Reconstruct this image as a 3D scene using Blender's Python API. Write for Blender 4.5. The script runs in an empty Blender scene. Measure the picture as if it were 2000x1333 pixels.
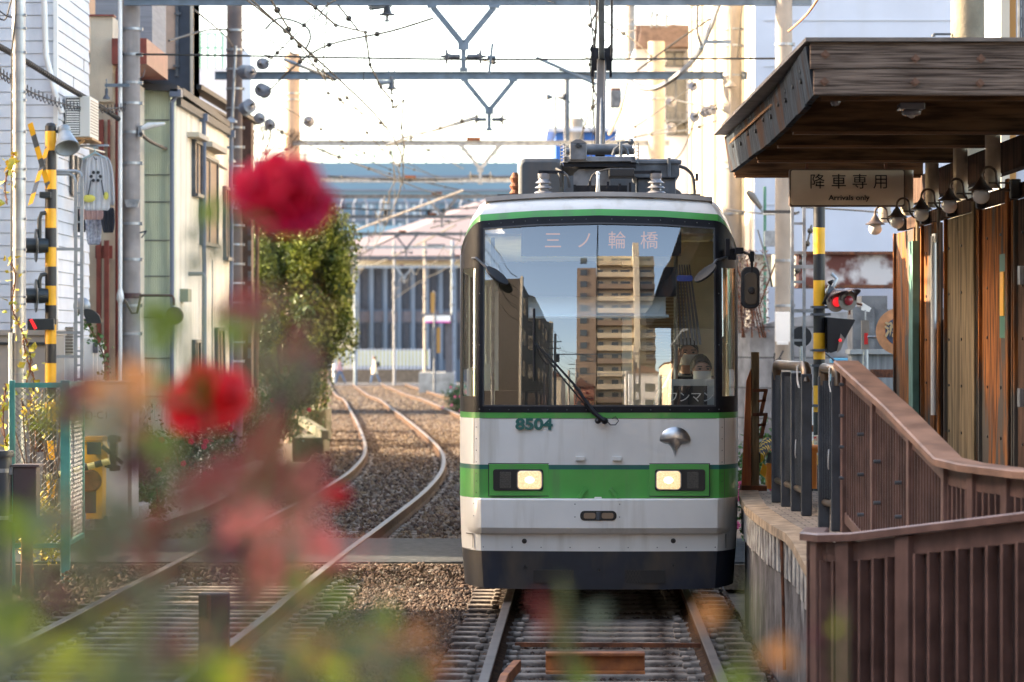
import bpy, math, random
import numpy as np
from mathutils import Vector, Matrix, Quaternion
random.seed(7); RNG = np.random.default_rng(7)
SC = bpy.context.scene; COL = SC.collection
# ---------------- camera, world, sun, exposure ----------------
EYE = 2.03; F = 6000.0
cam_d = bpy.data.cameras.new('camera'); cam = bpy.data.objects.new('camera', cam_d); COL.objects.link(cam)
cam.location = (0, 0, EYE); cam.rotation_euler = (math.radians(90), 0, 0)
cam_d.lens = 108; cam_d.sensor_width = 36; cam_d.clip_start = 0.3; cam_d.clip_end = 3000
cam_d.dof.use_dof = True; cam_d.dof.focus_distance = 23.9; cam_d.dof.aperture_fstop = 3.5; cam_d.dof.aperture_blades = 9
SC.camera = cam
SUN_DIR = Vector((-0.88, 0.20, 0.40)).normalized()
EL = math.asin(SUN_DIR.z); ROT = math.atan2(SUN_DIR.x, SUN_DIR.y)
w = bpy.data.worlds.new("World"); SC.world = w; w.use_nodes = True
nt = w.node_tree; nt.nodes.clear()
sky = nt.nodes.new('ShaderNodeTexSky'); sky.sky_type = 'NISHITA'; sky.sun_disc = False
sky.sun_elevation = EL; sky.sun_rotation = ROT; sky.air_density = 0.8; sky.dust_density = 2.6; sky.ozone_density = 1.0
bg = nt.nodes.new('ShaderNodeBackground'); bg.inputs['Strength'].default_value = 0.15
wo = nt.nodes.new('ShaderNodeOutputWorld')
wb = nt.nodes.new('ShaderNodeMix'); wb.data_type = 'RGBA'; wb.blend_type = 'MULTIPLY'; wb.inputs['Factor'].default_value = 1.0; wb.inputs[7].default_value = (1.08, 0.965, 0.81, 1)
nt.links.new(sky.outputs[0], wb.inputs[6]); nt.links.new(wb.outputs[2], bg.inputs[0]); nt.links.new(bg.outputs[0], wo.inputs[0])
sd = bpy.data.lights.new('sun', 'SUN'); sd.energy = 3.6; sd.angle = math.radians(0.5); sd.color = (1.0, 0.80, 0.55)
so = bpy.data.objects.new('sun', sd); COL.objects.link(so)
so.rotation_euler = SUN_DIR.to_track_quat('Z', 'Y').to_euler()
SC.view_settings.view_transform = 'Standard'; SC.view_settings.look = 'None'; SC.view_settings.gamma = 1.0
SC.view_settings.exposure = 2.92; SC.view_settings.use_curve_mapping = False
SC.cycles.max_bounces = 8; SC.cycles.transparent_max_bounces = 16; SC.cycles.use_denoising = True
SC.cycles.sample_clamp_indirect = 6.0

# ---------------- helpers ----------------
def P(px, py, d): return Vector(((px-1000)*d/F, d, EYE-(py-666.5)*d/F))
def X(px, d): return (px-1000)*d/F
def Z(py, d): return EYE-(py-666.5)*d/F
def terr(y): return -0.0042*max(0, y-50)

MATS = {}
def mat(name, col, rough=0.6, metal=0.0, var=0.0, scale=6.0, bump=0.0, bscale=30.0, stretch=(1,1,1), col2=None, emit=None, estr=0.0,
        spec=0.5, coat=0.0, fac=(0.35,0.65), detail=6, streak=None, scol=None, sfac=(0.5,0.7), subs=0.0, trans=0.0):
    if name in MATS: return MATS[name]
    m = bpy.data.materials.new(name); m.use_nodes = True; t = m.node_tree; N = t.nodes; L = t.links
    b = N['Principled BSDF']
    b.inputs['Roughness'].default_value = rough; b.inputs['Metallic'].default_value = metal
    b.inputs['Specular IOR Level'].default_value = spec; b.inputs['Coat Weight'].default_value = coat
    if trans: b.inputs['Transmission Weight'].default_value = trans
    if subs: b.inputs['Subsurface Weight'].default_value = subs; b.inputs['Subsurface Radius'].default_value = (0.01,0.006,0.004)
    c1 = (*col, 1)
    b.inputs['Base Color'].default_value = c1
    tc = N.new('ShaderNodeTexCoord'); mp = N.new('ShaderNodeMapping'); mp.inputs['Scale'].default_value = stretch
    L.new(tc.outputs['Object'], mp.inputs['Vector'])
    cur = None
    if var or col2:
        nz = N.new('ShaderNodeTexNoise'); nz.inputs['Scale'].default_value = scale; nz.inputs['Detail'].default_value = detail
        L.new(mp.outputs[0], nz.inputs['Vector'])
        r = N.new('ShaderNodeValToRGB'); L.new(nz.outputs['Fac'], r.inputs[0])
        c2 = col2 if col2 else tuple(max(0, c*(1-var)) for c in col)
        ca = col if col2 else tuple(min(1, c*(1+var*0.6)) for c in col)
        r.color_ramp.elements[0].position = fac[0]; r.color_ramp.elements[1].position = fac[1]
        r.color_ramp.elements[0].color = (*c2, 1); r.color_ramp.elements[1].color = (*ca, 1)
        cur = r.outputs[0]
    if streak:
        n2 = N.new('ShaderNodeTexNoise'); n2.inputs['Scale'].default_value = 1.0; n2.inputs['Detail'].default_value = 8
        m2 = N.new('ShaderNodeMapping'); m2.inputs['Scale'].default_value = streak
        L.new(tc.outputs['Object'], m2.inputs['Vector']); L.new(m2.outputs[0], n2.inputs['Vector'])
        r2 = N.new('ShaderNodeValToRGB'); r2.color_ramp.elements[0].position = sfac[0]; r2.color_ramp.elements[1].position = sfac[1]
        L.new(n2.outputs['Fac'], r2.inputs[0])
        mx = N.new('ShaderNodeMix'); mx.data_type = 'RGBA'
        L.new(r2.outputs[0], mx.inputs['Factor'])
        if cur: L.new(cur, mx.inputs[6])
        else: mx.inputs[6].default_value = c1
        mx.inputs[7].default_value = (*(scol or tuple(c*0.4 for c in col)), 1)
        cur = mx.outputs[2]
    if cur: L.new(cur, b.inputs['Base Color'])
    if bump:
        nb = N.new('ShaderNodeTexNoise'); nb.inputs['Scale'].default_value = bscale; nb.inputs['Detail'].default_value = 8
        L.new(mp.outputs[0], nb.inputs['Vector'])
        bp = N.new('ShaderNodeBump'); bp.inputs['Strength'].default_value = bump; bp.inputs['Distance'].default_value = 0.02
        L.new(nb.outputs['Fac'], bp.inputs['Height']); L.new(bp.outputs[0], b.inputs['Normal'])
    if emit:
        b.inputs['Emission Color'].default_value = (*emit, 1); b.inputs['Emission Strength'].default_value = estr
    MATS[name] = m
    return m

class MB:
    def __init__(s): s.v = []; s.f = []; s.m = []; s.cur = 0; s.g = []; s.mk = []
    def slot(s, i): s.cur = i; return s
    def mark(s): s.mk.append((len(s.v), len(s.f))); return s
    def add(s, vs, fs):
        o = len(s.v); s.g.append((o, len(s.f))); s.v += [tuple(v) for v in vs]
        for f in fs: s.f.append(tuple(i+o for i in f)); s.m.append(s.cur)
        return s
    def box(s, x0, x1, y0, y1, z0, z1):
        if x0 > x1: x0, x1 = x1, x0
        if y0 > y1: y0, y1 = y1, y0
        if z0 > z1: z0, z1 = z1, z0
        return s.add([(x0,y0,z0),(x1,y0,z0),(x1,y1,z0),(x0,y1,z0),(x0,y0,z1),(x1,y0,z1),(x1,y1,z1),(x0,y1,z1)],
              [(0,3,2,1),(4,5,6,7),(0,1,5,4),(1,2,6,5),(2,3,7,6),(3,0,4,7)])
    def hexa(s, a): # 8 verts bottom ccw, top ccw
        return s.add(a, [(0,3,2,1),(4,5,6,7),(0,1,5,4),(1,2,6,5),(2,3,7,6),(3,0,4,7)])
    def beam(s, p0, p1, w, h, up=(0,0,1)):
        p0 = Vector(p0); p1 = Vector(p1); d = (p1-p0).normalized(); u = Vector(up)
        r = d.cross(u)
        if r.length < 1e-4: r = d.cross(Vector((0,1,0)))
        r.normalize(); u = r.cross(d).normalized()
        a = [p0-r*w/2-u*h/2, p0+r*w/2-u*h/2, p1+r*w/2-u*h/2, p1-r*w/2-u*h/2]
        b = [q+u*h for q in a]
        return s.hexa(a+b)
    def cyl(s, p0, p1, r0, r1=None, n=12, cap=True):
        if r1 is None: r1 = r0
        return s.tube([p0, p1], [r0, r1], n, cap)
    def tube(s, pts, r, n=8, cap=True, closed=False):
        pts = [Vector(p) for p in pts]; k = len(pts)
        if not isinstance(r, (list, tuple)): r = [r]*k
        vs = []; fs = []; prev = None
        for i, p in enumerate(pts):
            if closed: t = pts[(i+1) % k]-pts[i-1]
            else: t = pts[min(i+1,k-1)]-pts[max(i-1,0)]
            t.normalize()
            if prev is None:
                a = Vector((0,0,1)) if abs(t.z) < 0.9 else Vector((1,0,0))
                u = t.cross(a).normalized()
            else:
                u = prev-t*prev.dot(t); u.normalize()
            prev = u; v = t.cross(u)
            for j in range(n):
                an = 2*math.pi*j/n
                vs.append(p+(u*math.cos(an)+v*math.sin(an))*r[i])
        for i in range(k if closed else k-1):
            for j in range(n):
                a = i*n+j; b = i*n+(j+1) % n; c = ((i+1) % k)*n+(j+1) % n; d = ((i+1) % k)*n+j
                fs.append((a, b, c, d))
        if cap and not closed:
            fs.append(tuple(range(n-1, -1, -1))); fs.append(tuple((k-1)*n+j for j in range(n)))
        return s.add(vs, fs)
    def lathe(s, prof, c, axis=(0,0,1), n=20):
        c = Vector(c); ax = Vector(axis).normalized()
        a = Vector((1,0,0)) if abs(ax.x) < 0.9 else Vector((0,1,0))
        u = ax.cross(a).normalized(); v = ax.cross(u)
        vs = []; fs = []; k = len(prof)
        for (r, h) in prof:
            for j in range(n):
                an = 2*math.pi*j/n
                vs.append(c+ax*h+(u*math.cos(an)+v*math.sin(an))*max(r, 1e-4))
        for i in range(k-1):
            for j in range(n):
                fs.append((i*n+j, i*n+(j+1) % n, (i+1)*n+(j+1) % n, (i+1)*n+j))
        fs.append(tuple(range(n-1, -1, -1))); fs.append(tuple((k-1)*n+j for j in range(n)))
        return s.add(vs, fs)
    def sphere(s, c, r, n=14, sc=(1,1,1)):
        c = Vector(c); vs = []; fs = []; m = n//2
        for i in range(m+1):
            th = math.pi*i/m
            for j in range(n):
                ph = 2*math.pi*j/n
                vs.append((c.x+r*sc[0]*math.sin(th)*math.cos(ph), c.y+r*sc[1]*math.sin(th)*math.sin(ph), c.z+r*sc[2]*math.cos(th)))
        for i in range(m):
            for j in range(n): fs.append((i*n+j, (i+1)*n+j, (i+1)*n+(j+1) % n, i*n+(j+1) % n))
        return s.add(vs, fs)
    def prism(s, poly, off):  # poly list of 3d pts, extruded by off vector
        poly = [Vector(p) for p in poly]; off = Vector(off); n = len(poly)
        vs = poly+[p+off for p in poly]
        fs = [tuple(range(n)), tuple(range(2*n-1, n-1, -1))]+[(i, i+n, (i+1) % n+n, (i+1) % n) for i in range(n)]
        return s.add(vs, fs)
ORG = {}
def finish(name, verts, faces, mats, midx, parent, org, smooth, bevel):
    me = bpy.data.meshes.new(name)
    me.from_pydata(verts, [], faces)
    for m in mats: me.materials.append(m)
    if midx is not None and len(mats) > 1: me.polygons.foreach_set('material_index', midx)
    me.validate(); me.update()
    if smooth:
        me.polygons.foreach_set('use_smooth', [True]*len(me.polygons))
        if smooth is not True:
            me.set_sharp_from_angle(angle=math.radians(smooth))
    o = bpy.data.objects.new(name, me); COL.objects.link(o)
    if bevel:
        md = o.modifiers.new('bevel', 'BEVEL'); md.width = bevel; md.segments = 2; md.limit_method = 'ANGLE'
    return o
SPLIT = {'rafters':('rafter',1),'pilaster':('pilaster',1),'blocks':('block',1),'slat_screen':('screen_slat',1),'grille_backing':('grille_backing',1),'roof_cable':('roof_cable',1),'bolt_plate':('bolt_plate',2),'steel_band':('steel_band',2),
 'bolts':('bolt',1),'screws':('screw',1),'rails':('rail_bar',1),'yellow_signs':('yellow_sign',1),'coupler_cover':('coupler_cover',1),'jumper_guide':('jumper_guide',1),'band':('band',1),'ceiling_boards':('ceiling_board',1),
 'clamps':('clamp',1),'windows':('window',1),'droppers':('dropper',0),'piers':('pier',1),'wires':('wire_strand',1),'bushings':('bushing',1),'fascia_bolt':('fascia_bolt',1),'handrail_pole':('handrail_pole',1),'red_post':('red_post',1),'socket':('socket',1),'sepals':('sepal',1),'eyebrows':('eyebrow',1),'eyes':('eye',1),'brick_course':('edge_brick',1),'steel_plate':('steel_plate',1),'batten':('batten',1),'guard_bar':('guard_bar',0),'rivets':('rivet',0),'nail_heads':('nail_head',1),'hanger':('hanger',1),'control_box':('control_box',1),'side_plate':('side_plate',1)}
def build(name, mb, mats, parent=None, smooth=False, bevel=0, label=None, cat=None, group=None, kind=None):
    if name in SPLIT and parent is not None and (len(mb.g) > 1 or mb.mk):
        nm, per = SPLIT[name]; marks = (mb.mk if mb.mk else mb.g[::max(1, per)])+[(len(mb.v), len(mb.f))]
        if 1 < len(marks)-1 <= 100:
            out = []
            for (v0, f0), (v1, f1) in zip(marks, marks[1:]):
                if f1 <= f0: continue
                q = MB(); q.v = mb.v[v0:v1]; q.f = [tuple(i-v0 for i in f) for f in mb.f[f0:f1]]; q.m = mb.m[f0:f1]
                out.append(build_one(nm, q, mats, parent, smooth, bevel, label, cat, group, kind))
            return out[0]
        name = nm if len(marks) <= 2 else name
    return build_one(name, mb, mats, parent, smooth, bevel, label, cat, group, kind)
def build_one(name, mb, mats, parent=None, smooth=False, bevel=0, label=None, cat=None, group=None, kind=None):
    if not isinstance(mats, (list, tuple)): mats = [mats]
    if parent is not None: org = ORG[parent.name]
    else:
        a = np.array(mb.v); org = Vector((float(a[:,0].mean()), float(a[:,1].mean()), float(a[:,2].min())))
    vs = [(v[0]-org[0], v[1]-org[1], v[2]-org[2]) for v in mb.v]
    o = finish(name, vs, mb.f, mats, mb.m, parent, org, smooth, bevel)
    if parent is not None: o.parent = parent
    else: o.location = org
    ORG[o.name] = org
    tag(o, label, cat, group, kind)
    return o
def tag(o, label=None, cat=None, group=None, kind=None):
    if label: o['label'] = label
    if cat: o['category'] = cat
    if group: o['group'] = group
    if kind: o['kind'] = kind
    return o
def thing(name, loc, label, cat, group=None):
    o = bpy.data.objects.new(name, None); COL.objects.link(o); o.location = loc; o.empty_display_size = 0.2
    ORG[o.name] = Vector(loc); tag(o, label, cat, group); return o
def copytree(o, parent=None):
    c = o.copy(); COL.objects.link(c); c.parent = parent
    for ch in o.children: copytree(ch, c)
    return c
def kids(o): return [c for c in o.children]
def text(s, size, loc, m, parent=None, name='lettering', rot=(90,0,0), ext=0.004, align='CENTER', sx=1.0, bold=0.0, label=None):
    cu = bpy.data.curves.new(name, 'FONT'); cu.body = s; cu.size = size; cu.extrude = ext; cu.align_x = align; cu.align_y = 'CENTER'; cu.offset = bold
    tmp = bpy.data.objects.new(name, cu); COL.objects.link(tmp)
    bpy.context.view_layer.update()
    me = bpy.data.meshes.new_from_object(tmp.evaluated_get(bpy.context.evaluated_depsgraph_get()))
    bpy.data.objects.remove(tmp); me.name = name
    R = Matrix.Translation(Vector(loc)-(ORG[parent.name] if parent else Vector((0,0,0)))) @ Matrix.Rotation(math.radians(rot[2]),4,'Z') @ Matrix.Rotation(math.radians(rot[0]),4,'X') @ Matrix.Diagonal((sx,1,1,1))
    me.transform(R); me.materials.clear(); me.materials.append(m)
    o = bpy.data.objects.new(name, me); COL.objects.link(o)
    if parent: o.parent = parent; ORG[o.name] = ORG[parent.name]
    if label: o['label'] = label
    return o
def npmesh(name, V, Fc, mats, midx=None, parent=None, smooth=False, **kw):
    """V (n,3) and Fc (m,k) numpy arrays, world coordinates"""
    me = bpy.data.meshes.new(name); k = Fc.shape[1]
    org = ORG[parent.name] if parent is not None else Vector((float(V[:,0].mean()), float(V[:,1].mean()), float(V[:,2].min())))
    V = V-np.array(org)
    me.vertices.add(len(V)); me.vertices.foreach_set('co', V.astype(np.float32).ravel())
    me.loops.add(Fc.size); me.loops.foreach_set('vertex_index', Fc.astype(np.int32).ravel())
    me.polygons.add(len(Fc)); me.polygons.foreach_set('loop_start', np.arange(0, Fc.size, k, dtype=np.int32))
    if not isinstance(mats, (list, tuple)): mats = [mats]
    for m in mats: me.materials.append(m)
    if midx is not None: me.polygons.foreach_set('material_index', midx.astype(np.int32))
    me.polygons.foreach_set('use_smooth', [bool(smooth)]*len(Fc))
    me.update(calc_edges=True)
    o = bpy.data.objects.new(name, me); COL.objects.link(o)
    if parent is not None: o.parent = parent
    else: o.location = org
    ORG[o.name] = org
    tag(o, kw.get('label'), kw.get('cat'), kw.get('group'), kw.get('kind'))
    return o
def randrot(n):
    q = RNG.normal(size=(n,4)); q /= np.linalg.norm(q,axis=1)[:,None]; a,b,c,d = q.T
    return np.stack([np.stack([1-2*(c*c+d*d),2*(b*c-a*d),2*(b*d+a*c)],-1),np.stack([2*(b*c+a*d),1-2*(b*b+d*d),2*(c*d-a*b)],-1),np.stack([2*(b*d-a*c),2*(c*d+a*b),1-2*(b*b+c*c)],-1)],1)
def leaves(C, size, aspect=0.5, up=0.4):
    """leaf blades at centres C: folded diamonds, 2 tris x2"""
    n = len(C); R = randrot(n)
    s = (size*(0.6+0.8*RNG.random(n)))[:,None,None]
    base = np.array([[0,-0.5,0],[aspect*0.5,-0.05,0.10],[0,0.5,0.0],[-aspect*0.5,-0.05,0.10]])
    V = np.einsum('nij,kj->nki', R, base)*s+C[:,None,:]
    F4 = (np.arange(n)[:,None]*4)
    Fc = np.concatenate([F4+np.array([[0,1,2]]), F4+np.array([[0,2,3]])],0)
    return V.reshape(-1,3), Fc
def smooth_path(pts, n=60):
    pts = [Vector(p) for p in pts]; out = []; k = len(pts)-1
    for i in range(k):
        p0 = pts[max(i-1,0)]; p1 = pts[i]; p2 = pts[i+1]; p3 = pts[min(i+2,k)]
        m = max(2, n//k)
        for j in range(m):
            t = j/m
            out.append(0.5*((2*p1)+(p2-p0)*t+(2*p0-5*p1+4*p2-p3)*t*t+(3*p1-p0-3*p2+p3)*t**3))
    out.append(pts[-1]); return out
def arc_wire(p0, p1, sag, n=16):
    p0 = Vector(p0); p1 = Vector(p1)
    return [p0.lerp(p1, i/n)-Vector((0,0,sag*4*(i/n)*(1-i/n))) for i in range(n+1)]
# ---------------- shared materials ----------------
M_white = mat('white_paint', (0.80,0.79,0.755), 0.32, var=0.10, scale=1.3, coat=0.25, streak=(9,9,0.9), scol=(0.52,0.49,0.42), sfac=(0.54,0.90), bump=0.02, bscale=3)
M_green = mat('green_paint', (0.075,0.38,0.07), 0.35, var=0.12, scale=2.0, coat=0.25, streak=(8,8,0.9), scol=(0.10,0.24,0.09), sfac=(0.52,0.8))
M_teal = mat('dark_teal_paint', (0.012,0.13,0.115), 0.35, var=0.1)
M_navy = mat('navy_skirt_paint', (0.012,0.018,0.032), 0.42, var=0.3, scale=3, streak=(4,4,1.6), scol=(0.085,0.065,0.045), sfac=(0.48,0.80))
M_black = mat('black_frame', (0.010,0.011,0.016), 0.5, var=0.3, scale=9, spec=.25)
M_rubber = mat('dark_rubber', (0.02,0.02,0.022), 0.6)
M_steel = mat('galvanised_steel', (0.34,0.36,0.38), 0.42, 0.7, var=0.3, scale=9, bump=0.05)
M_dsteel = mat('dull_grey_steel', (0.11,0.12,0.135), 0.5, 0.4, var=0.35, scale=7, bump=0.06)
M_blgrey = mat('blue_grey_beam_paint', (0.15,0.19,0.23), 0.5, 0.3, var=0.25, scale=5)
M_conc = mat('pole_concrete', (0.30,0.27,0.255), 0.85, var=0.22, scale=3.5, bump=0.12, bscale=40, streak=(9,9,0.5), scol=(0.19,0.165,0.15), sfac=(0.5,0.85))
M_rconc = mat('grey_concrete', (0.30,0.30,0.29), 0.9, var=0.35, scale=2.2, bump=0.4, bscale=18)
M_wire = mat('wire_bronze', (0.035,0.033,0.028), 0.6, 0.2)
M_cable = mat('black_cable', (0.035,0.033,0.035), 0.6)
M_porc = mat('porcelain', (0.20,0.20,0.22), 0.25, var=0.15, coat=0.4)
M_yel = mat('yellow_paint', (0.80,0.40,0.012), 0.45, var=0.15, scale=5)
M_blk = mat('black_paint', (0.015,0.015,0.017), 0.45, var=0.2)
M_rust = mat('rusty_steel', (0.22,0.075,0.03), 0.8, 0.1, col2=(0.07,0.03,0.018), scale=12, bump=0.3, bscale=50)
M_brown = mat('brown_alloy_railing', (0.180,0.102,0.084), 0.42, 0.15, var=0.30, scale=6, streak=(12,12,1.0), scol=(0.10,0.058,0.048), sfac=(0.5,0.85), bump=0.03)
M_skin = mat('skin', (0.48,0.27,0.19), 0.5, subs=0.15)
M_hair = mat('black_hair', (0.012,0.010,0.009), 0.45, bump=0.3, bscale=80)
M_cloth = mat('dark_uniform_cloth', (0.025,0.028,0.04), 0.85, bump=0.2, bscale=30)
M_mask = mat('white_mask_cloth', (0.62,0.62,0.60), 0.8)
M_red = mat('red_paint', (0.55,0.02,0.02), 0.4)
# ---------------- ground ----------------
M_soil = mat('trackside_soil', (0.16,0.11,0.075), 0.95, col2=(0.075,0.055,0.04), scale=9, bump=0.8, bscale=45, detail=10)
M_grav = mat('ballast_gravel', (0.11,0.08,0.065), 0.95, col2=(0.03,0.022,0.018), scale=26, bump=1.0, bscale=38, detail=10)
M_fgrav = mat('pale_ballast_gravel', (0.10,0.07,0.045), 0.95, col2=(0.03,0.02,0.014), scale=7, bump=1.0, bscale=25, detail=10)
M_asph = mat('asphalt', (0.042,0.045,0.050), 0.9, spec=.15, var=0.35, scale=14, bump=0.3, bscale=90)
def sheet(name, xs, ys, m, off, label, kind='structure'):
    mb = MB(); vs = []; fs = []
    for y in ys:
        for x in xs(y): vs.append((x, y, terr(y)+off))
    k = len(xs(ys[0]))
    for i in range(len(ys)-1):
        for j in range(k-1): fs.append((i*k+j, i*k+j+1, (i+1)*k+j+1, (i+1)*k+j))
    mb.add(vs, fs)
    return build(name, mb, m, kind=kind, smooth=True)
sheet('ground', lambda y: [-600,-40,-12,12,40,600], [-400,-60,0,20,50,80,120,160,200,260,400,1200], M_soil, -0.30, '')
LT = [(-3.8,-10),(-3.5,0),(-3.05,10),(-2.6,21),(-2.48,25),(-2.35,29),(-2.12,35),(-1.87,43),(-1.85,51),(-2.2,61),(-3.3,80),(-4.55,100),(-6.08,124),(-7.3,139.5),(-10.4,187),(-13.2,230)]
TT = [(-0.2,-10),(0.10,0),(0.35,10),(0.546,18.4),(0.68,24),(0.82,30),(1.05,40),(1.33,51),(1.0,61),(-0.1,80),(-1.35,100),(-2.88,124),(-4.1,139.5),(-7.2,187),(-10,230)]
def pathpts(ctrl, n):
    p = smooth_path([(x,y,0) for x,y in ctrl], n)
    return [Vector((q.x,q.y,terr(q.y))) for q in p]
LP = pathpts(LT, 240); TP = pathpts(TT, 240)
def interp(path, y):
    for a, b in zip(path, path[1:]):
        if a.y <= y <= b.y:
            t = (y-a.y)/(b.y-a.y); return a.lerp(b, t), (b-a).normalized()
    return path[-1], (path[-1]-path[-2]).normalized()
def lx(y): return interp(LP, y)[0].x
def tx(y): return interp(TP, y)[0].x
sheet('track_bed', lambda y: [lx(y)-1.75, lx(y)-1.3, lx(y), (lx(y)+tx(y))/2, tx(y), tx(y)+1.15], [0,4,8,12,16,20,24,28.3], M_grav, -0.205, '')
sheet('track_bed', lambda y: [lx(y)-1.75, lx(y)-1.3, lx(y), (lx(y)+tx(y))/2, tx(y), tx(y)+1.5], [31.9]+list(range(34,192,4)), M_fgrav, -0.155, '')
# rails
M_railtop = mat('polished_rail_top', (0.13,0.11,0.10), 0.55, 0.35, spec=.25, var=0.2, scale=5)
M_railside = mat('rusty_rail_side', (0.075,0.042,0.024), 0.85, 0.0, col2=(0.03,0.018,0.013), scale=12, bump=0.2, spec=.1)
def rail(path, off, y0, y1, label):
    prof = [(-0.055,-0.15),(-0.055,-0.138),(-0.012,-0.12),(-0.010,-0.04),(-0.032,-0.032),(-0.033,-0.006),(-0.028,0.0),(0.028,0.0),(0.033,-0.006),(0.032,-0.032),(0.010,-0.04),(0.012,-0.12),(0.055,-0.138),(0.055,-0.15)]
    pts = [p for p in path if y0 <= p.y <= y1]
    mb = MB(); vs = []; k = len(prof)
    for i, p in enumerate(pts):
        t = (pts[min(i+1,len(pts)-1)]-pts[max(i-1,0)]).normalized(); r = Vector((t.y,-t.x,0)).normalized()
        for (a, h) in prof:
            q = p+r*(off+a); vs.append((q.x,q.y,q.z+h))
    o = len(mb.v); mb.v += vs
    for i in range(len(pts)-1):
        for j in range(k-1):
            mb.f.append((i*k+j, i*k+j+1, (i+1)*k+j+1, (i+1)*k+j)); mb.m.append(1 if j in (5,6,7) else 0)
    return build('rail', mb, [M_railside, M_railtop], label=label, cat='rail', group='steel rails of the two tracks')
rail(LP, -0.715, 3, 228, 'far left steel rail curving along the trackside bank')
rail(LP, 0.715, 3, 228, 'right hand rail of the empty left track')
rail(TP, -0.715, 3, 228, 'left rail running under the tram')
rail(TP, 0.715, 3, 228, 'right rail running under the tram beside the platform wall')
# sleepers
M_slp = mat('weathered_concrete_sleeper', (0.22,0.19,0.165), 0.9, col2=(0.05,0.035,0.028), scale=5, bump=0.4, bscale=30, fac=(0.38,0.58))
def sleepers(path, y0, y1, lbl, skip=None):
    mb = MB(); mb.hexa([(-1.08,-0.085,-0.12),(1.08,-0.085,-0.12),(1.08,0.085,-0.12),(-1.08,0.085,-0.12),(-1.07,-0.07,0),(1.07,-0.07,0),(1.07,0.07,0),(-1.07,0.07,0)])
    for s in (-1,1):
        for a in (-0.16, 0.10): mb.box(s*0.715+a, s*0.715+a+0.06, -0.05, 0.05, 0.001, 0.035)
    first = None; y = y0; acc = 0
    while y < y1:
        p, t = interp(path, y)
        if not(28.2 < y < 32.0):
            if first is None:
                first = finish('sleeper', mb.v, mb.f, [M_slp], None, None, None, False, 0.012); o = first
            else:
                o = first.copy(); COL.objects.link(o)
            o.location = (p.x+random.uniform(-.02,.02), p.y, p.z-(0.132 if y < 28 else .150)-random.choice([0,0,0.004,0.012]))
            o.rotation_euler = (random.uniform(-.015,.015), random.uniform(-.006,.006), math.atan2(t.y,t.x)-math.pi/2+random.uniform(-.012,.012))
            lb2 = lbl+(' before the road crossing' if y < 28 else ' beyond the road crossing, half sunk in gravel'); tag(o, lb2, 'sleeper', lb2)
        y += 0.40
sleepers(LP, 8, 60, 'concrete sleeper under the empty left track')
sleepers(TP, 8, 36, 'concrete sleeper under the tram track')
# ballast stones, one uncountable mass
M_st = mat('ballast_stone', (0.10,0.062,0.043), 0.9, col2=(0.028,0.018,0.015), scale=7, bump=0.3, bscale=60)
M_st2 = mat('pale_ballast_stone', (0.15,0.125,0.105), 0.9, var=0.3, scale=5)
M_st3 = mat('sandy_ballast_stone', (0.16,0.115,0.07), 0.9, col2=(0.08,0.055,0.035), scale=5)
def stones(name, n, fx, ylo, yhi, size, zoff, mats, wts, avoid=True):
    t = (1+5**.5)/2
    iv = np.array([(-1,t,0),(1,t,0),(-1,-t,0),(1,-t,0),(0,-1,t),(0,1,t),(0,-1,-t),(0,1,-t),(t,0,-1),(t,0,1),(-t,0,-1),(-t,0,1)],float); iv /= np.linalg.norm(iv[0])
    ifc = np.array([(0,11,5),(0,5,1),(0,1,7),(0,7,10),(0,10,11),(1,5,9),(5,11,4),(11,10,2),(10,7,6),(7,1,8),(3,9,4),(3,4,2),(3,2,6),(3,6,8),(3,8,9),(4,9,5),(2,4,11),(6,2,10),(8,6,7),(9,8,1)])
    ys = ylo+(yhi-ylo)*RNG.random(n)
    lxs = np.interp(ys, [p.y for p in LP], [p.x for p in LP]); txs = np.interp(ys, [p.y for p in TP], [p.x for p in TP])
    xs = fx(ys, lxs, txs, RNG.random(n))
    dl = np.minimum(np.abs(np.abs(xs-lxs)-0.715), np.abs(np.abs(xs-txs)-0.715))
    keep = dl > 0.07
    # thinner over the sleepers
    ph = ((ys-8)/0.40) % 1.0; ons = (np.minimum(ph,1-ph) < 0.2) & ((np.abs(xs-lxs)<1.08)|(np.abs(xs-txs)<1.08))
    keep &= ~(ons & (RNG.random(n) > 0.22)) if avoid else True
    xs, ys = xs[keep], ys[keep]; n = len(xs); dl = dl[keep]
    s = size*(0.45+RNG.random(n)**1.5)
    z = -0.0042*np.maximum(0, ys-50)+zoff+RNG.random(n)*0.018+np.where(ys<28.3,np.clip(ys-27.35,0,.95)*.15,0)
    R = randrot(n)
    V = iv[None]*(0.65+0.7*RNG.random((n,12,1)))*s[:,None,None]*np.stack([np.ones(n),0.6+0.5*RNG.random(n),0.45+0.4*RNG.random(n)],1)[:,None,:]
    V = np.einsum('nij,nkj->nki', R, V)+np.stack([xs,ys,z],1)[:,None,:]
    Fc = (np.arange(n)[:,None,None]*12+ifc[None]).reshape(-1,3)
    mi = np.repeat(RNG.choice(len(mats), n, p=wts), 20)
    return npmesh(name, V.reshape(-1,3), Fc, mats, mi, kind='stuff', label='loose brown ballast stones heaped between and beside the rails')
bed = lambda ys,l,t,r: l-1.7+(t+1.12-l+1.7)*r
stones('ballast_stones', 85000, bed, 13.5, 28.3, 0.0185, -0.180, [M_st,M_st2], [.9,.1])
stones('ballast_stones', 50000, bed, 31.9, 110, 0.030, -0.150, [M_st,M_st2,M_st3], [.5,.2,.3], avoid=False)
stones('ballast_stones', 16000, bed, 110, 187, 0.05, -0.140, [M_st,M_st2,M_st3], [.4,.2,.4], avoid=False)
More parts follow.
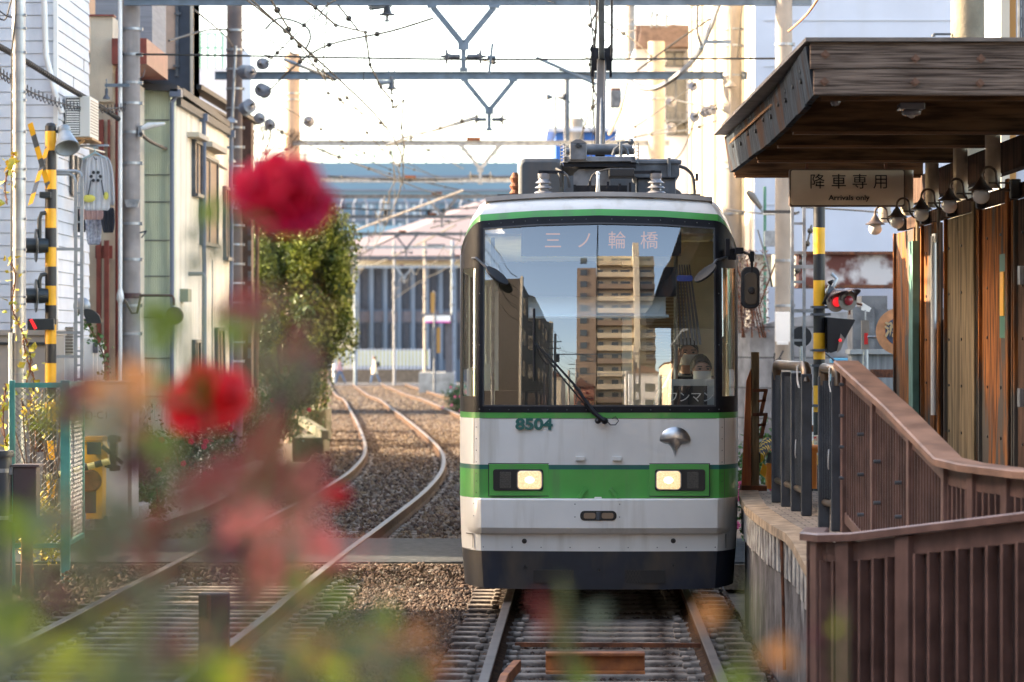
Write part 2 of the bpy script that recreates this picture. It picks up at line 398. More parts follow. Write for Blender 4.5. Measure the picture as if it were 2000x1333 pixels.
# level crossing road in front
mb = MB(); mb.box(-30,40,28.4,31.8,-0.25,-0.012); build('road', mb, M_asph, kind='structure')
mb = MB(); mb.box(-7.5,12,28.30,28.41,-0.26,-0.03); build('road_kerb', mb, M_soil, kind='structure')
M_line = mat('worn_white_road_paint', (0.62,0.60,0.55), 0.8, var=0.3, scale=20)
# far level crossing road
mb = MB(); z = terr(192); mb.box(-60,60,188.5,196,z-0.3,z-0.008); build('road', mb, M_asph, kind='structure')
mb = MB(); mb.box(-60,60,187.6,188.3,z-0.3,z+0.012); build('crossing_edge', mb, M_conc, kind='structure')
# road bumps / trackside verge on the left
M_grass = mat('grass_blade', (0.09,0.17,0.035), 0.7, var=0.4, scale=3)
n = 5000; ys = 14+16*RNG.random(n); xs = -4.3-2.2*RNG.random(n)
V, Fc = leaves(np.stack([xs,ys,-0.24+0.05*RNG.random(n)],1), 0.07, 0.16); npmesh('verge_grass', V, Fc, M_grass, kind='stuff', label='sparse green weeds along the left verge')
n = 5000; ys = 33+40*RNG.random(n); xs = -4.2-0.9*RNG.random(n)+np.interp(ys,[33,50,73],[0,0.0,-1.2])
V, Fc = leaves(np.stack([xs,ys,-0.2+0.16*RNG.random(n)],1), 0.08, 0.2); npmesh('verge_grass', V, Fc, M_grass, kind='stuff', label='green weeds behind the low trackside kerb')
# rusty steel cross beam, guard piece and stub post between the rails
mb = MB()
y0 = 18.9; zt = Z(1276,y0)
x0, x1 = X(1066,y0), X(1260,y0)
mb.box(x0,x1,y0,y0+0.12,zt-0.02,zt); mb.box(x0,x1,y0+0.045,y0+0.06,zt-0.11,zt-0.02); mb.box(x0,x1,y0-0.01,y0+0.12,zt-0.13,zt-0.11)
M_rail_or = mat('orange_rust_beam', (0.42,0.15,0.045), 0.7, 0.1, col2=(0.20,0.07,0.03), scale=9, bump=0.2)
build('steel_beam', mb, M_rail_or, bevel=0.004, label='short orange rusted steel beam lying across between the rails', cat='beam')
mb = MB(); mb.beam(P(985,1328,18.9), P(1010,1300,19.6), 0.05, 0.07); mb.beam(P(985,1328,18.9), P(970,1370,17.6), 0.05, 0.07)
build('guard_bar', mb, M_rail_or, bevel=0.004, label='bent brown iron bar beside the left rail under the tram', cat='bar')
mb = MB(); mb.beam((0.02,21.6,-0.105),(1.38,21.55,-0.105),0.035,0.03); build('gauge_rod', mb, M_rust, label='thin rusty tie rod spanning between the rails', cat='rod')
d = 17.5
mb = MB(); mb.box(X(387,d),X(446,d),d,d+0.11,-0.3,Z(1160,d)); t = thing('marker_post', (X(416,d),d,-0.3), 'short dark rusty marker post standing in the left track', 'post')
M_mk = mat('dark_weathered_iron', (0.05,0.042,0.04), 0.65, 0.3, var=0.4, scale=8, streak=(30,30,2), scol=(0.22,0.09,0.04), sfac=(0.55,0.7))
build('post', mb, M_mk, t, bevel=0.012)
mb = MB(); mb.cyl((X(408,d),d-0.005,Z(1210,d)),(X(408,d),d-0.005,Z(1163,d)),0.012); build('drain_slot', mb, M_rust, t)
# ---------------- people ----------------
def skinned(name, verts, edges, radii, m, parent, root=0, sub=2):
    me = bpy.data.meshes.new(name); me.from_pydata([tuple(v) for v in verts], edges, [])
    o = bpy.data.objects.new(name, me); COL.objects.link(o)
    sk = o.modifiers.new('skin', 'SKIN')
    for i, r in enumerate(radii):
        rr = r if isinstance(r, tuple) else (r, r)
        me.skin_vertices[0].data[i].radius = rr
        me.skin_vertices[0].data[i].use_root = (i == root)
    sb = o.modifiers.new('sub', 'SUBSURF'); sb.levels = sub; sb.render_levels = sub
    bpy.context.view_layer.update()
    nm = bpy.data.meshes.new_from_object(o.evaluated_get(bpy.context.evaluated_depsgraph_get()))
    bpy.data.objects.remove(o)
    nm.materials.clear()
    for mm in (m if isinstance(m, list) else [m]): nm.materials.append(mm)
    nm.polygons.foreach_set('use_smooth', [True]*len(nm.polygons))
    n = bpy.data.objects.new(name, nm); COL.objects.link(n); n.parent = parent
    if parent: ORG[n.name] = ORG[parent.name]
    return n
def paint(o, fn):
    me = o.data
    me.polygons.foreach_set('material_index', [fn(p.center) for p in me.polygons])
def fingers(V, E, Rr, w, wrist, d, side, r=0.008):
    """palm, four curled fingers and a thumb grown from the wrist vertex"""
    d = Vector(d).normalized(); s = Vector(side).normalized(); nrm = d.cross(s)
    palm = Vector(wrist)+d*0.045; V.append(palm); Rr.append((0.036,0.016)); E.append((w, len(V)-1)); pi = len(V)-1
    for k, l in enumerate((0.068, 0.078, 0.072, 0.056)):
        b = palm+d*0.035+s*(k-1.5)*0.020; V.append(b); Rr.append(r); E.append((pi, len(V)-1))
        V.append(b+d*l*0.5+nrm*0.008); Rr.append(r*0.9); E.append((len(V)-2, len(V)-1))
        V.append(b+d*l*0.8+nrm*0.035); Rr.append(r*0.75); E.append((len(V)-2, len(V)-1))
    b = Vector(wrist)+d*0.025-s*0.038; V.append(b); Rr.append(r*1.2); E.append((pi, len(V)-1))
    V.append(b+d*0.045-s*0.022+nrm*0.01); Rr.append(r); E.append((len(V)-2, len(V)-1))
def head_parts(parent, c, hs, yaw, hairm, masked, glasses=False):
    """nose, eyes, ears, mask and hair on a head of centre c, height hs; faces -Y turned by yaw"""
    c = Vector(c); Rm = Matrix.Rotation(yaw, 3, 'Z'); q = lambda x,y,z: c+Rm@Vector((x*hs,y*hs,z*hs))
    mb = MB()
    for s in (-1,1): mb.sphere(q(s*0.15,-0.345,0.02), hs*0.055, 8, (1,.5,.6))
    build('eyes', mb, M_hair, parent, smooth=True)
    mb = MB()
    for s in (-1,1): mb.beam(q(s*0.07,-0.365,0.105), q(s*0.24,-0.335,0.11), hs*0.03, hs*0.03)
    build('eyebrows', mb, M_hair, parent)
    # hair cap: upper-back shell with an uneven hairline
    mb = MB(); n = 22; rows = 10; vs = []; fs = []
    for i in range(rows+1):
        for j in range(n):
            ph = 2*math.pi*j/n; fr = max(0, -math.sin(ph))
            thm = math.radians(118-62*fr**0.8+6*math.sin(7*ph)); th = thm*i/rows
            rr = 1.0+0.03*math.sin(9*ph+3*th)
            vs.append(q(0.385*rr*math.sin(th)*math.cos(ph), 0.04+0.43*rr*math.sin(th)*math.sin(ph), 0.04+0.50*rr*math.cos(th)))
    for i in range(rows):
        for j in range(n): fs.append((i*n+j, (i+1)*n+j, (i+1)*n+(j+1) % n, i*n+(j+1) % n))
    mb.add(vs, fs); h = build('hair', mb, hairm, parent, smooth=True)
    if masked:
        mb = MB(); vs = []; fs = []; n = 10; rows = 5
        for i in range(rows+1):
            for j in range(n+1):
                a = math.radians(-68+136*j/n); z = -0.05-0.38*i/rows
                r = 0.375+0.055*math.sin(math.pi*(i+.6)/(rows+1))*math.cos(a)
                vs.append(q(r*math.sin(a)*0.92, -r*math.cos(a)*(1.03), z))
        for i in range(rows):
            for j in range(n): fs.append((i*(n+1)+j, i*(n+1)+j+1, (i+1)*(n+1)+j+1, (i+1)*(n+1)+j))
        mb.add(vs, fs)
        for s in (-1,1): mb.tube([q(s*0.33,-0.17,-0.1), q(s*0.37,0.0,0.0), q(s*0.36,0.08,0.05)], hs*0.008, 5)
        build('face_mask', mb, M_mask, parent, smooth=True)
def head_graph(V, E, Rr, base, top, hs, c):
    """neck from vertex base, skull and jaw"""
    c = Vector(c)
    V.append(c+Vector((0,0.03,-0.50))*hs); Rr.append(hs*0.22); E.append((base, len(V)-1))
    V.append(c+Vector((0,0.0,-0.22))*hs); Rr.append((hs*0.27,hs*0.30)); E.append((len(V)-2, len(V)-1))
    V.append(c+Vector((0,0.02,0.05))*hs); Rr.append((hs*0.34,hs*0.37)); E.append((len(V)-2, len(V)-1)); k = len(V)-1
    V.append(c+Vector((0,0.04,0.30))*hs); Rr.append((hs*0.28,hs*0.32)); E.append((k, len(V)-1))
    V.append(c+Vector((0,-0.40,-0.08))*hs); Rr.append(hs*0.05); E.append((k, len(V)-1))   # nose
    for s in (-1,1):
        V.append(c+Vector((s*0.37,0.06,-0.02))*hs); Rr.append(hs*0.06); E.append((k, len(V)-1))

# ---------------- tram ----------------
tram = thing('tram', (0.675, 23.8, 0), 'white and green one-car tram numbered 8504 with lit headlights', 'tram')
tram.rotation_euler = (0, 0, -0.0232); ORG[tram.name] = Vector((0,0,0))
def TX(px, yy=0): return (px-1000)*(23.8+yy)/F-0.675-0.0232*yy
def TZ(py, yy=0): return EYE-(py-666.5)*(23.8+yy)/F
cx_ = [0,.15,.3,.45,.6,.75,.86,.93,.97,1.01,1.045,1.07,1.09,1.10,1.10,1.10]
cy_ = [0.07*x*x for x in cx_[:8]]+[.10,.165,.24,.31,.40,.52,.75,12.2]
def planY(x): return float(np.interp(abs(x), cx_[:14], cy_[:14]))
def lean(z): return 0.075*max(0, z-1.47)**2
def HB(x): return float(np.interp(abs(x), [0,.5,.93,.97,1.01,1.045,1.07,1.09,1.10], [3.010,2.998,2.968,2.95,2.915,2.87,2.82,2.76,2.70]))
def surf(x, z, out=0.0): return Vector((x, planY(x)+lean(z)-out, z))
cols = [(-x, y) for x, y in reversed(list(zip(cx_, cy_)))][:-1]+list(zip(cx_, cy_))
NC = len(cols)
def row(zf, sc=1.0, yo=0.0): return [Vector((x*sc, y+yo+(lean(zf(x)) if y < 1 else 0), zf(x))) for x, y in cols]
K = lambda z: (lambda x: z)
rows = [row(lambda x: .105+.02*(abs(x)/1.1)**6, .965), row(K(.40), .985), row(K(.53), .992), row(K(.81), 1), row(K(1.035)), row(K(1.07)), row(K(1.43)), row(K(1.475))]
top1 = row(lambda x: HB(x)); top2 = row(lambda x: HB(x)+.052, 1)
for i, v in enumerate(top2):
    if abs(v.x) > .94: v.x *= .985; v.z -= .012*(abs(v.x)-.94)/.15
crown = [Vector((v.x*.855, v.y+.16, 3.165-.03*(abs(v.x)/1.1)**2)) for v in top2]
mid = [a.lerp(b, .5)+Vector((.022*(1 if a.x > 0 else -1)*(abs(a.x)/1.1)**2, -.02, .018)) for a, b in zip(top2, crown)]
mid2 = [a.lerp(b, .85)+Vector((.010*(1 if a.x > 0 else -1)*(abs(a.x)/1.1)**2, -.01, .020)) for a, b in zip(top2, crown)]
allr = rows+[top1, top2, mid, mid2, crown]
bandmat = [3, 0, 0, 1, 2, 0, 1, None, 1, 0, 0, 0]
mb = MB(); mb.v = [tuple(v) for r in allr for v in r]
for j, bm in enumerate(bandmat):
    if bm is None: continue
    for i in range(NC-1):
        if 0 and j == 7: continue
        mb.f.append((j*NC+i, j*NC+i+1, (j+1)*NC+i+1, (j+1)*NC+i)); mb.m.append(bm)
b0 = (len(allr)-1)*NC
for i in range(NC//2):
    mb.f.append((b0+i, b0+NC-1-i, b0+NC-2-i, b0+i+1) if i+1 < NC-2-i else (b0+i, b0+NC-1-i, b0+i+1)); mb.m.append(0)
body = build('body', mb, [M_white, M_green, M_teal, M_navy], tram, smooth=35)
# side walls around the window band, rear wall
mb = MB()
for s in (-1, 1):
    a, b = sorted((s*1.10, s*1.075))
    mb.box(a, b, 2.1, 12.2, 1.475, 1.80); mb.box(a, b, .53, 12.2, 2.58, 2.71)
    for k in range(9): mb.box(a, b, .53+k*1.44, .60+k*1.44, 1.80 if k > 1 else 1.475, 2.58)
build('side_wall', mb, M_white, tram)
mb = MB(); mb.box(-1.05,1.05,12.16,12.2,.3,3.0); build('rear_wall', mb, M_white, tram)
# glass
def glass_mat(name, refl, tint):
    m = bpy.data.materials.new(name); m.use_nodes = True; t = m.node_tree; t.nodes.clear()
    o = t.nodes.new('ShaderNodeOutputMaterial'); mx = t.nodes.new('ShaderNodeMixShader'); tr = t.nodes.new('ShaderNodeBsdfTransparent'); gl = t.nodes.new('ShaderNodeBsdfGlossy')
    tr.inputs[0].default_value = (*tint, 1); gl.inputs['Roughness'].default_value = 0.004; gl.inputs[0].default_value = (0.95,0.97,1,1)
    fr = t.nodes.new('ShaderNodeLayerWeight'); fr.inputs['Blend'].default_value = 0.25
    mr = t.nodes.new('ShaderNodeMapRange'); mr.inputs['To Min'].default_value = refl; mr.inputs['To Max'].default_value = 1.0
    t.links.new(fr.outputs['Fresnel'], mr.inputs['Value']); t.links.new(mr.outputs[0], mx.inputs[0])
    t.links.new(tr.outputs[0], mx.inputs[1]); t.links.new(gl.outputs[0], mx.inputs[2]); t.links.new(mx.outputs[0], o.inputs[0]); return m
M_glass = glass_mat('coated_windscreen_glass', 0.17, (0.90,0.93,0.93))
M_sglass = glass_mat('side_window_glass', 0.14, (0.75,0.8,0.8))
def patch(mb, x0, x1, zlo, zhi, out=0.0, nx=20, nz=16, thick=0.0):
    vs = []
    for j in range(nz+1):
        for i in range(nx+1):
            x = x0+(x1-x0)*i/nx; a = zlo(x); b = zhi(x); vs.append(surf(x, a+(b-a)*j/nz, out))
    n = (nx+1)*(nz+1); fs = []
    if thick:
        vs += [v+Vector((0, thick, 0)) for v in vs]
    for j in range(nz):
        for i in range(nx):
            a = j*(nx+1)+i; q = (a, a+1, a+nx+2, a+nx+1); fs.append(q)
            if thick: fs.append(tuple(n+t for t in reversed(q)))
    if thick:
        for i in range(nx):
            a = i; fs.append((a+1, a, n+a, n+a+1)); a = nz*(nx+1)+i; fs.append((a, a+1, n+a+1, n+a))
        for j in range(nz):
            a = j*(nx+1); fs.append((a, a+nx+1, n+a+nx+1, n+a)); a += nx; fs.append((a+nx+1, a, n+a, n+a+nx+1))
    return mb.add(vs, fs)
GB, GT = 1.522, 0.055
mb = MB(); patch(mb, -.915, .915, K(GB-.01), lambda x: HB(x)-GT+.01, -0.012, 40, 30)
build('windscreen', mb, M_glass, tram, smooth=True)
mb = MB()
patch(mb, -1.098, 1.098, K(1.475), K(GB), .003, 60, 1, .05)
patch(mb, -1.098, 1.098, lambda x: HB(x)-GT, lambda x: HB(x)+.001, .003, 60, 2, .05)
for s in (-1,1):
    a, b = sorted((s*.905, s*.957)); patch(mb, a, b, K(GB), lambda x: HB(x)-GT, .008, 3, 20, .06)
    a, b = sorted((s*1.072, s*1.098)); patch(mb, a, b, K(GB), lambda x: HB(x)-GT, .003, 3, 8, .05)
    a, b = sorted((s*.957, s*1.072)); patch(mb, a, b, K(2.60), lambda x: HB(x)-GT, .003, 8, 4, .03)
    patch(mb, a, b, K(GB), K(1.60), .003, 8, 1, .04)
build('windscreen_frame', mb, M_black, tram, smooth=35)
M_gasket = mat('grey_gasket', (0.06,0.06,0.065), 0.5)
mb = MB(); 
for s in (-1,1):
    a, b = sorted((s*.894, s*.906)); patch(mb, a, b, K(GB), lambda x: HB(x)-GT, .004, 1, 16, .03)
patch(mb, -.894, .894, K(GB), K(GB+.012), .004, 30, 1, .03); patch(mb, -.894, .894, lambda x: HB(x)-GT-.012, lambda x: HB(x)-GT, .004, 30, 1, .03)
build('gasket', mb, M_gasket, tram)
mb = MB()
for s in (-1,1):
    for z in (1.5, 2.0, 2.4): mb.sphere(surf(s*.93, z, .012), .006, 6)
    for k in range(9): mb.sphere(surf(s*(.1+.095*k), HB(.1+.095*k)-.026, .006), .005, 6)
    for k in range(6): mb.sphere(surf(s*(.1+.15*k), 1.497, .006), .005, 6)
build('screws', mb, M_dsteel, tram)
for s in (-1,1):
    a, b = sorted((s*.957, s*1.072)); mb = MB(); patch(mb, a, b, K(1.60), K(2.60), -0.008, 8, 8)
    build('corner_window', mb, M_sglass, tram, smooth=True)
    for k in range(8):
        mb = MB(); mb.box(*sorted((s*1.086, s*1.080)), .66+k*1.44, .53+(k+1)*1.44, 1.80, 2.58); build('side_window', mb, M_sglass, tram)
    mb = MB(); mb.box(*sorted((s*1.100, s*1.104)), 1.0, 2.0, .55, 1.475); build('door', mb, M_white, tram)
# roof lip
M_lip = mat('bare_roof_gutter', (0.30,0.27,0.24), 0.6, var=0.2, scale=4)
mb = MB(); n = 24
for k in range(n):
    xa = -.89+1.78*k/n; xb = -.89+1.78*(k+1)/n; f = lambda x: planY(x)+.30; g = lambda x: 3.20-.038*(x/.89)**2
    mb.hexa([(xa,f(xa)-.045,g(xa)-.035),(xb,f(xb)-.045,g(xb)-.035),(xb,f(xb)+.05,g(xb)-.06),(xa,f(xa)+.05,g(xa)-.06),(xa,f(xa)-.03,g(xa)),(xb,f(xb)-.03,g(xb)),(xb,f(xb)+.05,g(xb)+.004),(xa,f(xa)+.05,g(xa)+.004)])
build('roof_lip', mb, M_lip, tram)
M_roofd = mat('dark_roof_canvas', (0.10,0.105,0.11), 0.85, var=0.25)
mb = MB(); mb.box(-.80,.80,.42,12.1,3.14,3.19); build('roof_deck', mb, M_roofd, tram)
# bumper
def bump_row(z, out, sc): return [Vector((x*sc, y-out*(1 if abs(x) < .97 else max(0,1-(abs(x)-.97)/.16)), z)) for x, y in cols if y < .75]
br = [bump_row(.79,.0,.992), bump_row(.812,.075,.985), bump_row(.800,.085,.985), bump_row(.585,.088,.982), bump_row(.545,.055,.978), bump_row(.53,.0,.985)]
mb = MB(); nb = len(br[0]); mb.v = [tuple(v) for r in br for v in r]
for j in range(len(br)-1):
    for i in range(nb-1): mb.f.append(((j+1)*nb+i, (j+1)*nb+i+1, j*nb+i+1, j*nb+i)); mb.m.append(0)
bmp = build('bumper', mb, M_white, tram, smooth=30)
def rrect(mb, x0, x1, z0, z1, y, r, th, n=6):
    pts = []
    for (cx, cz, a0) in ((x1-r,z1-r,0),(x0+r,z1-r,90),(x0+r,z0+r,180),(x1-r,z0+r,270)):
        for k in range(n+1):
            a = math.radians(a0+90*k/n); pts.append((cx+r*math.cos(a), y, cz+r*math.sin(a)))
    return mb.prism(pts, (0, th, 0))
yb = -.088
mb = MB(); rrect(mb, TX(1133), TX(1204), TZ(1016), TZ(997), yb-.003, .034, .02); co = build('coupler_slot', mb, M_blk, bmp)
M_tan = mat('tan_coupler_cover', (0.28,0.19,0.12), 0.6)
mb = MB(); rrect(mb, TX(1140), TX(1163), TZ(1012), TZ(1001), yb-.006, .015, .006); rrect(mb, TX(1175), TX(1198), TZ(1012), TZ(1001), yb-.006, .015, .006); build('coupler_cover', mb, M_tan, bmp)
mb = MB(); mb.cyl((TX(1169),yb-.008,TZ(1014)),(TX(1169),yb-.008,TZ(999)),.018); build('coupler_pin', mb, M_dsteel, bmp)
mb = MB()
for px, py in ((925,984),(925,1008),(1123,984),(1210,984),(1123,1009),(1210,1009)): mb.sphere((TX(px),planY(TX(px))+yb,TZ(py)), .005, 6)
build('bolts', mb, M_dsteel, bmp)
# teal number, emblem
text('8504', .118, (TX(1043), planY(TX(1043))-.012, TZ(830)), M_teal, tram, 'fleet_number', ext=.006, sx=1.22, bold=.0045)
M_chrome = mat('brushed_emblem_metal', (0.55,0.55,0.56), 0.28, 1.0, var=0.1)
def fan(mb, cxp, czp, R0, depth):
    # three-lobed fan leaf: two shoulder lobes, wide crown, and a drawn-out point
    out = []
    for k in range(25):
        a = math.radians(180-180*k/24); out.append((R0*math.cos(a)*1.0, R0*.9*math.sin(a)))
    def arc(p, q, c, m=8): return [( (1-t)**2*p[0]+2*(1-t)*t*c[0]+t*t*q[0], (1-t)**2*p[1]+2*(1-t)*t*c[1]+t*t*q[1]) for t in [i/m for i in range(1,m+1)]]
    out += arc((R0,0), (R0*.42,-R0*.18), (R0*.78,-.16*R0)); out += arc((R0*.42,-R0*.18), (0,-R0*1.05), (R0*.12,-R0*.45))
    out += [( -x, z) for x, z in reversed(arc((R0*.42,-R0*.18), (0,-R0*1.05), (R0*.12,-R0*.45))[:-1])]
    out += [(-R0*.42,-R0*.18)]+[( -x, z) for x, z in reversed(arc((R0,0), (R0*.42,-R0*.18), (R0*.78,-.16*R0))[:-1])]
    yb = planY(cxp)-.002; vs = [(cxp, yb-depth, czp+.25*R0)]
    for f, dd in ((.55,.8),(.85,.4),(1,0)):
        for x, z in out: vs.append((cxp+x*f, yb-depth*dd-.004, czp+.25*R0*(1-f)+z*f))
    n = len(out); fs = [(0, 1+i, 1+(i+1) % n) for i in range(n)]
    for r in range(2):
        for i in range(n): fs.append((1+r*n+i, 1+(r+1)*n+i, 1+(r+1)*n+(i+1) % n, 1+r*n+(i+1) % n))
    mb.add(vs, fs)
mb = MB(); fan(mb, TX(1318), TZ(862), .122, .03); build('fan_shaped_emblem', mb, M_chrome, tram, smooth=40)
# headlights
M_lens = mat('lit_headlight_lens', (0.9,0.8,0.6), 0.15, emit=(1.0,0.60,0.24), estr=0.13, var=0.2, scale=60, bump=0.6, bscale=60)
M_bulb = mat('headlight_bulb', (1,.9,.7), 0.2, emit=(1.0,0.78,0.48), estr=.5)
M_refl = mat('grey_marker_lens', (0.09,0.09,0.085), 0.3, var=0.5, scale=120)
for s in (-1,1):
    cxp = TX(1014) if s < 0 else TX(1326)
    yy = planY(cxp); sl = s*0.035
    def hx(p): return TX(p if s < 0 else 2340-p)
    a, b = sorted((hx(955), hx(1072)))
    h = MB(); rrect(h, a, b, TZ(969), TZ(907), yy-.018, .01, .03); hp = build('headlight', h, M_green, tram, bevel=.003)
    h = MB()
    for (x0,x1,z0,z1) in ((a-.006,b+.006,TZ(969)-.006,TZ(969)),(a-.006,b+.006,TZ(907),TZ(907)+.006),(a-.006,a,TZ(969),TZ(907)),(b,b+.006,TZ(969),TZ(907))): h.box(x0,x1,yy-.016,yy+.02,z0,z1)
    build('panel_gap', h, M_blk, hp)
    a, b = sorted((hx(963), hx(1061)))
    h = MB(); rrect(h, a, b, TZ(959), TZ(917), yy-.030, .02, .02); build('housing', h, M_blk, hp, bevel=.003)
    a, b = sorted((hx(1011), hx(1058)))
    h = MB(); rrect(h, a-.006, b+.006, TZ(956)-.004, TZ(920)+.004, yy-.036, .032, .02); build('bezel', h, M_steel, hp)
    h = MB(); rrect(h, a, b, TZ(956), TZ(920), yy-.042, .028, .02); build('lens', h, M_lens, hp, bevel=.01)
    h = MB(); h.sphere(((a+b)/2, yy-.040, (TZ(956)+TZ(920))/2), .036, 12, (1.1,.3,.75)); build('bulb', h, M_bulb, hp, smooth=True)
    a, b = sorted((hx(976), hx(998)))
    h = MB(); rrect(h, a, b, TZ(954), TZ(922), yy-.034, .006, .02)
    for k in range(9): h.box(a+.004, b-.004, yy-.038, yy-.034, TZ(954)+.008+k*.0135, TZ(954)+.013+k*.0135)
    build('marker_lens', h, M_refl, hp)
# little fittings on the nose
mb = MB()
for px in (1133,1205): mb.box(TX(px-9),TX(px+9),-.03,.01,TZ(900),TZ(892))
mb.box(TX(1161),TX(1175),-.03,.01,TZ(976),TZ(971)); build('bracket', mb, M_white, tram, bevel=.003)
mb = MB(); mb.beam((TX(1129),-.02,TZ(974)),(TX(1145),-.02,TZ(954)),.022,.03); mb.beam((TX(1209),-.02,TZ(974)),(TX(1192),-.02,TZ(954)),.022,.03); build('jumper_guide', mb, M_green, tram, bevel=.003)
mb = MB()
for px,py in ((1024,1058),(1315,1057)): mb.lathe([(.0,-.012),(.012,-.012),(.013,-.004),(.019,-.004),(.02,.01)], (TX(px),planY(TX(px))-.004,TZ(py)), (0,1,0)); 
for px,py in ((1025,1108),(1315,1105),(1171,1114)): mb.lathe([(.0,-.008),(.010,-.008),(.012,.01)], (TX(px),planY(TX(px))-.004,TZ(py)), (0,1,0), 10)
build('socket', mb, M_blk, tram)
mb = MB(); 
for a, b in ((1042,1120),(1221,1298)):
    x0, x1 = TX(a), TX(b); z0, z1 = TZ(1139), TZ(1114)
    for k in range(14):
        t = x0+(x1-x0)*k/13; mb.beam((t,-.004+planY(t),z0),(min(x1,t+.05),-.004+planY(t),z1),.004,.004)
        mb.beam((t,-.005+planY(t),z1),(min(x1,t+.05),-.005+planY(t),z0),.004,.004)
M_mesh = mat('black_grille_mesh', (0.035,0.03,0.028), 0.5); build('grille', mb, M_mesh, tram)
mb = MB(); mb.box(TX(1042),TX(1120),.0,.012,TZ(1139),TZ(1114)); mb.box(TX(1221),TX(1298),.0,.02,TZ(1139),TZ(1114)); build('grille_backing', mb, M_blk, tram)
mb = MB(); patch(mb, -1.04, -.98, K(.524), K(.53), .006, 4,1,.01); patch(mb, -.985,-.981, K(.42),K(.53),.006,1,1,.01); patch(mb, -1.09, -1.0, K(.405),K(.409),.006,4,1,.01); patch(mb,.985,.989,K(.42),K(.53),.006,1,1,.01); build('panel_seam', mb, M_blk, tram)
# seams and rivets of the nose panels
mb = MB()
for s in (-1,1):
    for (za,zb_) in ((.815,1.03),(1.075,1.43)):
        a, b = sorted((s*.972, s*.976)); patch(mb, a, b, K(za), K(zb_), .003, 1, 4, .006)
patch(mb, -.97, .97, K(1.4285), K(1.4315), .003, 30, 1, .006)
build('body_seam', mb, mat('seam_grey',(.12,.12,.115),.7), tram)
mb = MB()
for s in (-1,1):
    for k in range(7): mb.mark(); mb.sphere(surf(s*.955, .85+.09*k if k < 2 else .82+.09*k, .002), .0045, 6)
for k in range(9): mb.mark(); mb.sphere(surf(-.9+.225*k, .43, .004), .005, 6)
build('rivets', mb, M_dsteel, tram)
# wiper
W = lambda px, py, o=.05: Vector((TX(px), planY(TX(px))+lean(TZ(py))-o, TZ(py)))
mb = MB(); mb.tube([W(1180,822,.07),W(1160,806,.06),W(1120,750),W(1075,700),W(1047,672)], [.022,.02,.010,.008,.008], 6); mb.tube([W(1170,818,.06),W(1150,800),W(1098,738),W(1060,690),W(1043,671)], .006, 6)
mb.sphere(W(1181,822,.05), .028, 8); mb.sphere(W(1168,822,.05), .026, 8)
mb.tube([W(1047,672),W(1050,690,.06),W(1066,712,.05),W(1080,706,.05)], .004, 5)
wp = build('wiper', mb, M_blk, tram, smooth=40)
mb = MB(); mb.tube([W(1043,603,.03),W(1043,745,.03)], .011, 6); build('blade', mb, M_rubber, wp)
mb = MB(); mb.tube([W(1185,822,.05),W(1192,830,.05),W(1202,830,.04),W(1208,822,.04),W(1202,814,.03),W(1196,818,.02)], .004, 5); build('washer_hose', mb, M_cable, wp)
# mirrors
def disc_mirror(a0, a1, c, nrm, r, lab):
    mb = MB(); mb.tube([a0, a1, c], [.009,.009,.012], 6); o = build('mirror_arm', mb, M_dsteel, tram)
    mb = MB(); mb.lathe([(0,-.012),(r*.5,-.02),(r*.95,-.006),(r,.0),(r,.012),(r*.9,.016),(0,.018)], c, nrm, 28); build('round_mirror', mb, M_rubber, o, smooth=40)
disc_mirror(W(920,503,.02), W(928,503,.10), W(970,540,.16), (.50,-.25,.62), .105, 'l')
disc_mirror(W(1424,500,.02), W(1400,508,.10), W(1378,535,.16), (-.50,-.25,.62), .105, 'r')
M_mirr = mat('brown_mirror_back', (0.075,0.06,0.045), 0.35, 0.2, var=0.3)
mb = MB(); mb.box(TX(1424),TX(1440),.18,.24,TZ(507),TZ(486)); mb.tube([(TX(1430),.15,TZ(485)),(TX(1445),.06,TZ(490)),(TX(1462),-.02,TZ(497)),(TX(1468),-.02,TZ(512)),(TX(1467),-.02,TZ(560))], .012, 8); mb.box(TX(1464),TX(1472),-.05,.01,TZ(512),TZ(492))
mb.box(TX(1436),TX(1452),.0,.14,TZ(496),TZ(484)); mb.box(TX(1418),TX(1426),.06,.12,TZ(500),TZ(466))
o = build('mirror_arm', mb, M_black, tram, bevel=.004)
mb = MB(); rrect(mb, TX(1447), TX(1483), TZ(603), TZ(522), -.03, .05, .07, 8); rm = build('wing_mirror', mb, M_rubber, o, bevel=.008, smooth=30)
mb = MB(); rrect(mb, TX(1453), TX(1478), TZ(596), TZ(533), -.04, .04, .02, 8); build('mirror_back', mb, M_mirr, rm, bevel=.004)
mb = MB(); mb.lathe([(0,-.02),(.022,-.018),(.028,0),(.03,.02)], (TX(1467),-.045,TZ(568)), (0,1,0), 12); build('knob', mb, M_blk, rm)
# ---------- interior
M_cream = mat('cream_cab_panel', (0.86,0.74,0.52), 0.6, var=0.1)
M_dark = mat('dark_interior', (0.02,0.022,0.026), 0.7)
M_floor = mat('tram_floor', (0.07,0.07,0.075), 0.7)
mb = MB(); mb.box(-1.05,1.05,.3,12.1,.80,.84); build('floor', mb, M_floor, tram)
mb = MB(); mb.box(-.92,.92,.5,12.1,2.86,2.88); build('ceiling', mb, M_cream, tram)
mb = MB(); mb.box(-.90,.90,.12,.20,.84,1.49); mb.hexa([(-.90,.2,1.2),(.90,.2,1.2),(.90,.55,1.2),(-.90,.55,1.2),(-.90,.2,1.50),(.90,.2,1.50),(.90,.55,1.46),(-.90,.55,1.46)]); build('dashboard', mb, M_dark, tram)
mb = MB(); mb.box(.28,1.05,1.55,1.60,.84,2.85); part = build('cab_partition', mb, M_cream, tram)
mb = MB()
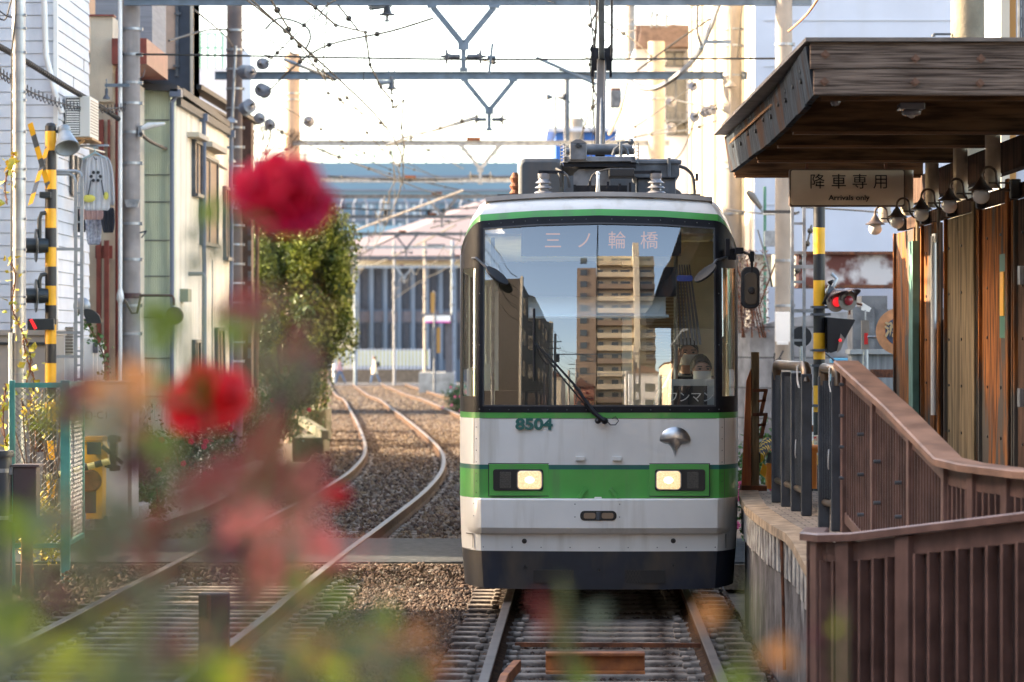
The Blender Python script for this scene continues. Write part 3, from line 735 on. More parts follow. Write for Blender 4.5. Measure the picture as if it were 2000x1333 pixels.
for k in range(26): mb.box(TX(1262,1.5),TX(1340,1.5),1.50,1.55,TZ(705,1.5)+k*.028,TZ(705,1.5)+k*.028+.016)
build('louvre_slats', mb, mat('tan_louvre', (0.52,0.40,0.25),.5), part)
mb = MB(); mb.box(-1.0,-.25,1.55,1.60,.84,1.62); mb.box(-1.0,.28,8,8.05,.84,2.85); build('partition_low', mb, M_dark, tram)
mb = MB(); mb.box(TX(1018,.25),TX(1330,.25),.24,.42,TZ(500,.25),TZ(428,.25)); bx = build('destination_box', mb, M_dark, tram)
M_led = mat('amber_led', (0.1,0.03,0.0), 0.5, emit=(1.0,0.38,0.08), estr=.055)
for ch, px, mm in (('三',1080,1),('ノ',1142,1),('輪',1205,1),('橋',1268,1)):
    text(ch, .145, (TX(px,.22), .234, TZ(472,.22)), M_led, bx, 'led_character', ext=.001)
mb = MB(); mb.box(TX(1010,.3),TX(1320,.3),.30,.36,TZ(580,.3),TZ(522,.3)); build('sun_visor', mb, M_dark, tram)
M_blind = mat('pale_roller_blind', (0.72,0.85,0.92), 0.7)
mb = MB(); mb.box(TX(1032,.4),TX(1300,.4),.40,.41,TZ(622,.4),TZ(578,.4)); mb.cyl((TX(1032,.4),.40,TZ(618,.4)),(TX(1306,.4),.40,TZ(618,.4)),.012,n=8); build('roller_blind', mb, M_blind, tram)
M_bl = mat('blue_rear_view_glass', (0.03,0.10,0.5), 0.2)
mb = MB(); rrect(mb, TX(1321,.3), TX(1353,.3), TZ(550,.3), TZ(538,.3), .30, .02, .02); build('inner_mirror', mb, M_bl, tram)
M_sgn = mat('pale_grey_sign_frame', (0.50,0.54,0.55), 0.5)
mb = MB(); mb.box(TX(1305,.12),TX(1397,.12),.13,.16,TZ(797,.12),TZ(741,.12)); sg = build('sign_board', mb, M_sgn, tram)
mb = MB(); mb.box(TX(1315,.12),TX(1381,.12),.122,.128,TZ(796,.12),TZ(754,.12)); build('sign_panel', mb, M_dark, sg)
M_let = mat('pale_lettering', (0.9,0.9,0.9), 0.6)
text('ワンマン', .092, (TX(1348,.12), .118, TZ(777,.12)), M_let, sg, 'sign_lettering', ext=.001)
mb = MB()
for x in (-.85,.95,.62): mb.cyl((x,.9,.84),(x,.9,2.86),.016,n=8)
build('handrail_pole', mb, M_steel, tram)
mb = MB(); mb.box(.5,.95,1.15,1.25,1.0,1.75); mb.box(.5,.95,.85,1.2,1.15,1.25); mb.box(.65,.8,.95,1.1,.84,1.15); build('driver_seat', mb, M_dark, tram, bevel=.03)
mb = MB()
for k in range(7): mb.hexa([(.62+.03*k,.75,2.0),(.64+.03*k,.73,2.0),(.64+.03*k,.75,2.02),(.62+.03*k,.77,2.02),(.60+.02*k,.75,2.62),(.61+.02*k,.73,2.62),(.61+.02*k,.75,2.64),(.60+.02*k,.77,2.64)])
build('drawn_curtain', mb, mat('grey_curtain',(0.3,0.3,0.31),.9), tram)
# undercarriage
mb = MB(); mb.box(-.7,.7,1.6,10.5,.30,.62); mb.box(-.98,-.75,3.6,8.5,.28,.75); mb.box(.75,.98,3.6,8.5,.28,.75); build('underframe', mb, M_navy, tram)
for yy in (1.9,3.3,8.7,10.1):
    for s in (-1,1):
        mb = MB(); mb.lathe([(0,-.06),(.27,-.06),(.28,-.045),(.31,-.045),(.31,-.02),(.28,-.01),(.275,.06),(0,.06)], (s*.715,yy,.305), (s,0,0), 24); build('wheel', mb, M_dsteel, tram, smooth=40)
    mb = MB(); mb.cyl((-.7,yy,.3),(.7,yy,.3),.06); build('axle', mb, M_rust, tram)
for yy in (2.6,9.4):
    for s in (-1,1):
        mb = MB(); mb.box(s*.80-.05,s*.80+.05,yy-1.0,yy+1.0,.28,.42); build('bogie_frame', mb, M_dsteel, tram)
# ---------- people in the cab (things of their own)
O_T = Vector((0.675,23.8,0))
def cabpt(px, py, d): return Vector((X(px,d), d, Z(py,d)))
drv = thing('person', cabpt(1372,900,24.6), 'driver in dark uniform with short hair and white mask seated behind the windscreen', 'person')
hc = cabpt(1369,722,24.55); hs = .225
V = [hc+Vector((-.02,.12,-.72)), hc+Vector((-.01,.10,-.5)), hc+Vector((0,.06,-.27))]; Rr = [(.16,.11),(.17,.12),(.13,.09)]; E = [(0,1),(1,2)]
head_graph(V, E, Rr, 2, None, hs, hc)
for s in (-1,1):
    k = len(V); V += [hc+Vector((s*.17,.08,-.31)), hc+Vector((s*.24,.0,-.55)), hc+Vector((s*.14,-.22,-.62)), hc+Vector((s*.10,-.30,-.60))]
    Rr += [.065,.05,.035,.026]; E += [(2,k),(k,k+1),(k+1,k+2),(k+2,k+3)]
    fingers(V, E, Rr, k+3, V[k+3], (0,-1,-.1), (1,0,0))
    k2 = len(V); V += [hc+Vector((s*.11,-.05,-.80)), hc+Vector((s*.13,-.34,-.84)), hc+Vector((s*.13,-.36,-1.05))]; Rr += [.085,.06,.045]; E += [(0,k2),(k2,k2+1),(k2+1,k2+2)]
V = [v-ORG[drv.name] for v in V]
b = skinned('body', V, E, Rr, [M_skin, M_cloth], drv); zz = (hc-ORG[drv.name]).z; yy0 = (hc-ORG[drv.name]).y
paint(b, lambda c: 1 if (c.z < zz-.155 and c.y > yy0-.29) else 0)
head_parts(drv, hc, hs, .25, M_hair, True)
trn = thing('person', cabpt(1342,900,25.15), 'standing crew member in dark jacket raising a hand to a masked face behind the driver', 'person')
hc = cabpt(1343,690,25.1); hs = .23
V = [hc+Vector((0,.05,-.80)), hc+Vector((0,.05,-.5)), hc+Vector((0,.04,-.28))]; Rr = [(.15,.11),(.17,.12),(.13,.09)]; E = [(0,1),(1,2)]
head_graph(V, E, Rr, 2, None, hs, hc)
for s, pts in ((-1,[(-.19,.04,-.32),(-.25,-.14,-.45),(-.13,-.24,-.17),(-.11,-.25,-.10)]),(1,[(.19,.04,-.32),(.24,.02,-.6),(.20,-.12,-.78),(.19,-.16,-.82)])):
    k = len(V); V += [hc+Vector(p) for p in pts]; Rr += [.065,.05,.034,.026]; E += [(2,k),(k,k+1),(k+1,k+2),(k+2,k+3)]
    fingers(V, E, Rr, k+3, V[k+3], V[k+3]-V[k+2], (1,0,.1))
for s in (-1,1):
    k2 = len(V); V += [hc+Vector((s*.09,.05,-.92)), hc+Vector((s*.10,.05,-1.15))]; Rr += [.09,.07]; E += [(0,k2),(k2,k2+1)]
V = [v-ORG[trn.name] for v in V]
b2 = skinned('body', V, E, Rr, [M_skin, M_cloth], trn); q2 = hc-ORG[trn.name]
paint(b2, lambda c: 1 if (c.z < q2.z-.16 and not (c.x < q2.x-.06 and c.z > q2.z-.28 and c.y < q2.y-.19)) else 0)
head_parts(trn, hc, hs, .1, M_hair, True)
# ---------- roof gear
M_ac = mat('blue_grey_roof_unit', (0.06,0.072,0.088), 0.5, 0.1, var=0.2, scale=4, streak=(9,9,1), scol=(0.07,0.07,0.075))
M_lgt = mat('light_grey_casting', (0.19,0.19,0.20), 0.55, 0.2, var=0.3, scale=12)
def RX(p,y): return TX(p,y)
def RZ(p,y): return TZ(p,y)
mb = MB(); y=2.6; rrect(mb, RX(1012,y), RX(1100,y), 3.17, RZ(309,y), y, .07, 1.1); g = build('rounded_roof_unit', mb, M_ac, tram, bevel=.035, smooth=40)
mb = MB(); y=4.2; n=14; pts=[]
for k in range(n+1):
    a = math.pi*k/n; pts.append(((RX(1000,y)+RX(1345,y))/2+math.cos(a)*(RX(1345,y)-RX(1000,y))/2, y, 3.14+.42*math.sin(a)**.6))
mb.prism(pts, (0,3.0,0)); build('cooler_shroud', mb, M_ac, tram, smooth=40)
mb = MB(); y=2.9; rrect(mb, RX(1238,y), RX(1327,y), RZ(348,y), RZ(311,y), y, .03, 1.0); rrect(mb, RX(1236,y), RX(1331,y), RZ(321,y), RZ(313,y), y-.02, .012, 1.03); mb.box(RX(1303,y),RX(1310,y),y-.035,y,RZ(348,y),RZ(309,y)); mb.box(RX(1245,y),RX(1320,y),y+.05,y+.9,3.17,RZ(348,y)); build('resistor_box', mb, M_dsteel, tram, bevel=.008)
mb = MB(); y=2.2; mb.box(RX(1101,y),RX(1241,y),y,y+.12,RZ(316,y),RZ(306,y)); mb.box(RX(1101,y),RX(1110,y),y,y+1.5,RZ(318,y),RZ(306,y)); mb.box(RX(1232,y),RX(1241,y),y,y+1.5,RZ(318,y),RZ(306,y)); fb = build('pantograph_base', mb, M_lgt, tram, bevel=.006)
mb = MB(); mb.box(RX(1100,y),RX(1242,y),y+.03,y+1.4,RZ(326,y),RZ(317,y)); build('base_beam', mb, M_black, fb)
mb = MB(); mb.box(RX(1113,y),RX(1146,y),y-.05,y+.12,RZ(313,y),RZ(281,y)); sp = build('spring_box', mb, M_lgt, fb, bevel=.008)
mb = MB(); a,b_ = RX(1113,y),RX(1146,y); z0=RZ(281,y)+.002; mb.hexa([(a,y-.05,z0),(b_,y-.05,z0),(b_,y+.12,z0),(a,y+.12,z0),(a+.05,y,z0+.035),(b_-.05,y,z0+.035),(b_-.05,y+.08,z0+.035),(a+.05,y+.08,z0+.035)]); build('cover', mb, M_blk, sp)
mb = MB(); mb.cyl((RX(1129,y),y-.055,RZ(286,y)),(RX(1129,y),y-.10,RZ(286,y)),.018); mb.box(RX(1124,y),RX(1136,y),y-.08,y-.05,RZ(288,y),RZ(284,y)); build('latch', mb, M_rubber, sp)
y=2.6; mb = MB(); mb.cyl((RX(1146,y),y,RZ(292,y)),(RX(1236,y),y,RZ(292,y)),.045,n=16); mb.cyl((RX(1105,y),y+.3,RZ(292,y)),(RX(1240,y),y+.3,RZ(292,y)),.03,n=12); build('spring_drum', mb, M_dsteel, fb, smooth=40)
y=2.3; mb = MB(); mb.tube([(RX(1196,y),y,RZ(304,y)),(RX(1200,y),y,RZ(292,y)),(RX(1207,y),y,RZ(286,y)),(RX(1216,y),y,RZ(286,y)),(RX(1224,y),y,RZ(292,y)),(RX(1227,y),y,RZ(304,y))],.014,6); mb.tube([(RX(1212,y),y-.05,RZ(345,y)),(RX(1212,y),y-.05,RZ(278,y))],.013,8); mb.box(RX(1202,y),RX(1216,y),y-.08,y-.03,RZ(316,y),RZ(308,y)); mb.beam((RX(1206,y),y,RZ(280,y)),(RX(1236,y),y,RZ(276,y)),.03,.02); mb.sphere((RX(1232,y),y,RZ(277,y)),.03,8); build('linkage', mb, M_dsteel, fb, smooth=40)
for px in (1099,1243):
    mb = MB(); y=2.5
    for k in range(6): mb.tube([(RX(px-4,y),y,RZ(318-k*7,y)),(RX(px,y),y-.05,RZ(318-k*7,y)),(RX(px+4,y),y,RZ(318-k*7,y))],.004,5)
    for q in (-4,4): mb.tube([(RX(px+q,y),y,RZ(322,y)),(RX(px+q,y),y,RZ(280,y))],.004,5)
    build('guard_hoop', mb, M_dsteel, fb)
for px in (1062,1281):
    y=1.9; mb = MB(); c=(RX(px,y),y,3.17); pr=[(.04,0),(.04,.05)]
    for k in range(4): h=.05+k*.042; pr += [(.045,h),(.088-k*.006,h+.006),(.082-k*.006,h+.014),(.045,h+.026),(.043,h+.04)]
    pr += [(.05,.222),(.05,.262),(0,.265)]; mb.lathe(pr, c, (0,0,1), 24); ins = build('insulator', mb, M_porc, tram, smooth=50)
    mb = MB(); mb.box(RX(px-18,y),RX(px+16,y),y-.12,y+.12,3.17,3.205); build('pedestal', mb, M_dsteel, ins)
    mb = MB(); mb.box(RX(px-10,y),RX(px+ (38 if px < 1200 else -2),y),y-.04,y+.04,3.43,3.455); mb.box(RX(px-(2 if px<1200 else 44),y),RX(px+10,y),y-.04,y+.04,3.43,3.452); build('cap', mb, M_black, ins)
mb = MB(); y=2.0; mb.box(RX(1189,y),RX(1240,y),y,y+.3,RZ(346,y),RZ(329,y)); build('switch_box', mb, M_blk, tram, bevel=.01)
mb = MB(); y=2.3; pts=[(RX(1120,y),y,3.17),(RX(1192,y),y,3.17),(RX(1192,y),y,RZ(338,y)),(RX(1183,y),y,RZ(331,y)),(RX(1130,y),y,RZ(331,y)),(RX(1120,y),y,RZ(340,y))]; mb.prism(pts,(0,.25,0)); build('roof_cover_plate', mb, M_lgt, tram)
mb = MB(); y=1.7; mb.tube([(RX(1168,y),y,3.19),(RX(1168,y),y,RZ(352,y)),(RX(1168,y),y,RZ(342,y))],[.025,.012,.014],8); mb.sphere((RX(1168,y),y,RZ(339,y)),.019,8); build('horn', mb, M_white, tram, smooth=True)
mb = MB(); y=1.8
for px in (1120,1150,1185,1208,1228): mb.box(RX(px,y),RX(px+5,y),y,y+.04,3.18,RZ(357+random.randint(-4,4),y))
mb.box(RX(1125,y),RX(1225,y),y+.05,y+.15,3.18,RZ(362,y)); build('roof_fitting', mb, M_black, tram)
mb = MB(); y=1.95; 
mb.tube(smooth_path([(RX(1080,y),y,RZ(335,y)),(RX(1092,y),y-.1,RZ(342,y)),(RX(1096,y),y-.1,RZ(366,y))],12),.010,6); mb.tube(smooth_path([(RX(1086,y),y,RZ(330,y)),(RX(1108,y),y-.1,RZ(345,y)),(RX(1112,y),y-.1,RZ(368,y))],12),.012,6)
mb.tube(smooth_path([(RX(1326,y),y,RZ(325,y)),(RX(1342,y),y,RZ(332,y)),(RX(1354,y),y,RZ(350,y)),(RX(1357,y),y,3.19)],14),[.03]*4+[.016]*20 if False else .014,8); mb.tube(smooth_path([(RX(1150,y),y,RZ(362,y)),(RX(1160,y),y,RZ(340,y)),(RX(1190,y),y,RZ(330,y))],12),.008,6)
mb.box(RX(1358,y),RX(1364,y),y,y+.04,RZ(354,y),RZ(339,y)); build('roof_cable', mb, M_cable, tram, smooth=50)
mb = MB(); y=3.0; mb.lathe([(.03,0),(.05,.02),(.03,.05),(.05,.08),(.03,.11),(.045,.15),(.02,.2)], (RX(1006,y),y,3.3), (0,0,1), 12); build('arrester', mb, M_rust, tram)
# pantograph
y0,y1 = 2.9,5.0
zt = RZ(118,y1); A = Vector((RX(1172,y0),y0,RZ(302,y0))); B = Vector((RX(1175,y1),y1,zt)); C = Vector((RX(1174,3.1),3.1,5.30))
mb = MB(); mb.beam(A,B,.085,.07,(0,1,0)); mb.beam(A+Vector((.03,0,0)),B+Vector((.03,0,0)),.012,.085,(0,1,0)); pa = build('pantograph', mb, M_blk, tram, bevel=.01)
mb = MB(); mb.cyl(A+Vector((.005,-.07,.05)),B+Vector((.0,-.07,-.05)),.012); build('control_rod', mb, M_dsteel, pa)
mb = MB(); mb.cyl(B-Vector((.09,0,0)),B+Vector((.09,0,0)),.05); mb.box(B.x-.075,B.x+.075,B.y-.06,B.y+.02,B.z-.10,B.z+.11)
for s in (-1,1): mb.cyl(B+Vector((s*.08,-.03,.1)),B+Vector((s*.08,.03,.1)),.03); mb.box(B.x+s*.085-.012,B.x+s*.085+.012,B.y-.05,B.y+.05,B.z-.16,B.z+.14)
build('knee_joint', mb, M_black, pa)
mb = MB(); mb.beam(B,C,.055,.05,(0,1,0)); build('upper_arm', mb, M_blgrey, pa, bevel=.006)
mb = MB(); mb.cyl(B+Vector((.095,0,0)),C+Vector((.095,0,0)),.012); mb.cyl(B+Vector((-.07,0,.1)),C+Vector((-.13,0,0)),.006); build('stay_rod', mb, M_dsteel, pa)
mb = MB(); mb.tube([C+Vector((-.75,0,-.15)),C+Vector((-.6,0,0)),C+Vector((.6,0,0)),C+Vector((.75,0,-.15))],.02,8); mb.tube([C+Vector((-.75,.25,-.15)),C+Vector((-.6,.25,0)),C+Vector((.6,.25,0)),C+Vector((.75,.25,-.15))],.02,8); mb.box(C.x-.3,C.x+.3,C.y-.02,C.y+.27,C.z-.05,C.z-.02); build('collector_head', mb, M_dsteel, pa)
# ---------------- right side: platform, shelter, railings ----------------
def brickmat(name, c1, c2, mortar, scale, bw=0.5, rh=0.25, rough=0.85, ms=0.02, bump=0.5, rot=None, var=True):
    m = bpy.data.materials.new(name); m.use_nodes = True; t = m.node_tree; N = t.nodes; L = t.links; b = N['Principled BSDF']
    tc = N.new('ShaderNodeTexCoord'); mp = N.new('ShaderNodeMapping'); L.new(tc.outputs['Object'], mp.inputs['Vector'])
    if rot: mp.inputs['Rotation'].default_value = tuple(math.radians(a) for a in rot)
    br = N.new('ShaderNodeTexBrick'); br.inputs['Scale'].default_value = scale; br.inputs['Color1'].default_value = (*c1,1); br.inputs['Color2'].default_value = (*c2,1); br.inputs['Mortar'].default_value = (*mortar,1)
    br.inputs['Mortar Size'].default_value = ms; br.inputs['Brick Width'].default_value = bw; br.inputs['Row Height'].default_value = rh
    L.new(mp.outputs[0], br.inputs['Vector'])
    nz = N.new('ShaderNodeTexNoise'); nz.inputs['Scale'].default_value = 5; nz.inputs['Detail'].default_value = 8; L.new(tc.outputs['Object'], nz.inputs['Vector'])
    mx = N.new('ShaderNodeMix'); mx.data_type = 'RGBA'; mx.blend_type = 'MULTIPLY'; mx.inputs['Factor'].default_value = 0.8
    rr = N.new('ShaderNodeMapRange'); rr.inputs['From Min'].default_value = .3; rr.inputs['From Max'].default_value = .7; rr.inputs['To Min'].default_value = .45; rr.inputs['To Max'].default_value = 1.15
    L.new(nz.outputs['Fac'], rr.inputs['Value']); L.new(br.outputs['Color'], mx.inputs[6]); L.new(rr.outputs[0], mx.inputs[7]); L.new(mx.outputs[2], b.inputs['Base Color'])
    bp = N.new('ShaderNodeBump'); bp.inputs['Strength'].default_value = bump; bp.inputs['Distance'].default_value = .01; bp.invert = True
    L.new(br.outputs['Fac'], bp.inputs['Height']); L.new(bp.outputs[0], b.inputs['Normal']); b.inputs['Roughness'].default_value = rough
    return m
M_pave = brickmat('worn_paving_bricks', (0.34,0.28,0.22), (0.26,0.21,0.17), (0.10,0.08,0.06), 4.0, .5, .5)
M_curb = mat('tan_edge_stone', (0.40,0.29,0.19), 0.85, var=0.4, scale=8, bump=0.3)
M_rub = mat('stained_platform_wall', (0.15,0.14,0.14), 0.92, col2=(0.05,0.043,0.043), scale=3.2, bump=1.0, bscale=9, streak=(4,4,1.0), scol=(0.32,0.32,0.32), sfac=(0.60,0.74), detail=12)
edge = [(14,1.85),(17,1.80),(19.5,1.765),(20.5,1.74),(21.8,1.74),(22.8,1.75),(24.3,1.82),(25.2,1.88)]
ex = lambda y: float(np.interp(y, [e[0] for e in edge], [e[1] for e in edge]))
def ztop(y): return 0.80 if y > 19.4 else 0.80-(19.4-y)*0.13
PLs = [16.4+.4*i for i in range(23)]
mb = MB(); vs=[]; fs=[]
for y in PLs:
    for x, z in ((ex(y)+.03,-.3),(ex(y)+.03,ztop(y)-.05),(ex(y)+.02,ztop(y)-.05),(ex(y)+.02,ztop(y)),(6.0,ztop(y)),(6.0,-.3)): vs.append((x,y,z))
for i in range(len(PLs)-1):
    for j in range(5): fs.append((i*6+j, i*6+j+1, (i+1)*6+j+1, (i+1)*6+j)[::-1])
fs.append(tuple(range(6))); fs.append(tuple((len(PLs)-1)*6+j for j in range(5,-1,-1)))
mb.add(vs, fs)
for k in range(len(mb.f)): mb.m[k] = 1 if (k < len(fs)-2 and k % 5 in (3,)) else 0
pf = build('platform', mb, [M_rub, M_pave], kind='structure')
def along_edge(x_of, a, b, z0, z1, w, m, name, step=.4):
    mb = MB(); ys = [a+(b-a)*i/max(1,int((b-a)/step)) for i in range(int((b-a)/step)+1)]
    vs=[]; fs=[]
    for y in ys:
        zt = ztop(y); x = x_of(y)
        vs += [(x,y,zt+z0),(x+w,y,zt+z0),(x+w,y,zt+z1),(x,y,zt+z1)]
    for i in range(len(ys)-1):
        for j in range(4): fs.append((i*4+j, (i+1)*4+j, (i+1)*4+(j+1)%4, i*4+(j+1)%4))
    fs.append((0,1,2,3)); k=(len(ys)-1)*4; fs.append((k+3,k+2,k+1,k)); mb.add(vs,fs)
    return build(name, mb, m, pf)
along_edge(lambda y: ex(y)-.02, 16.4, 25.2, -.055, .006, .16, M_curb, 'edge_stone')
mb = MB(); rs = random.Random(4)
y = 16.5
while y < 25.1:
    zt = ztop(y); h = rs.uniform(-.01,.01)
    mb.box(ex(y)+.008, ex(y)+.05, y, y+.15, zt-.30+h, zt-.065)
    y += .235
build('brick_course', mb, mat('dirty_white_bricks',(0.52,0.50,0.46),.85,col2=(0.17,0.15,0.14),scale=7,bump=.3), pf, bevel=.005)
mb = MB(); mb.tube([(ex(19.9)-.01,19.9,.75),(ex(19.9)+.0,19.9,.4),(ex(19.9)+.01,19.9,-.1)], .012, 6); build('rust_stain_pipe', mb, M_rust, pf)
# dark blue-black platform fences
M_fence = mat('slate_fence_paint', (0.055,0.062,0.075), 0.45, 0.2, var=0.3, scale=6, bump=.1)
M_rod = mat('worn_bronze_rail', (0.20,0.15,0.11), 0.3, 0.7, var=0.4, scale=4)
def fence_panel(a, b, posts, label):
    a = Vector(a); b = Vector(b); zb, zt = .80, 1.80
    t = thing('platform_fence', a.lerp(b,.5), label, 'fence', None)
    for k in range(posts):
        p = a.lerp(b, k/(posts-1)); mb = MB(); dy = (b-a).normalized()
        mb.beam((p.x,p.y,zb),(p.x,p.y,zt), .075, .05, (0,1,0)); build('post', mb, M_fence, t, bevel=.008)
    mb = MB(); n = int((b-a).length/.055)
    for k in range(n):
        p = a.lerp(b, (k+.5)/n); mb.beam((p.x+.0,p.y,zb+.20),(p.x,p.y,zt-.03), .028, .02, (0,1,0))
    mb.beam((a.x+.03,a.y,(zb+zt)/2+.08),(b.x+.03,b.y,(zb+zt)/2+.08), .006, zt-zb-.3)
    build('slats', mb, M_fence, t)
    mb = MB(); up = Vector((0,0,1)); q0 = Vector((a.x,a.y,zt)); q1 = Vector((b.x,b.y,zt))
    mb.tube([q0-up*.06, q0+up*.02+(q1-q0)*.01, q0+up*.05+(q1-q0)*.04, q1+up*.05-(q1-q0)*.04, q1+up*.02-(q1-q0)*.01, q1-up*.06], .036, 10); build('top_rail', mb, M_rod, t, smooth=50)
    mb = MB(); mb.cyl((a.x,a.y,zb+.17),(b.x,b.y,zb+.17), .022); build('bottom_rail', mb, M_rod, t)
    mb = MB()
    for s in (0,.03): mb.tube([q1-(q1-q0)*(.10+s)+Vector((.0,0,.09)), q1-(q1-q0)*(.10+s)+Vector((-.042,-.02,.05)), q1-(q1-q0)*(.08+s)+Vector((-.045,-.03,-.05)), q1-(q1-q0)*(.06+s)+Vector((-.04,-.05,-.10))], .003, 5)
    c = a.lerp(b,.85); 
    mb.tube([(c.x-.045,c.y-.05,1.33),(c.x-.05,c.y-.06,1.28),(c.x-.05,c.y-.05,1.22),(c.x-.045,c.y-.03,1.20)], .004, 5); build('white_tie', mb, M_mask, t)
fence_panel((2.015,23.4,.8),(2.07,21.6,.8),4,'four post slate grey fence panel with rounded bronze top rail beside the tram')
fence_panel((2.05,20.2,.8),(2.10,19.85,.8),2,'narrow slate fence panel with rounded rail at the head of the brown ramp railing')
# brown ramp railing
M_brdk = mat('dark_brown_backing', (0.06,0.035,0.03), .55, var=.15)
def railing(path, label, capw, hgt, nposts, spacing=.085, base=None, post_w=.07, capmat=None, bw=.034):
    path = [Vector(p) for p in path]
    t = thing('ramp_railing', (path[0].x, path[0].y, path[0].z-hgt), label, 'railing')
    def at(s):
        for a, b in zip(path, path[1:]):
            l = (b-a).length
            if s <= l: return a.lerp(b, s/l), (b-a).normalized()
            s -= l
        return path[-1], (path[-1]-path[-2]).normalized()
    Lt = sum((b-a).length for a, b in zip(path, path[1:]))
    vs=[]; fs=[]; mb = MB()
    for i, p in enumerate(path):
        d1 = (path[min(i+1,len(path)-1)]-path[max(i-1,0)]).normalized(); r = Vector((d1.y,-d1.x,0)).normalized()
        for (a, h) in ((-capw/2,-.04),(capw/2,-.04),(capw/2,-.004),(capw/2-.01,.004),(-capw/2+.01,.004),(-capw/2,-.004)): vs.append(p+r*a+Vector((0,0,h)))
    for i in range(len(path)-1):
        for j in range(6): fs.append((i*6+j,(i+1)*6+j,(i+1)*6+(j+1)%6,i*6+(j+1)%6))
    fs.append(tuple(range(6))); k=(len(path)-1)*6; fs.append(tuple(range(k+5,k-1,-1))); mb.add(vs,fs); build('handrail', mb, capmat or M_brown, t)
    mb = MB()
    for a, b in zip(path, path[1:]):
        mb.beam(a-Vector((0,0,.095)), b-Vector((0,0,.095)), .025, .10); 
    build('top_board', mb, M_brown, t, bevel=.003)
    mb = MB()
    for a, b in zip(path, path[1:]): mb.beam(a-Vector((0,0,hgt-.07)), b-Vector((0,0,hgt-.07)), .04, .07)
    build('bottom_rail', mb, M_brown, t, bevel=.003)
    for s in nposts:
        p, d1 = at(s); mb = MB(); mb.beam((p.x,p.y,p.z-hgt-.05),(p.x,p.y,p.z-.041), post_w, post_w, (d1.x,d1.y,0)); build('post', mb, M_brown, t, bevel=.004)
    mb = MB(); s = .1
    while s < Lt-.02:
        p, d1 = at(s)
        mb.beam((p.x,p.y,p.z-hgt+.03),(p.x,p.y,p.z-.14), bw, .018, (d1.x,d1.y,0)); s += spacing
    build('balusters', mb, M_brown, t)
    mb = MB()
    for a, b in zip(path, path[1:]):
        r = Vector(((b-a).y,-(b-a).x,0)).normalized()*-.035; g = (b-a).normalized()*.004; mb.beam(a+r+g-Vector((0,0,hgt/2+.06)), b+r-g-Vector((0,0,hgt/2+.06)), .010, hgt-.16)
    build('backing_sheet', mb, M_brdk, t)  # dark brown sheet closing the gaps behind the balusters
    return t
M_cap = mat('worn_brown_rail_cap', (0.27,0.15,0.10), 0.55, 0.05, var=0.3, scale=5, bump=.08)
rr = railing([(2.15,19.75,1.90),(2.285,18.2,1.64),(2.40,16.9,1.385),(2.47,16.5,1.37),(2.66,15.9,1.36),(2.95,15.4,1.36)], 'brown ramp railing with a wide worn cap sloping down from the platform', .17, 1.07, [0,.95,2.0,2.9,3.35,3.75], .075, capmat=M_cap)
mb = MB()
for k in range(4): mb.cyl((2.10,19.72,1.75-.2*k),(2.13,19.72,1.75-.2*k),.012)
for (y,z) in ((19.1,1.45),(19.1,1.2),(19.1,.95),(18.6,1.3),(18.6,1.05),(18.0,1.2),(18.0,1.0)): x=2.15+(19.75-y)*.087; mb.cyl((x-.06,y,z),(x-.02,y,z),.012)
build('bolts', mb, M_dsteel, rr)
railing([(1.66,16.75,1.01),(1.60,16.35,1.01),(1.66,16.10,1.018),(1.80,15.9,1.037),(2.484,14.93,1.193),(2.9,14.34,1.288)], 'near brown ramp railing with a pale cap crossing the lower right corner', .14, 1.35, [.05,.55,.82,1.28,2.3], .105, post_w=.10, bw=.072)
mb = MB()
M_panel = M_brown
# shelter
def woodmat(name, c1, c2, stretch, scale=1.0, rough=.9, bump=.5, extra=None):
    return mat(name, c1, rough, spec=.12, col2=c2, scale=scale*6, stretch=stretch, bump=bump, bscale=scale*14, detail=12, fac=(.38,.62), streak=extra[0] if extra else None, scol=extra[1] if extra else None, sfac=(.50,.58))
W_grey = woodmat('weathered_grey_timber', (0.25,0.185,0.145), (0.055,0.038,0.029), (.45,3,13))
W_blue = woodmat('blue_grey_worn_timber', (0.040,0.054,0.072), (0.009,0.009,0.012), (3,3,.5), extra=((2,2,1.2),(0.040,0.020,0.012)))
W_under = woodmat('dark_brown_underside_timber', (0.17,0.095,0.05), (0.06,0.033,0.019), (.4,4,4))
W_or = woodmat('orange_peeling_timber', (0.34,0.125,0.035), (0.08,0.036,0.018), (3,3,.35), extra=((3,3,1.1),(0.085,0.075,0.065)))
W_ol = woodmat('olive_grey_timber', (0.25,0.19,0.115), (0.10,0.075,0.045), (4,4,.3))
W_dk = woodmat('dark_aged_timber', (0.11,0.065,0.045), (0.04,0.026,0.02), (4,4,.3))
YN, YF = 17.5, 25.4; XN, XF = 1.72, 1.80; ZB, ZT = 3.43, 3.735
t = thing('platform_shelter', (3.3, 21.5, .8), 'weathered timber platform shelter with bolted fascia boards over the right platform', 'shelter')
mb = MB(); mb.box(XN-.02,5.2,YN,YN+.05,ZB+.152,ZT-.002); mb.box(XN+.0,5.2,YN+.004,YN+.05,ZB,ZB+.149); fas = build('front_fascia', mb, W_grey, t, bevel=.005)
mb = MB()
for px,py in ((1612,107),(1788,115),(1916,115),(1610,160),(1787,161),(1914,163)):
    c = P(px,py,YN); s=.028; mb.prism([(c.x-s,YN-.004,c.z),(c.x,YN-.004,c.z-s),(c.x+s,YN-.004,c.z),(c.x,YN-.004,c.z+s)], (0,.006,0)); mb.cyl((c.x,YN-.02,c.z),(c.x,YN,c.z),.013,n=6)
build('bolt_plate', mb, mat('rusty_bolt_plate',(0.17,0.085,0.05),.7,var=.3), fas)
mb = MB(); n = 22; rs = random.Random(2)
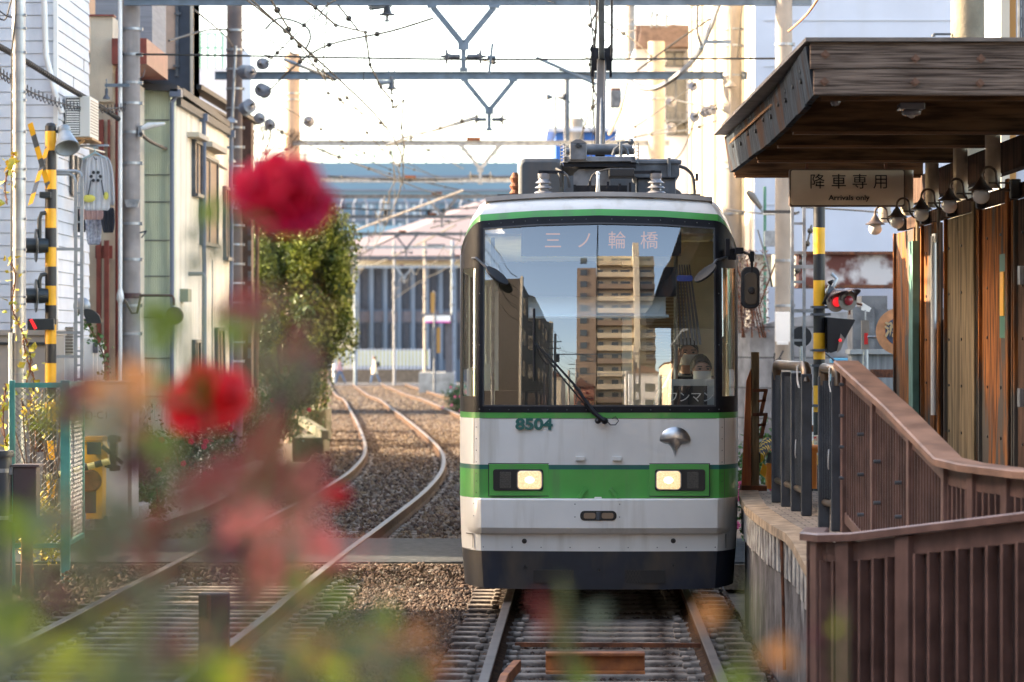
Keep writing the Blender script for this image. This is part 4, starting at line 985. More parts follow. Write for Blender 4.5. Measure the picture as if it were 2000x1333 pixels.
for k in range(n):
    ya = YN+.05+(YF-YN-.05)*k/n; yb2 = YN+.05+(YF-YN-.05)*(k+.985)/n; f = lambda y: XN+(XF-XN)*(y-YN)/(YF-YN)+.05*math.sin((y-YN)/(YF-YN)*math.pi)
    zb0 = ZB+rs.uniform(-.006,.006)
    mb.hexa([(f(ya),ya,zb0),(f(ya)+.04,ya,zb0),(f(yb2)+.04,yb2,zb0),(f(yb2),yb2,zb0),(f(ya)-.045,ya,ZT-.02),(f(ya)-.005,ya,ZT-.02),(f(yb2)-.005,yb2,ZT-.02),(f(yb2)-.045,yb2,ZT-.02)])
lf = build('side_fascia', mb, W_blue, t)
mb = MB()
for k in range(1,11):
    y = YN+(YF-YN)*k/11; x = f(y)-.026
    for q in (.14,.20) if k%2 else (.17,): mb.cyl((x-.01-.0,y,ZB+q),(x+.02,y,ZB+q),.016,n=4)
build('fascia_bolt', mb, M_blk, lf)
mb = MB(); mb.box(XN-.05,5.2,YN-.03,YF+.05,ZT,ZT+.022); build('roof_sheet', mb, mat('weathered_roof_sheet',(0.20,0.165,0.14),.6,.3,var=.3), t)
mb = MB()
for y in (17.62,20.2,21.6,23.4,25.55): mb.box(f(y)+.05,3.42,y,y+.07,ZB-.02,ZB+.2)
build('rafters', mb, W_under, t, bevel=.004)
for y in (20.2,21.6,23.4,25.55): mb = MB(); mb.box(f(y)+.06,3.40,y-.012,y+.08,ZB-.04,ZB-.022); build('rafter_edge', mb, mat('light_brown_rafter_edge',(0.19,0.09,0.04),.7,var=.4,scale=6,stretch=(.4,4,4)), t)  # lighter brown strip along the bottom of each rafter
mb = MB()
for k in range(13): mb.box(f(YN)+.05+.13*k,f(YN)+.175+.13*k,YN+.06,YF,ZB+.205,ZB+.225)
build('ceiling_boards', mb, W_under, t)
mb = MB(); mb.box(3.42,3.50,YN+.06,YF+1,3.20,3.42); mb.box(3.36,3.40,YN+.06,YF+1,2.98,3.08); build('wall_plate', mb, W_dk, t, bevel=.006)
# plank wall
bd = [(26.9,25.5,W_or),(25.1,24.4,W_or),(24.38,24.3,W_dk),(23.75,22.25,W_ol),(22.2,22.05,W_or),(22.0,20.75,W_or),(20.7,20.5,W_dk),(20.45,19.4,W_dk),(19.35,18.0,W_ol)]
for a, b, m in bd:
    mb = MB(); mb.box(3.36,3.41,b,a,.8,2.97); build('wall_plank', mb, m, t, bevel=.006)
    mb = MB(); mb.box(3.335,3.36,a-.05,a-.005,.8,2.97); mb.box(3.335,3.36,b+.0,b+.035,.8,2.97); build('batten', mb, W_or, t)
mb = MB()
for z in (1.0,1.35,1.7,2.05,2.4,2.75):
    for y in (22.4,22.95,23.6,24.5,24.9,21.1,21.7,19.7,20.2,18.4,19.0): mb.cyl((3.352,y,z+.01*math.sin(9*y)),(3.36,y,z+.01*math.sin(9*y)),.011,n=6)
build('nail_heads', mb, M_blk, t)
mb = MB(); mb.box(3.43,3.47,18,27,.8,2.2); build('backing_board', mb, W_dk, t)
M_pipe = mat('warm_grey_steel_pipe', (0.42,0.34,0.25), 0.5, .2, var=.25, scale=6)
for k in range(5):
    y = 20.7+1.5*k; mb = MB(); mb.cyl((3.24,y,3.06),(3.24,y,3.43),.052,n=18); mb.lathe([(.052,0),(.057,.0),(.057,.02),(.052,.02)], (3.24,y,3.14), n=18); build('pillar', mb, M_pipe, t, smooth=50)
mb = MB(); mb.box(3.28,3.33,25.15,25.4,.8,2.85); build('teal_strip', mb, mat('pale_teal_strip',(0.10,0.22,0.18),.6,var=.3), t)
mb = MB(); mb.cyl((3.30,24.05,1.45),(3.30,24.05,2.85),.022); mb.box(3.3,3.34,23.95,24.15,2.8,2.87); build('white_conduit', mb, M_white, t)
mb = MB(); mb.box(3.325,3.335,20.72,20.95,2.05,2.62); po = build('notice_strip', mb, mat('green_notice',(0.03,0.13,0.08),.5), t)
mb = MB(); mb.box(3.318,3.324,20.74,20.90,2.2,2.5); build('yellow_patch', mb, M_yel, po)
mb = MB()
for k in range(2): mb.box(3.31,3.335,20.02,20.12,1.6+.8*k,1.72+.8*k)
build('steel_plate', mb, M_steel, t)
for y in (25.22,23.95,22.12,20.62,19.37): mb = MB(); mb.box(3.315,3.335,y-.05,y+.05,.8,3.12); build('wall_post', mb, W_ol if y in (25.22,22.12) else W_or, t, bevel=.008)
# lamps
M_globe = mat('frosted_lamp_globe', (0.88,0.87,0.84), 0.25, spec=.6, coat=.4)
M_lampb = mat('dark_bronze_lamp', (0.085,0.058,0.042), 0.45, .5, var=.3, scale=20)
lamp0 = None
ll = ['nearest and largest of the five gooseneck globe lamps on the shelter wall','second nearest gooseneck globe lamp on the shelter wall','middle one of the five gooseneck globe lamps under the shelter','second farthest gooseneck globe lamp, behind the middle one','farthest and smallest gooseneck globe lamp on the left end of the row']
for k in range(5):
    y = 20.3+1.48*k; c = Vector((3.10,y,3.0))
    if k == 0:
        t0 = thing('gooseneck_lamp', c, ll[0], 'lamp', 'gooseneck globe lamps along the shelter wall'); lamp0 = t0
        mb = MB(); mb.sphere(c+Vector((0,0,-.010)), .058, 20, (1,1,.95)); build('globe', mb, M_globe, t0, smooth=True)
        mb = MB(); mb.lathe([(.010,.115),(.016,.10),(.028,.085),(.040,.062),(.060,.042),(.084,.030),(.084,.024),(.06,.03),(0,.05)], c, n=28); build('lamp_shade', mb, M_lampb, t0, smooth=60)
        mb = MB(); pts = [c+Vector((0,0,.10))]+[c+Vector((.05-.05*math.cos(a),0,.13+.05*math.sin(a))) for a in [math.pi*i/8 for i in range(9)]]+[c+Vector((.105,0,.07)),c+Vector((.13,0,.03)),c+Vector((.20,0,.025))]
        mb.tube(pts, .009, 8); mb.beam(c+Vector((.05,0,.075)), c+Vector((.22,0,.075)), .012, .012); build('gooseneck', mb, M_lampb, t0, smooth=60)
        mb = MB(); mb.box(c.x+.19,c.x+.26,c.y-.04,c.y+.04,c.z-.03,c.z+.10); build('wall_bracket', mb, M_blk, t0, bevel=.012)
    else:
        n = copytree(lamp0); n.location = c; n['label'] = ll[k]
# sign, cameras under the roof
yS = 25.1
sg = thing('arrivals_sign', P(1655,367,yS), 'cream hanging sign reading Arrivals only below the shelter eave', 'sign')
M_sign = mat('aged_cream_sign', (0.74,0.65,0.52), .5, var=.12, scale=3)
mb = MB(); rrect(mb, X(1542,yS), X(1768,yS), Z(404,yS), Z(330,yS), yS, .02, .08); build('sign_frame', mb, mat('brown_sign_frame',(0.11,0.07,0.05),.5), sg)
mb = MB(); rrect(mb, X(1545,yS), X(1765,yS), Z(401,yS), Z(333,yS), yS-.006, .016, .01); fc = build('sign_face', mb, M_sign, sg)
for ch, px in zip('降車専用', (1596,1638,1679,1720)): text(ch, .13, (X(px,yS), yS-.009, Z(357,yS)), M_blk, fc, 'sign_character', ext=.002)
text('Arrivals only', .058, (X(1658,yS), yS-.009, Z(387,yS)), M_blk, fc, 'sign_lettering', ext=.002, sx=1.12, bold=.001)
mb = MB(); 
for px in (1576,1730): mb.beam(P(px,331,yS+.03), P(px,316,yS+.03), .02, .05)
build('hanger', mb, M_rust, sg)
yC = 18.6; c = P(1780,203,yC)
sg = thing('dome_camera', c, 'white dome security camera under the shelter roof', 'camera')
mb = MB(); mb.box(c.x-.075,c.x+.075,yC-.06,yC+.1,Z(215,yC),Z(202,yC)); mb.lathe([(.05,0),(.06,-.01),(.055,-.03),(.04,-.035)], (c.x,yC,Z(215,yC)), n=18); build('housing', mb, M_porc, sg, bevel=.006)
mb = MB(); mb.sphere((c.x,yC-.01,Z(222,yC)), .03, 14); build('dome', mb, mat('clear_dome',(.5,.45,.4),.1,spec=.8), sg, smooth=True)
mb = MB(); mb.box(X(1600,18.1)+.1,3.2,18.0,18.05,ZB+.10,ZB+.13); build('conduit', mb, M_rust, t)
c = P(1632,201,18.3); mb = MB(); mb.lathe([(.03,.03),(.03,0),(.02,-.015),(0,-.02)], c, n=14); build('smoke_detector', mb, M_porc, label='small round white detector under the front rafter of the shelter', cat='detector')
# wooden post with rusty brackets by the tram
d = 25.3; t = thing('timber_post', P(1475,955,d), 'olive timber post with orange board and rusty brackets at the platform end', 'post')
mb = MB(); mb.box(X(1468,d),X(1483,d),d,d+.07,.78,Z(688,d)); build('post', mb, W_ol, t, bevel=.006)
mb = MB(); mb.hexa([(X(1448,d),d,.78),(X(1467,d),d,.78),(X(1467,d),d+.05,.78),(X(1448,d),d+.05,.78),(X(1458,d),d,Z(745,d)),(X(1467,d),d,Z(720,d)),(X(1467,d),d+.05,Z(720,d)),(X(1458,d),d+.05,Z(745,d))]); build('board', mb, mat('orange_red_board',(0.42,0.13,0.03),.6,col2=(0.20,0.05,0.02),scale=5,stretch=(4,4,.4)), t)
mb = MB()
for py in (760,807): mb.box(X(1470,d),X(1499,d),d-.02,d+.05,Z(py+6,d),Z(py,d)); mb.beam(P(1486,py+50,d),P(1496,py+3,d),.03,.03); mb.beam(P(1480,py+24,d),P(1496,py+22,d),.03,.02)
build('bracket', mb, M_rust, t)
mb = MB(); mb.box(X(1448,d),X(1497,d),d-.05,d+.15,.78,.84); build('foot', mb, M_rust, t)
# ---------------- right crossing gear
def striped_pole(x, y, r, z0, z1, label, first='y', seg=.23, bands=None, cat='signal post'):
    t = thing('crossing_signal', (x,y,z0), label, cat)
    mb = MB(); z = z0; k = 0
    while z < z1:
        zz = min(z1, z+seg); mb.slot(0 if (k%2==0) == (first=='y') else 1); n0 = len(mb.f); mb.cyl((x,y,z),(x,y,zz),r,n=20,cap=False); z = zz; k += 1
    mb.slot(1); mb.lathe([(r,0),(r*.7,.03),(0,.04)], (x,y,z1), n=20)
    build('pole', mb, [M_yel, M_blk], t, smooth=60)
    return t
M_hood = mat('signal_hood_enamel', (0.03,0.028,0.03), .35, .1, var=.3)
M_redlit = mat('lit_red_lamp', (0.6,0.02,0.02), .3, emit=(1,.02,.03), estr=.12)
M_redoff = mat('dull_red_lamp', (0.30,0.03,0.04), .3)
M_disc = mat('tan_back_disc', (0.20,0.17,0.14), .5, var=.2)
dR = 28.6; xr = X(1600,dR)
sR = striped_pole(xr, dR, .055, -.1, 4.0, 'black and yellow crossing signal post with red lamps behind the brown ramp railing', 'y', .245)
for k,(px,lit) in enumerate(((1632,1),(1655,0))):
    c = P(px,590-k*3,dR-.1-.05*k); mb = MB(); ax = Vector((.35,-.93,-.05)).normalized()
    mb.lathe([(0,-.01),(.085+.0,-.01),(.095,0),(.095,.012),(0,.014)], c, ax, 28); hd = build('back_disc', mb, M_disc, sR)
    hd.scale = (1,1,1)
    mb = MB(); mb.lathe([(0,.015),(.04,.02),(.045,.03),(.03,.045),(0,.05)], c, ax, 20); build('red_lamp', mb, M_redlit if lit else M_redoff, hd, smooth=50)
    mb = MB(); n=14; vs=[]; fs=[]; side = Vector((0,0,1)).cross(ax).normalized(); up2 = ax.cross(side)
    for i,(l,s) in enumerate(((0,1),(.10,1.0),(.22,.95))):
        for j in range(n+1):
            a = math.radians(-20+220*j/n); q = max(0, 1-l/.24*(1-math.sin(max(0,a)))*.9); vs.append(c+ax*(l*max(.15,math.sin(a)) if l else 0)+side*math.cos(a)*.085*s+up2*math.sin(a)*.085*s+Vector((0,0,.03)))
    for i in range(2):
        for j in range(n): fs.append((i*(n+1)+j,i*(n+1)+j+1,(i+1)*(n+1)+j+1,(i+1)*(n+1)+j))
    mb.add(vs,fs); o = build('hood', mb, mat('purple_brown_hood',(0.10,0.065,0.065),.4), hd, smooth=True); sm = o.modifiers.new('s','SOLIDIFY'); sm.thickness=.004
mb = MB(); mb.cyl(P(1612,575,dR-.05),P(1625,580,dR-.05),.10,.085,n=20); mb.cyl(P(1622,548,dR),P(1628,562,dR),.03); build('lamp_housing', mb, M_hood, sR, smooth=50)
mb = MB(); mb.tube([P(1624,535,dR-.05),P(1634,545,dR-.06),P(1626,562,dR-.06)],.018,8); build('lamp_stem', mb, M_steel, sR, smooth=60)
a = dR-.12; pl = [P(1614,622,a),P(1670,627,a),P(1652,660,a),P(1640,684,a),P(1622,690,a),P(1614,684,a)]
mb = MB(); mb.prism(pl,(0,.02,0)); mb.prism([p+Vector((0,.26,0)) for p in pl],(0,.02,0)); mb.hexa([pl[0],pl[1],pl[1]+Vector((0,.28,0)),pl[0]+Vector((0,.28,0)),pl[0]+Vector((0,0,.01)),pl[1]+Vector((0,0,.01)),pl[1]+Vector((0,.28,.01)),pl[0]+Vector((0,.28,.01))]); mb.box(pl[0].x,pl[0].x+.01,a,a+.28,Z(688,a),Z(622,a)); dh = build('direction_hood', mb, M_blk, sR)
mb = MB(); mb.prism([P(1634,690,a-.01),P(1642,652,a-.01),P(1650,662,a-.01),P(1642,684,a-.01)],(0,.01,0)); build('side_plate', mb, M_disc, dh)
mb = MB(); mb.sphere(P(1641,665,a-.03),.016,8); build('red_indicator', mb, M_redlit, dh)
mb = MB()
for py in (612,598,682,712,790): mb.box(xr-.075,xr+.10,dR-.07,dR+.07,Z(py+5,dR),Z(py,dR))
mb.tube([P(1612,690,a),P(1625,700,a),P(1640,716,a)],.012,6); mb.tube([P(1615,712,a),P(1632,712,a),P(1636,724,a),P(1650,736,a)],.014,6); build('clamps', mb, M_dsteel, sR)
mb = MB(); q = P(1600,868,dR-.08); mb.box(X(1588,dR),X(1604,dR),dR-.08,dR-.07,Z(889,dR),Z(850,dR)); nb_ = build('notice_plate', mb, mat('cream_notice',(.62,.55,.42),.6), sR)
text('緊急', .04, (X(1596,dR), dR-.084, Z(857,dR)), M_red, nb_, 'notice_lettering', ext=.001, bold=.001)
for k in range(3): text('ボタン', .018, (X(1596,dR), dR-.084, Z(866+6*k,dR)), M_blk, nb_, 'notice_lettering', ext=.001)
# ladder beside it
d = 29.2; mb = MB()
for px in (1548,1571): mb.box(X(px,d)-.014,X(px,d)+.014,d,d+.05,0,Z(385,d))
for py in range(437,760,57): mb.box(X(1548,d),X(1571,d),d+.01,d+.03,Z(py,d)-.012,Z(py,d)+.012)
for py in (522,608): mb.box(X(1548,d),X(1603,d),d-.02,d+.0,Z(py+3,d),Z(py-4,d))
build('steel_ladder', mb, M_steel, label='galvanised ladder frame clamped to the right crossing signal post', cat='ladder')
c = P(1565,658,29.6); mb = MB(); mb.lathe([(0,-.01),(.10,-.01),(.10,.01),(0,.012)], c, (0,-1,0), 26); o = build('black_disc', mb, M_blk, smooth=40, label='round black disc behind the galvanised ladder frame', cat='disc')
mb = MB(); mb.cyl(c+Vector((0,0,-.09)),(c.x,c.y,0),.015); build('stem', mb, M_steel, o)
# barrier machine and barrier pipe on the right
d = 29.4; t = thing('barrier_machine', P(1592,960,d), 'orange crossing barrier machine seen behind the slate fence panels', 'barrier machine')
mb = MB(); mb.box(X(1575,d),X(1612,d),d,d+.3,Z(945,d),Z(880,d)); mb.prism([P(1575,880,d),P(1612,880,d),P(1612,845,d)],(0,.3,0)); build('cabinet', mb, M_yel, t)
mb = MB(); mb.box(X(1573,d),X(1614,d),d-.01,d+.31,Z(844,d),Z(832,d)); build('lid', mb, M_rust, t); mb = MB(); mb.box(X(1580,d),X(1608,d),d+.02,d+.28,-.05,Z(945,d)); build('pedestal', mb, M_blk, t)
d = 26.6; mb = MB(); pts = [P(1503,955,d),P(1503,905,d),P(1508,885,d),P(1522,877,d),P(1575,877,d),P(1600,877,d)]
for i,(a,b) in enumerate(zip(pts,pts[1:])): mb.slot(i%2); mb.cyl(a,b,.035,n=12); 
mb.slot(0); mb.cyl(P(1588,955,d),P(1588,880,d),.035); build('barrier_pipe', mb, [mat('orange_barrier_paint',(0.75,0.25,0.04),.5),M_dsteel], smooth=50, label='orange and grey bent pipe guard between the two slate fences', cat='guard rail')
d = 26.2; mb = MB(); mb.prism([P(1484,925,d),P(1490,905,d),P(1498,912,d),P(1495,935,d)],(0,.02,0)); build('yellow_tag', mb, M_yel, label='small yellow tag hanging near the timber post', cat='tag')
mb = MB(); mb.cyl(P(1482,895,26.4),P(1499,865,26.9),.045,.05,n=14); build('striped_boom', mb, brickmat('yellow_striped_arm',(.8,.5,.03),(.8,.5,.03),(.03,.03,.03),9,.5,.5,ms=.12), smooth=50, label='short striped barrier boom end beside the timber post', cat='barrier boom')
# fire hydrant sign
d = 27.6; c = P(1756,648,d); t = thing('hydrant_sign', (c.x,d,.0), 'round orange rimmed sign half hidden by the shelter wall planks', 'sign')
mb = MB(); mb.lathe([(0,.0),(.205,.0),(.21,-.006),(.21,-.012),(0,-.012)], c, (0,1,0), 40); rim = build('sign_disc', mb, mat('faded_orange_rim',(0.60,0.27,0.12),.6,var=.4,scale=7), t)
mb = MB(); mb.lathe([(0,-.013),(.125,-.013),(.125,-.016),(0,-.016)], c, (0,1,0), 36); build('sign_center', mb, mat('faded_blue_sign',(0.08,0.10,0.16),.6,var=.2), rim)
text('消', .14, (X(1742,d), d-.02, Z(646,d)), mat('tan_sign_lettering',(0.55,0.40,0.22),.6), rim, 'sign_character', bold=.005)
mb = MB(); mb.cyl((c.x+.1,d+.03,0),(c.x+.1,d+.03,c.z+.1),.03); mb.cyl((c.x-.28,d+.03,c.z-.05),(c.x,d+.03,c.z-.05),.012); build('sign_post', mb, M_steel, t)
d = 30; mb = MB(); mb.box(X(1683,d),X(1698,d),d,d+.06,Z(683,d),Z(626,d)); t = thing('emergency_post', P(1690,800,d), 'slim grey post with a red emergency label beside the concrete block wall', 'post'); build('case', mb, M_disc, t)
mb = MB(); mb.box(X(1688,d),X(1695,d),d-.004,d,Z(673,d),Z(651,d)); build('red_label', mb, M_red, t); mb = MB(); mb.cyl(P(1690,626,d),P(1690,606,d),.008); mb.cyl(P(1690,683,d),(X(1690,d),d,0),.03); build('stem', mb, M_steel, t)
t = thing('floodlight', P(1690,598,d), 'small white floodlight on a hooked arm above the emergency post', 'floodlight')
mb = MB(); mb.hexa([P(1682,606,d),P(1698,610,d),P(1698,610,d+.1),P(1682,606,d+.1),P(1683,590,d),P(1702,602,d),P(1702,602,d+.1),P(1683,590,d+.1)]); build('head', mb, M_white, t)
mb = MB(); mb.tube([P(1684,596,d),P(1672,593,d),P(1660,598,d),P(1659,615,d)],.012,6); build('arm', mb, M_rust, t)
# ---------------- right background
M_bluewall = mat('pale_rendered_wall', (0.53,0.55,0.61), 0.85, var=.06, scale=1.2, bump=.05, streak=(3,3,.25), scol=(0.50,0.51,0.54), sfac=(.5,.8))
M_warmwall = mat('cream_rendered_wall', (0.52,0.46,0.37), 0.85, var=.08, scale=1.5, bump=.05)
t = thing('rendered_building', (7.5,56,0), 'large plain pale rendered building rising behind the timber shelter', 'building')
mb = MB(); mb.box(3.95,14,50,50.3,Z(497,50),12); build('front_wall', mb, M_bluewall, t)  # bluish shade of the front put into its wall colour
mb = MB(); vs=[(3.95,50.3,-.3),(4.75,84,-.5),(4.75,84,12),(3.95,50.3,12)]; mb.prism(vs,(.3,0,0)); build('side_wall', mb, M_warmwall, t)  # warm sunlight on this side put into its cream colour
mb = MB()
for py in range(40,480,0x5a): mb.box(4.1,13.9,49.985,50.0,Z(py,50)-.01,Z(py,50)+.01)
build('render_joint', mb, mat('render_joint_grey',(0.5,0.51,0.54),.9), t)
mb = MB()
for yy in (53,58,64,71,78): mb.box(3.95+.0237*(yy-50)-.10,3.95+.0237*(yy-50)+.02,yy,yy+.35,-.3,11.5)
build('pilaster', mb, M_warmwall, t)
M_rband = mat('rust_streaked_white_band', (0.60,0.55,0.52), .7, col2=(0.13,0.035,0.022), scale=1.6, bump=.2, fac=(.50,.58), detail=12)
mb = MB(); mb.box(X(1560,45),9.5,45,45.5,Z(560,45),Z(497,45)); rb = build('rusty_beam', mb, M_rband, label='white steel girder with heavy rust stains under the pale building', cat='girder')
mb = MB(); mb.box(X(1558,45),9.5,44.9,45.55,Z(498,45),Z(492,45)); mb.box(X(1558,45),9.5,44.9,45.55,Z(563,45),Z(557,45)); build('flange', mb, M_rust, rb)
mb = MB(); mb.box(X(1500,47),10,47,47.4,0,Z(560,47)); build('white_wall', mb, M_bluewall, label='low white wall below the rust stained girder', cat='wall')
M_block = brickmat('grey_block_wall', (0.33,0.33,0.33), (0.24,0.24,0.25), (0.12,0.12,0.12), 1.0, .9, .42, ms=.012, bump=.7, rot=(90,0,0))
mb = MB()
xs_ = [3.0,3.3,3.8,4.3,5.0,6.5]; zs_ = [Z(655,42),Z(640,42),Z(622,42),Z(612,42),Z(605,42),Z(600,42)]; ys_=[43.5,42.6,42.1,42,42,42]
for i in range(5): mb.hexa([(xs_[i],ys_[i],-.3),(xs_[i+1],ys_[i+1],-.3),(xs_[i+1],ys_[i+1]+.5,-.3),(xs_[i],ys_[i]+.5,-.3),(xs_[i],ys_[i],zs_[i]),(xs_[i+1],ys_[i+1],zs_[i+1]),(xs_[i+1],ys_[i+1]+.5,zs_[i+1]),(xs_[i],ys_[i]+.5,zs_[i])])
build('retaining_wall', mb, M_block, label='curved grey concrete block retaining wall right of the tram', cat='retaining wall')
d = 33; mb = MB(); mb.box(X(1664,d),X(1754,d)+1,d,d+.4,-.1,Z(690,d)); w2 = build('boundary_wall', mb, mat('streaky_grey_wall',(0.25,0.25,0.25),.9,col2=(.12,.12,.12),scale=4,stretch=(5,5,.4)), label='low dark streaked wall with a coping below the round sign', cat='wall')
mb = MB(); mb.box(X(1660,d),X(1754,d)+1,d-.05,d+.45,Z(692,d),Z(683,d)); build('coping', mb, M_rconc, w2)
d = 34; mb = MB(); mb.box(X(1665,d),X(1708,d),d,d+.5,Z(684,d),Z(600,d)); mb.box(X(1685,d),X(1735,d),d+.1,d+.6,Z(684,d),Z(578,d)); build('concrete_block', mb, mat('dark_grey_concrete',(.15,.145,.145),.9,var=.3,bump=.3), label='dark stacked concrete blocks behind the crossing post', cat='concrete block')
d = 32.5; mb = MB(); mb.box(X(1700,d),X(1756,d),d,d+.04,Z(738,d),Z(722,d)); 
for k in range(8): mb.box(X(1703+7*k,d),X(1705+7*k,d),d-.01,d,Z(738,d),Z(722,d))
build('perforated_bar', mb, M_rust, label='horizontal perforated brown bar above the ramp cap', cat='bar')
d = 36; mb = MB()
for k in range(14): mb.box(X(1580,d)+k*.075,X(1580,d)+k*.075+.05,d,d+.02,.2,Z(790,d)+.01*(k%3))
mb.box(X(1580,d),X(1580,d)+1.05,d+.02,d+.05,.3,.4); build('picket_fence', mb, M_white, label='white corrugated low fence behind the black and yellow post', cat='fence')
d = 37; mb = MB(); mb.box(X(1625,d),X(1660,d),d,d+.3,Z(760,d),Z(700,d)); build('blue_crate', mb, mat('cyan_blue_panel',(0.05,0.25,0.42),.5), label='bright blue panel behind the head of the ramp railing', cat='panel', bevel=.02)
# poles on the right
def conc_pole(px, d, r, y1, label, bands=(), base=None, m=None, cat='utility pole', taper=.9):
    x = X(px,d); z0 = terr(d)-.3 if base is None else base
    t = thing('utility_pole', (x,d,z0), label, cat)
    mb = MB(); mb.cyl((x,d,z0),(x,d,Z(y1,d)),r/taper**.5,r*taper**.5,n=24); build('pole', mb, m or M_conc, t, smooth=60)
    if bands:
        mb = MB()
        for py in bands:
            z = Z(py,d); mb.lathe([(r*1.0,0),(r*1.07,0),(r*1.07,.035),(r*1.0,.035)], (x,d,z), n=24); mb.box(x+r*.9,x+r*1.25,d-.03,d+.03,z-.005,z+.04)
        build('steel_band', mb, M_steel, t)
    return t
M_conc2 = mat('pale_pole_concrete', (0.31,0.27,0.225), .8, var=.15, scale=3, bump=.1)
conc_pole(1430, 51.3, .165, -40, 'stout concrete pole with steel bands carrying the second wire gantry on the right', (60,92,150,260,330,420,500), m=M_conc2)
pB = conc_pole(1531, 40, .115, -40, 'slim grey pole with a white meter box right of the tram', (90,335,512,600), m=M_conc2)
d = 39.8; mb = MB(); mb.box(X(1513,d),X(1541,d),d-.14,d-.02,Z(668,d),Z(610,d)); mb.box(X(1516,d),X(1538,d),d-.15,d-.02,Z(674,d),Z(668,d)); build('meter_box', mb, M_white, pB, bevel=.006)
mb = MB(); mb.tube([P(1513,690,d-.1),P(1512,705,d-.1),P(1522,700,d-.1),P(1530,685,d-.1)],.012,6); mb.tube([P(1511,696,d-.1),P(1514,712,d-.1),P(1526,700,d-.1)],.010,6); mb.box(X(1490,d),X(1545,d),d-.16,d-.13,Z(418,d),Z(412,d)); build('cables', mb, M_cable, pB)
conc_pole(1282, 68, .19, 82, 'warm lit concrete pole standing right behind the pantograph', (120,195), m=M_conc2)
conc_pole(1890, 29, .165, -60, 'thick concrete pole rising above the shelter roof', (), m=mat('olive_pole_concrete',(.24,.205,.145),.9,var=.2,scale=5,bump=.3))
mb = MB(); d=29; mb.box(X(1822,d),X(1856,d),d-.05,d-.02,Z(70,d),Z(66,d)); mb.cyl(P(1823,68,d-.04),P(1823,72,d-.04),.02); build('bolt_arm', mb, M_dsteel, label='short steel bolt arm sticking out of the thick pole above the shelter', cat='arm')
conc_pole(1124, 150, .42, 232, 'short pale distant pole left of the pantograph', (), m=M_conc2)
conc_pole(1107, 110, .11, 150, 'slender grey distant mast left of the pantograph', (), m=M_dsteel, cat='mast')
conc_pole(1231, 90, .14, 5, 'grey distribution pole with transformers behind the pantograph', (50,105,160), m=M_conc2)
# tree lamp etc: cream narrow building at the upper right
t = thing('corner_building', (X(1990,34),34,0), 'cream and orange trimmed building corner at the upper right edge', 'building')
d=34; mb = MB(); mb.box(X(1955,d),X(1972,d),d,d+.5,2,8); build('pilaster', mb, M_warmwall, t); mb = MB(); mb.box(X(1972,d),X(1986,d),d+.05,d+.5,2,8); build('orange_trim', mb, mat('ochre_trim',(0.42,0.20,0.05),.6), t); mb = MB(); mb.box(X(1986,d),X(2150,d),d+.1,d+4,0,8); build('wall', mb, M_bluewall, t)
mb = MB(); d=30
mb.tube([P(1991,85,d),P(1991,-30,d)],.02,6); mb.tube([P(1999,85,d),P(1999,-30,d)],.02,6)
for k in range(6): mb.tube([P(1991,80-22*k,d),P(1999,80-22*k,d)],.012,5)
build('wall_ladder', mb, M_dsteel, label='thin dark ladder at the upper right corner of the view', cat='ladder')
d = 44; t = thing('street_lamp', P(1493,700,d), 'green street lamp post with a pale tilted head and small box behind the tram mirror', 'street lamp')
mb = MB(); mb.cyl((X(1494,d),d,-.2),(X(1494,d),d,Z(365,d)),.022,n=10); build('post', mb, mat('pale_green_post',(.08,.22,.14),.5), t, smooth=60)
mb = MB(); mb.tube([P(1459,374,d),P(1468,382,d),P(1487,408,d)],[.03,.055,.03],10); build('lamp_head', mb, M_disc, t, smooth=60)
mb = MB(); mb.tube([P(1486,408,d),P(1492,418,d),P(1558,417,d-3)],.02,6); mb.box(X(1492,d),X(1519,d),d-.15,d,Z(482,d),Z(452,d)); build('bracket', mb, M_steel, t)
wire_bits = []
# louvred house behind pantograph
t = thing('louvred_house', (X(1290,80),80,-.4), 'white house with a brown louvred parapet behind the warm lit pole', 'house'); d=80
mb = MB(); mb.box(X(1240,d),X(1345,d),d,d+8,-.5,Z(95,d)); build('wall', mb, M_bluewall, t)
mb = MB()
for k in range(9): a=Z(94-5*k,d-.5); mb.hexa([(X(1243+1*k,d),d-.9+.05*k,a),(X(1341,d),d-.9+.05*k,a),(X(1341,d),d-.7+.05*k,a+.03),(X(1243+k,d),d-.7+.05*k,a+.03),(X(1243+k,d),d-.9+.05*k,a+.05),(X(1341,d),d-.9+.05*k,a+.05),(X(1341,d),d-.7+.05*k,a+.07),(X(1243+k,d),d-.7+.05*k,a+.07)])
mb.box(X(1240,d),X(1345,d),d-.4,d-.05,Z(97,d),Z(52,d)); build('louvred_parapet', mb, mat('brown_roof_slats',(0.17,0.12,0.10),.8,var=.3), t)
for (a,b,c,e) in ((1300,1335,104,128),(1300,1340,150,235),(1305,1340,238,262)):
    mb = MB(); mb.box(X(a,d),X(b,d),d-.03,d+.0,Z(e,d),Z(c,d)); wn = build('window', mb, mat('dark_window_pane',(0.05,0.06,0.07),.15,spec=.8), t)
    mb = MB(); mb.box(X(a,d)-.05,X(b,d)+.05,d-.05,d-.03,Z(c,d),Z(c,d)+.05); mb.box(X(a,d)-.05,X(b,d)+.05,d-.05,d-.03,Z(e,d)-.05,Z(e,d)); mb.box(X((a+b)/2,d)-.03,X((a+b)/2,d)+.03,d-.05,d-.03,Z(e,d),Z(c,d)); build('frame', mb, M_dsteel, wn)
mb = MB(); mb.box(X(1300,d),X(1342,d),d-.9,d,Z(242,d),Z(238,d)); 
for k in range(6): mb.box(X(1301+8*k,d),X(1302+8*k,d),d-.9,d-.87,Z(238,d),Z(225,d))
